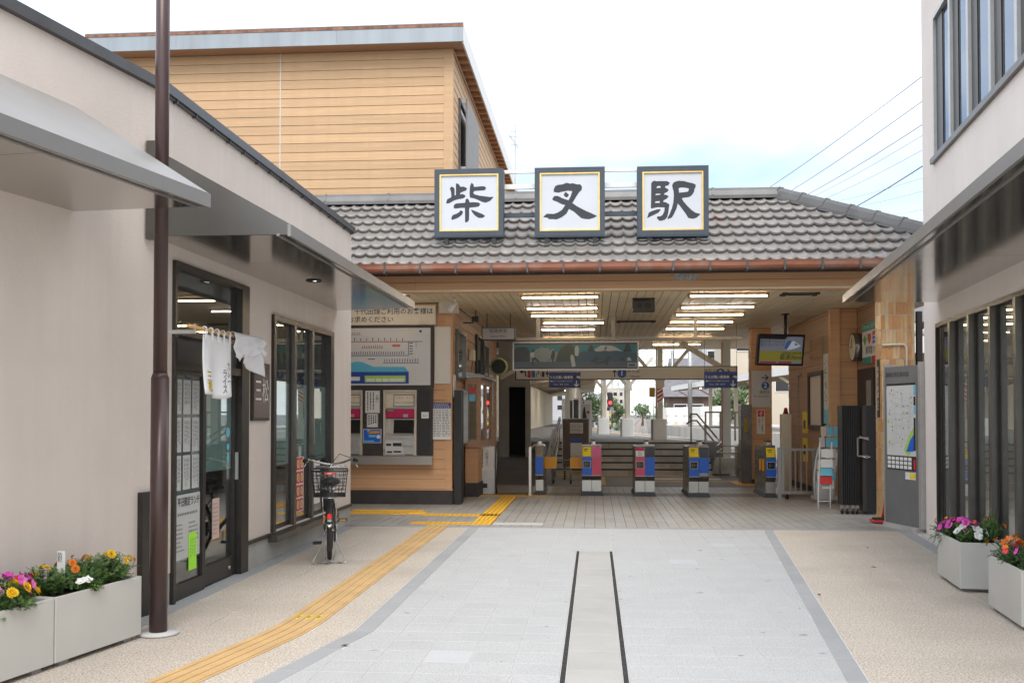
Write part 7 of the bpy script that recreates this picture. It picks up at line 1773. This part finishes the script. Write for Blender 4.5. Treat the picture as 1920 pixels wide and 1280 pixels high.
# rear rack
q = MB()
for s_ in (-1,1):
    q.tube([(s_*.065,-.30,.72),(s_*.065,.25,.72)],.006,6); q.tube([(s_*.075,-.24,.72),(s_*.06,.0,.355)],.006,6)
for yy in (-.30,-.16,-.02,.12,.25): q.tube([(-.065,yy,.72),(.065,yy,.72)],.005,6)
q.build('luggage_rack', m_chrome, bi)
def basket(name, cy, z0, z1, w0, w1, d0, d1, mat, nh, nv, rr):
    q = MB()
    def P(f, e):
        w = (w0+(w1-w0)*f)/2; d = (d0+(d1-d0)*f)/2; z = z0+(z1-z0)*f
        return [(-w,cy-d,z),(w,cy-d,z),(w,cy+d,z),(-w,cy+d,z)]
    for k in range(nh+1):
        c = P(k/nh, 0); r_ = rr*2.6 if k in (0, nh) else rr
        for i in range(4): q.tube([c[i], c[(i+1)%4]], r_, 5)
    a, b = P(0,0), P(1,0)
    for i in range(4):
        for k in range(nv+1):
            f = k/nv; p_ = V(a[i]).lerp(V(a[(i+1)%4]), f); r_ = V(b[i]).lerp(V(b[(i+1)%4]), f); q.tube([p_, r_], rr, 4)
    for k in range(1, nv):
        f = k/nv; q.tube([V(a[0]).lerp(V(a[1]),f), V(a[3]).lerp(V(a[2]),f)], rr, 4); q.tube([V(a[0]).lerp(V(a[3]),f), V(a[1]).lerp(V(a[2]),f)], rr, 4)
    return q.build(name, mat, bi)
bk = basket('basket', -.10, .735, 1.005, .32, .375, .36, .42, m_black, 7, 9, .0033)
q = MB(); q.box(-.055,.055,-.318,-.312,.965,.99); q.build('basket_badge', m_red, bi)
text('OGK', .02, m_white, bi, Plane((0,-.318,.9775),(1,0,0)), 0, 0, 1, bold=.0005)
basket('wire_basket', 1.02, .72, .98, .28, .36, .22, .30, m_chrome, 5, 7, .003)
# mudguards
def guard(cy, cz, a0, a1, name):
    q = MB(); n = 14; r_ = WR+.022
    for s_ in range(n):
        t0 = R(a0+(a1-a0)*s_/n); t1 = R(a0+(a1-a0)*(s_+1)/n)
        f = lambda t, x, d: (x, cy+(r_-d)*math.cos(t), cz+(r_-d)*math.sin(t))
        q.add([f(t0,-.027,.014),f(t0,0,0),f(t0,.027,.014),f(t1,-.027,.014),f(t1,0,0),f(t1,.027,.014)],[(0,1,4,3),(1,2,5,4)])
    q.build(name, m_black, bi)
guard(0,.352,60,215,'mudguard'); guard(1.09,WR,20,150,'mudguard')
q = MB(); q.bbox(-.024,.024,-.352,-.330,.505,.56,.01); q.build('reflector', m_redl, bi); q = MB(); q.box(-.02,.02,-.34,-.325,.475,.50); q.build('reflector_base', M('mint',(.25,.55,.45),.5), bi)
q = MB(); q.tube([(-.02,-.345,.45),(.0,-.352,.42),(.02,-.345,.45)],.016,6); q.build('guard_tip', m_chrome, bi)
# stand
q = MB()
for s_ in (-1,1): q.tube([(s_*.065,.0,.352),(s_*.075,-.02,.22),(s_*.15,-.06,.07),(s_*.185,-.08,.012),(s_*.17,-.085,.01),(s_*.10,-.075,.01)],.008,7)
q.tube([(-.10,-.075,.012),(-.05,-.07,.02),(.05,-.07,.02),(.10,-.075,.012)],.008,7); q.tube([(-.07,.0,.33),(-.06,-.03,.12),(-.04,-.06,.03)],.006,6); q.tube([(.07,.0,.33),(.06,-.03,.12),(.04,-.06,.03)],.006,6)
q.build('kickstand', m_galv, bi)
# drive
q = MB(); q.ring((.05,.44,.28),(1,0,0),.085,.007,24,5); q.build('chainring', m_chrome, bi)
q = MB(); q.box(.045,.065,.0,.46,.22,.225); q.bbox(.04,.07,-.02,.48,.24,.40,.01); q.build('chain_case', m_black, bi)
for s_, dy, dz in ((-1,-.05,-.11),(1,.06,.13)):
    q = MB(); q.tube([(s_*.06,.44,.28),(s_*.085,.44+dy,.28+dz)],.010,7); co = q.build('crank', m_chrome, bi)
    q = MB(); q.mat(0).bbox(min(s_*.09,s_*.19),max(s_*.09,s_*.19),.44+dy-.045,.44+dy+.045,.28+dz-.013,.28+dz+.013,.006); q.mat(1).box(min(s_*.105,s_*.175),max(s_*.105,s_*.175),.44+dy-.049,.44+dy-.0455,.28+dz-.008,.28+dz+.008); q.build('pedal', [m_black, m_orange if s_ > 0 else m_black], bi)
q = MB(); q.ring((0,-.02,.62),(0,1,0),.05,.010,16,6); q.build('ring_lock', m_black, bi)
q = MB(); q.ball((-.055,-.20,.50),.018,6,5,(.8,.8,1.6)); q.ball((-.06,-.20,.46),.016,6,5,(.8,.8,1.4)); q.build('key_charm', M('charm',(.45,.22,.08),.6), bi)

# ================================================================== FLOWER BOXES
PLN, PWD, PHT = .90, .40, .445
def planter(lab, loc, rz):
    t = thing('planter', lab, 'planter', loc, rz=rz, group='grey rectangular flower boxes', local=True)
    q = MB(); w_, d_ = PLN/2, PWD/2; e = .022; z0 = .03
    q.add([(-w_,-d_,z0),(w_,-d_,z0),(w_,d_,z0),(-w_,d_,z0),(-w_,-d_,PHT),(w_,-d_,PHT),(w_,d_,PHT),(-w_,d_,PHT),
           (-w_+e,-d_+e,PHT),(w_-e,-d_+e,PHT),(w_-e,d_-e,PHT),(-w_+e,d_-e,PHT),(-w_+e,-d_+e,PHT-.08),(w_-e,-d_+e,PHT-.08),(w_-e,d_-e,PHT-.08),(-w_+e,d_-e,PHT-.08)],
          [(0,3,2,1),(0,1,5,4),(1,2,6,5),(2,3,7,6),(3,0,4,7),(4,5,9,8),(5,6,10,9),(6,7,11,10),(7,4,8,11),(8,9,13,12),(9,10,14,13),(10,11,15,14),(11,8,12,15)])
    o = q.build('box', m_planter, t); b_ = o.modifiers.new('b','BEVEL'); b_.width = .006; b_.segments = 2; b_.limit_method = 'ANGLE'
    q = MB(); q.box(-w_+e+.002,w_-e-.002,-d_+e+.002,d_-e-.002,PHT-.10,PHT-.035); q.build('soil', m_soil, t)
    for xx in (-w_+.12, w_-.12):
        q = MB(); q.box(xx-.04,xx+.04,-d_+.03,d_-.03,0,z0); q.build('foot', m_greyp, t)
    return t
aL = math.atan(KS)
# long axis along the street: local x points away from the viewer
rzL = math.pi/2-aL
fL = V((-3.232,7.12,0)); dL = V((KS,1,0)).normalized(); nL = V((dL.y,-dL.x,0))     # outer bottom far corner, along, outward
def lp(s, o=0): return fL-dL*s-nL*o
cA = lp(PLN/2, PWD/2); cB = lp(PLN*1.5+.012, PWD/2); cC = lp(PLN*2.5+.024, PWD/2)
planter('grey flower box of leafy marigolds standing beside the brown post', cA, rzL)
planter('grey flower box of pink petunias and yellow marigolds at the lower left', cB, rzL)
dRn = V((.107,1,0)).normalized(); rzR = math.pi/2-math.atan(.107)
def rp(base, s, o): return V(base)-dRn*s+V((dRn.y,-dRn.x,0))*o
cR1 = rp((3.37,10.44,0), PLN/2, PWD/2); cR2 = rp((3.235,8.77,0), PLN/2, PWD/2)
planter('grey flower box of pink and white petunias by the right building, farther one', cR1, rzR)
planter('grey flower box of orange and red blooms at the right edge, nearer one', cR2, rzR)

# flower heads
def f_marigold():
    mb = MB(); rnd = random.Random(5)
    for ring_, (n, r0, tilt, L_) in enumerate(((12,.010,.25,.022),(11,.007,.7,.018),(8,.003,1.1,.013))):
        for i in range(n):
            a_ = 2*math.pi*(i+ring_*.4)/n; d = V((math.cos(a_),math.sin(a_),0)); s_ = V((-d.y,d.x,0)); u = d*math.cos(tilt)+V((0,0,math.sin(tilt)))
            p0 = d*r0+V((0,0,.004*ring_)); mb.quad(p0-s_*.004, p0+u*L_*.6-s_*.0085, p0+u*L_+V((0,0,-.002)), p0+u*L_*.6+s_*.0085, p0+s_*.004)
    return mb
def f_petunia():
    mb = MB(); n = 20; c = V((0,0,-.012)); vs_ = [c]
    for k, (rr, zz) in enumerate(((.010,.004),(.024,.010),(.034,.006))):
        for i in range(n):
            a_ = 2*math.pi*i/n; w = 1+(.13*math.cos(5*a_) if k == 2 else 0); vs_.append(V((rr*w*math.cos(a_),rr*w*math.sin(a_),zz+(.004*math.sin(5*a_+1) if k == 2 else 0))))
    fs = [(0,1+i,1+(i+1)%n) for i in range(n)]
    for k in range(2):
        for i in range(n): fs.append((1+k*n+i,1+(k+1)*n+i,1+(k+1)*n+(i+1)%n,1+k*n+(i+1)%n))
    mb.smooth = True; mb.add(vs_, fs); return mb
def f_small():
    mb = MB()
    for i in range(5):
        a_ = 2*math.pi*i/5; d = V((math.cos(a_),math.sin(a_),.35)).normalized(); s_ = V((-math.sin(a_),math.cos(a_),0)); mb.quad((0,0,0), d*.012-s_*.010, d*.024-s_*.006, d*.024+s_*.006, d*.012+s_*.010)
    return mb
fm = {}
def fmesh(kind, mat):
    k = (kind, mat.name)
    if k not in fm: fm[k] = {'m':f_marigold,'p':f_petunia,'s':f_small}[kind]().mesh(kind+'_flower', mat)
    return fm[k]
mY = M('petal_yellow',(.80,.50,.012),.6,rand=.12); mO = M('petal_orange',(.75,.20,.008),.6,rand=.12); mPk = M('petal_pink',(.66,.16,.45),.6,rand=.15); mMg = M('petal_magenta',(.66,.05,.42),.6,rand=.12); mWh = M('petal_white',(.78,.78,.75),.6); mRd = M('petal_red',(.50,.02,.02),.6,rand=.15); mCo = M('petal_coral',(.75,.06,.07),.6,rand=.15)
def plant(lab, pos, r, h, nst, style, flowers, seed, cat='flowers', name='flower_plant', droop=.0, flw=None):
    """leafy clump rooted at pos: stems with leaflets, flower heads as parts"""
    rnd = random.Random(seed); pos = V(pos); t = thing(name, lab, cat, pos)
    nst = int(nst*1.5); h *= 1.15; r *= 1.08
    mb = MB(); tips = []
    for i in range(nst):
        a_ = rnd.uniform(0,2*math.pi); rr = r*math.sqrt(rnd.random()); hh = h*rnd.uniform(.45,1.05)*(1-.35*(rr/r)**2)
        tip = pos+V((rr*math.cos(a_),rr*math.sin(a_),hh)); b0 = pos+V((rr*.35*math.cos(a_),rr*.35*math.sin(a_),0))
        if droop and rr > r*.75: tip.z -= droop*rnd.random(); 
        mid = b0.lerp(tip,.55)+V((rnd.uniform(-.02,.02),rnd.uniform(-.02,.02),.03))
        tips.append(tip); mb.mat(2); mb.tube([b0,mid,tip],.0022,4)
        nl = 11 if style != 'fine' else 16
        for k in range(nl):
            f = .25+.75*k/nl; p_ = b0.lerp(mid,min(f*1.8,1)) if f < .55 else mid.lerp(tip,(f-.55)/.45)
            d = V((rnd.gauss(0,1),rnd.gauss(0,1),rnd.gauss(.25,.6))).normalized(); s_ = d.cross(V((0,0,1))).normalized(); n_ = s_.cross(d)
            mb.mat(0 if rnd.random() < .45 else (1 if rnd.random() < .65 else 2))
            if style == 'fern':
                L_ = rnd.uniform(.035,.06)
                for q_ in range(4):
                    for sg in (-1,1):
                        c = p_+d*L_*(.25+.22*q_); e = (s_*sg+d*.6).normalized(); wv_ = d*.0035; LL = L_*.38*(1-.12*q_); mb.quad(c-wv_, c+e*LL*.6-wv_*.9, c+e*LL+n_*.002, c+e*LL*.6+wv_*.9, c+wv_)
            elif style == 'fine':
                L_ = rnd.uniform(.012,.024); mb.quad(p_, p_+d*L_*.5+s_*.004, p_+d*L_, p_+d*L_*.5-s_*.004)
            elif style == 'spike':
                L_ = rnd.uniform(.03,.06); d = V((rnd.gauss(0,.3),rnd.gauss(0,.3),1)).normalized(); mb.quad(p_, p_+d*L_*.5+s_*.004, p_+d*L_, p_+d*L_*.5-s_*.004)
            else:
                L_ = rnd.uniform(.025,.045); mb.quad(p_, p_+d*L_*.35+s_*L_*.25, p_+d*L_*.7+s_*L_*.2, p_+d*L_-n_*.004, p_+d*L_*.7-s_*L_*.2, p_+d*L_*.35-s_*L_*.25)
    mb.build('foliage', m_leaf, t)
    cam_d = (V((0,0,EYE))-pos).normalized()
    for kind, mat, n, sc_ in flowers:
        for i in range(int(n*1.35+.5)):
            a_ = rnd.uniform(0,2*math.pi); rr = r*math.sqrt(rnd.random())*.98; z_ = h*(1.02-.42*(rr/r)**2)*rnd.uniform(.88,1.08)
            up = V((rr*math.cos(a_)*2.2,rr*math.sin(a_)*2.2,.16)).normalized()+V((rnd.gauss(0,.25),rnd.gauss(0,.25),0)); 
            rot = up.to_track_quat('Z','Y').to_euler(); s_ = sc_*rnd.uniform(.8,1.15)
            inst('flower', fmesh(kind,mat), t, pos+V((rr*math.cos(a_),rr*math.sin(a_),z_+.006)), rot, (s_,s_,s_))
    return t
zs = PHT-.04
def lq(s, o): p_ = lp(s, o); return (p_.x, p_.y, zs)
plant('tall leafy marigold clump with yellow blooms nearest the brown post', lq(.17,.17), .19, .20, 46, 'fern', [('m',mY,3,1.0),('m',mO,2,.9)], 21, droop=.06)
plant('leafy marigold clump with one orange bloom in the middle of the flower box', lq(.45,.20), .19, .21, 48, 'fern', [('m',mO,2,1.0),('m',mY,1,1.0)], 22)
plant('leafy marigold clump with small yellow blooms at the near end of its box', lq(.74,.22), .17, .17, 40, 'fern', [('m',mY,3,.9)], 23)
plant('low white petunias at the front edge of the marigold box', lq(.52,.06), .10, .09, 26, 'broad', [('p',mWh,4,.9)], 24)
plant('red blooms between marigolds and pink petunias at the box joint', lq(.93,.23), .10, .15, 22, 'broad', [('p',mRd,5,.75)], 25)
plant('pink petunias in the nearer left flower box', lq(1.12,.20), .18, .17, 40, 'broad', [('p',mPk,9,1.05),('p',mMg,4,.95)], 26)
plant('bright yellow marigolds along the front of the nearer left flower box', lq(1.22,.10), .17, .14, 44, 'fern', [('m',mY,8,1.15)], 27, droop=.07)
plant('yellow and orange marigolds at the near end of the nearer left flower box', lq(1.52,.16), .19, .15, 46, 'fern', [('m',mY,5,1.15),('m',mO,3,1.0)], 28, droop=.06)
plant('small orange blooms at the back of the nearer left flower box', lq(1.48,.33), .14, .17, 28, 'broad', [('s',mO,6,1.0),('p',mPk,2,.8)], 29)
def rq(c, s, o, z=zs): p_ = rp((c.x,c.y,0), s, o); return (p_.x, p_.y, z)
plant('trailing small-leaved plant with orange blooms at the far end of the farther right box', rq(cR1,-.36,-.12), .17, .15, 70, 'fine', [('s',mO,6,1.0)], 31, droop=.22)
plant('bright pink petunias in the middle of the farther right box', rq(cR1,-.10,-.05), .19, .16, 40, 'broad', [('p',mMg,10,1.05),('p',mPk,6,1.0)], 32)
plant('white petunias at the near end of the farther right box', rq(cR1,.30,-.07), .16, .13, 36, 'broad', [('p',mWh,9,1.05)], 33)
plant('bushy small-leaved plant with scattered red blooms at the back of the farther right box', rq(cR1,.02,.12), .18, .20, 70, 'fine', [('s',mCo,4,1.0),('s',mO,3,1.0)], 34)
plant('upright bright green cypress-like sprig in the farther right box', rq(cR1,.30,.10), .07, .27, 46, 'spike', [], 35, 'plant')
plant('orange portulaca spilling over the far end of the nearer right box', rq(cR2,-.34,-.04), .19, .16, 80, 'fine', [('s',mO,9,1.2)], 36, droop=.12)
plant('red and orange portulaca in the middle of the nearer right box', rq(cR2,-.02,-.05), .20, .17, 80, 'fine', [('s',mCo,8,1.2),('s',mO,6,1.2),('p',mWh,1,.8)], 37, droop=.06)
plant('red portulaca at the near end of the nearer right box', rq(cR2,.32,-.04), .18, .18, 70, 'fine', [('s',mCo,7,1.2),('s',mMg,2,1.1)], 38, droop=.08)
t = thing('plant_label', 'small white plastic plant label stuck among the marigolds', 'label', lq(.55,.24))
pp = V(lq(.55,.24)); q = MB(); q.obox(pp+V((0,0,.18)), (.028,0,0), (0,.0015,0), (0,0,.10)); q.build('tag', m_white, t)
text('防犯', .035, m_inkb, t, Plane(pp+V((0,-.002,.235)),(1,0,0)), -.008, 0, 1, vertical=True, ls=.85)

# fallen leaves on the paving
for lab, x, y in (('small dry leaf on the pale paving near the right border', 1.98, 9.3), ('small dry leaf on the beige paving below the map board', 3.25, 12.6), ('small dry leaf on the beige paving at the right', 2.9, 11.0), ('small dark leaf on the curved grey border at the lower left', -1.72, 7.0)):
    q = MB(); a_ = random.uniform(0,3); d_ = V((math.cos(a_),math.sin(a_),0))*.035; s_ = V((-d_.y,d_.x,0))*.45
    q.add([V((x,y,.004))-d_, V((x,y,.010))+s_, V((x,y,.006))+d_, V((x,y,.012))-s_, V((x,y,.004))], [(0,4,1),(1,4,2),(2,4,3),(3,4,0)])
    tag(q.build('fallen_leaf', m_bark), lab, 'leaf', 'fallen leaves on the paving')
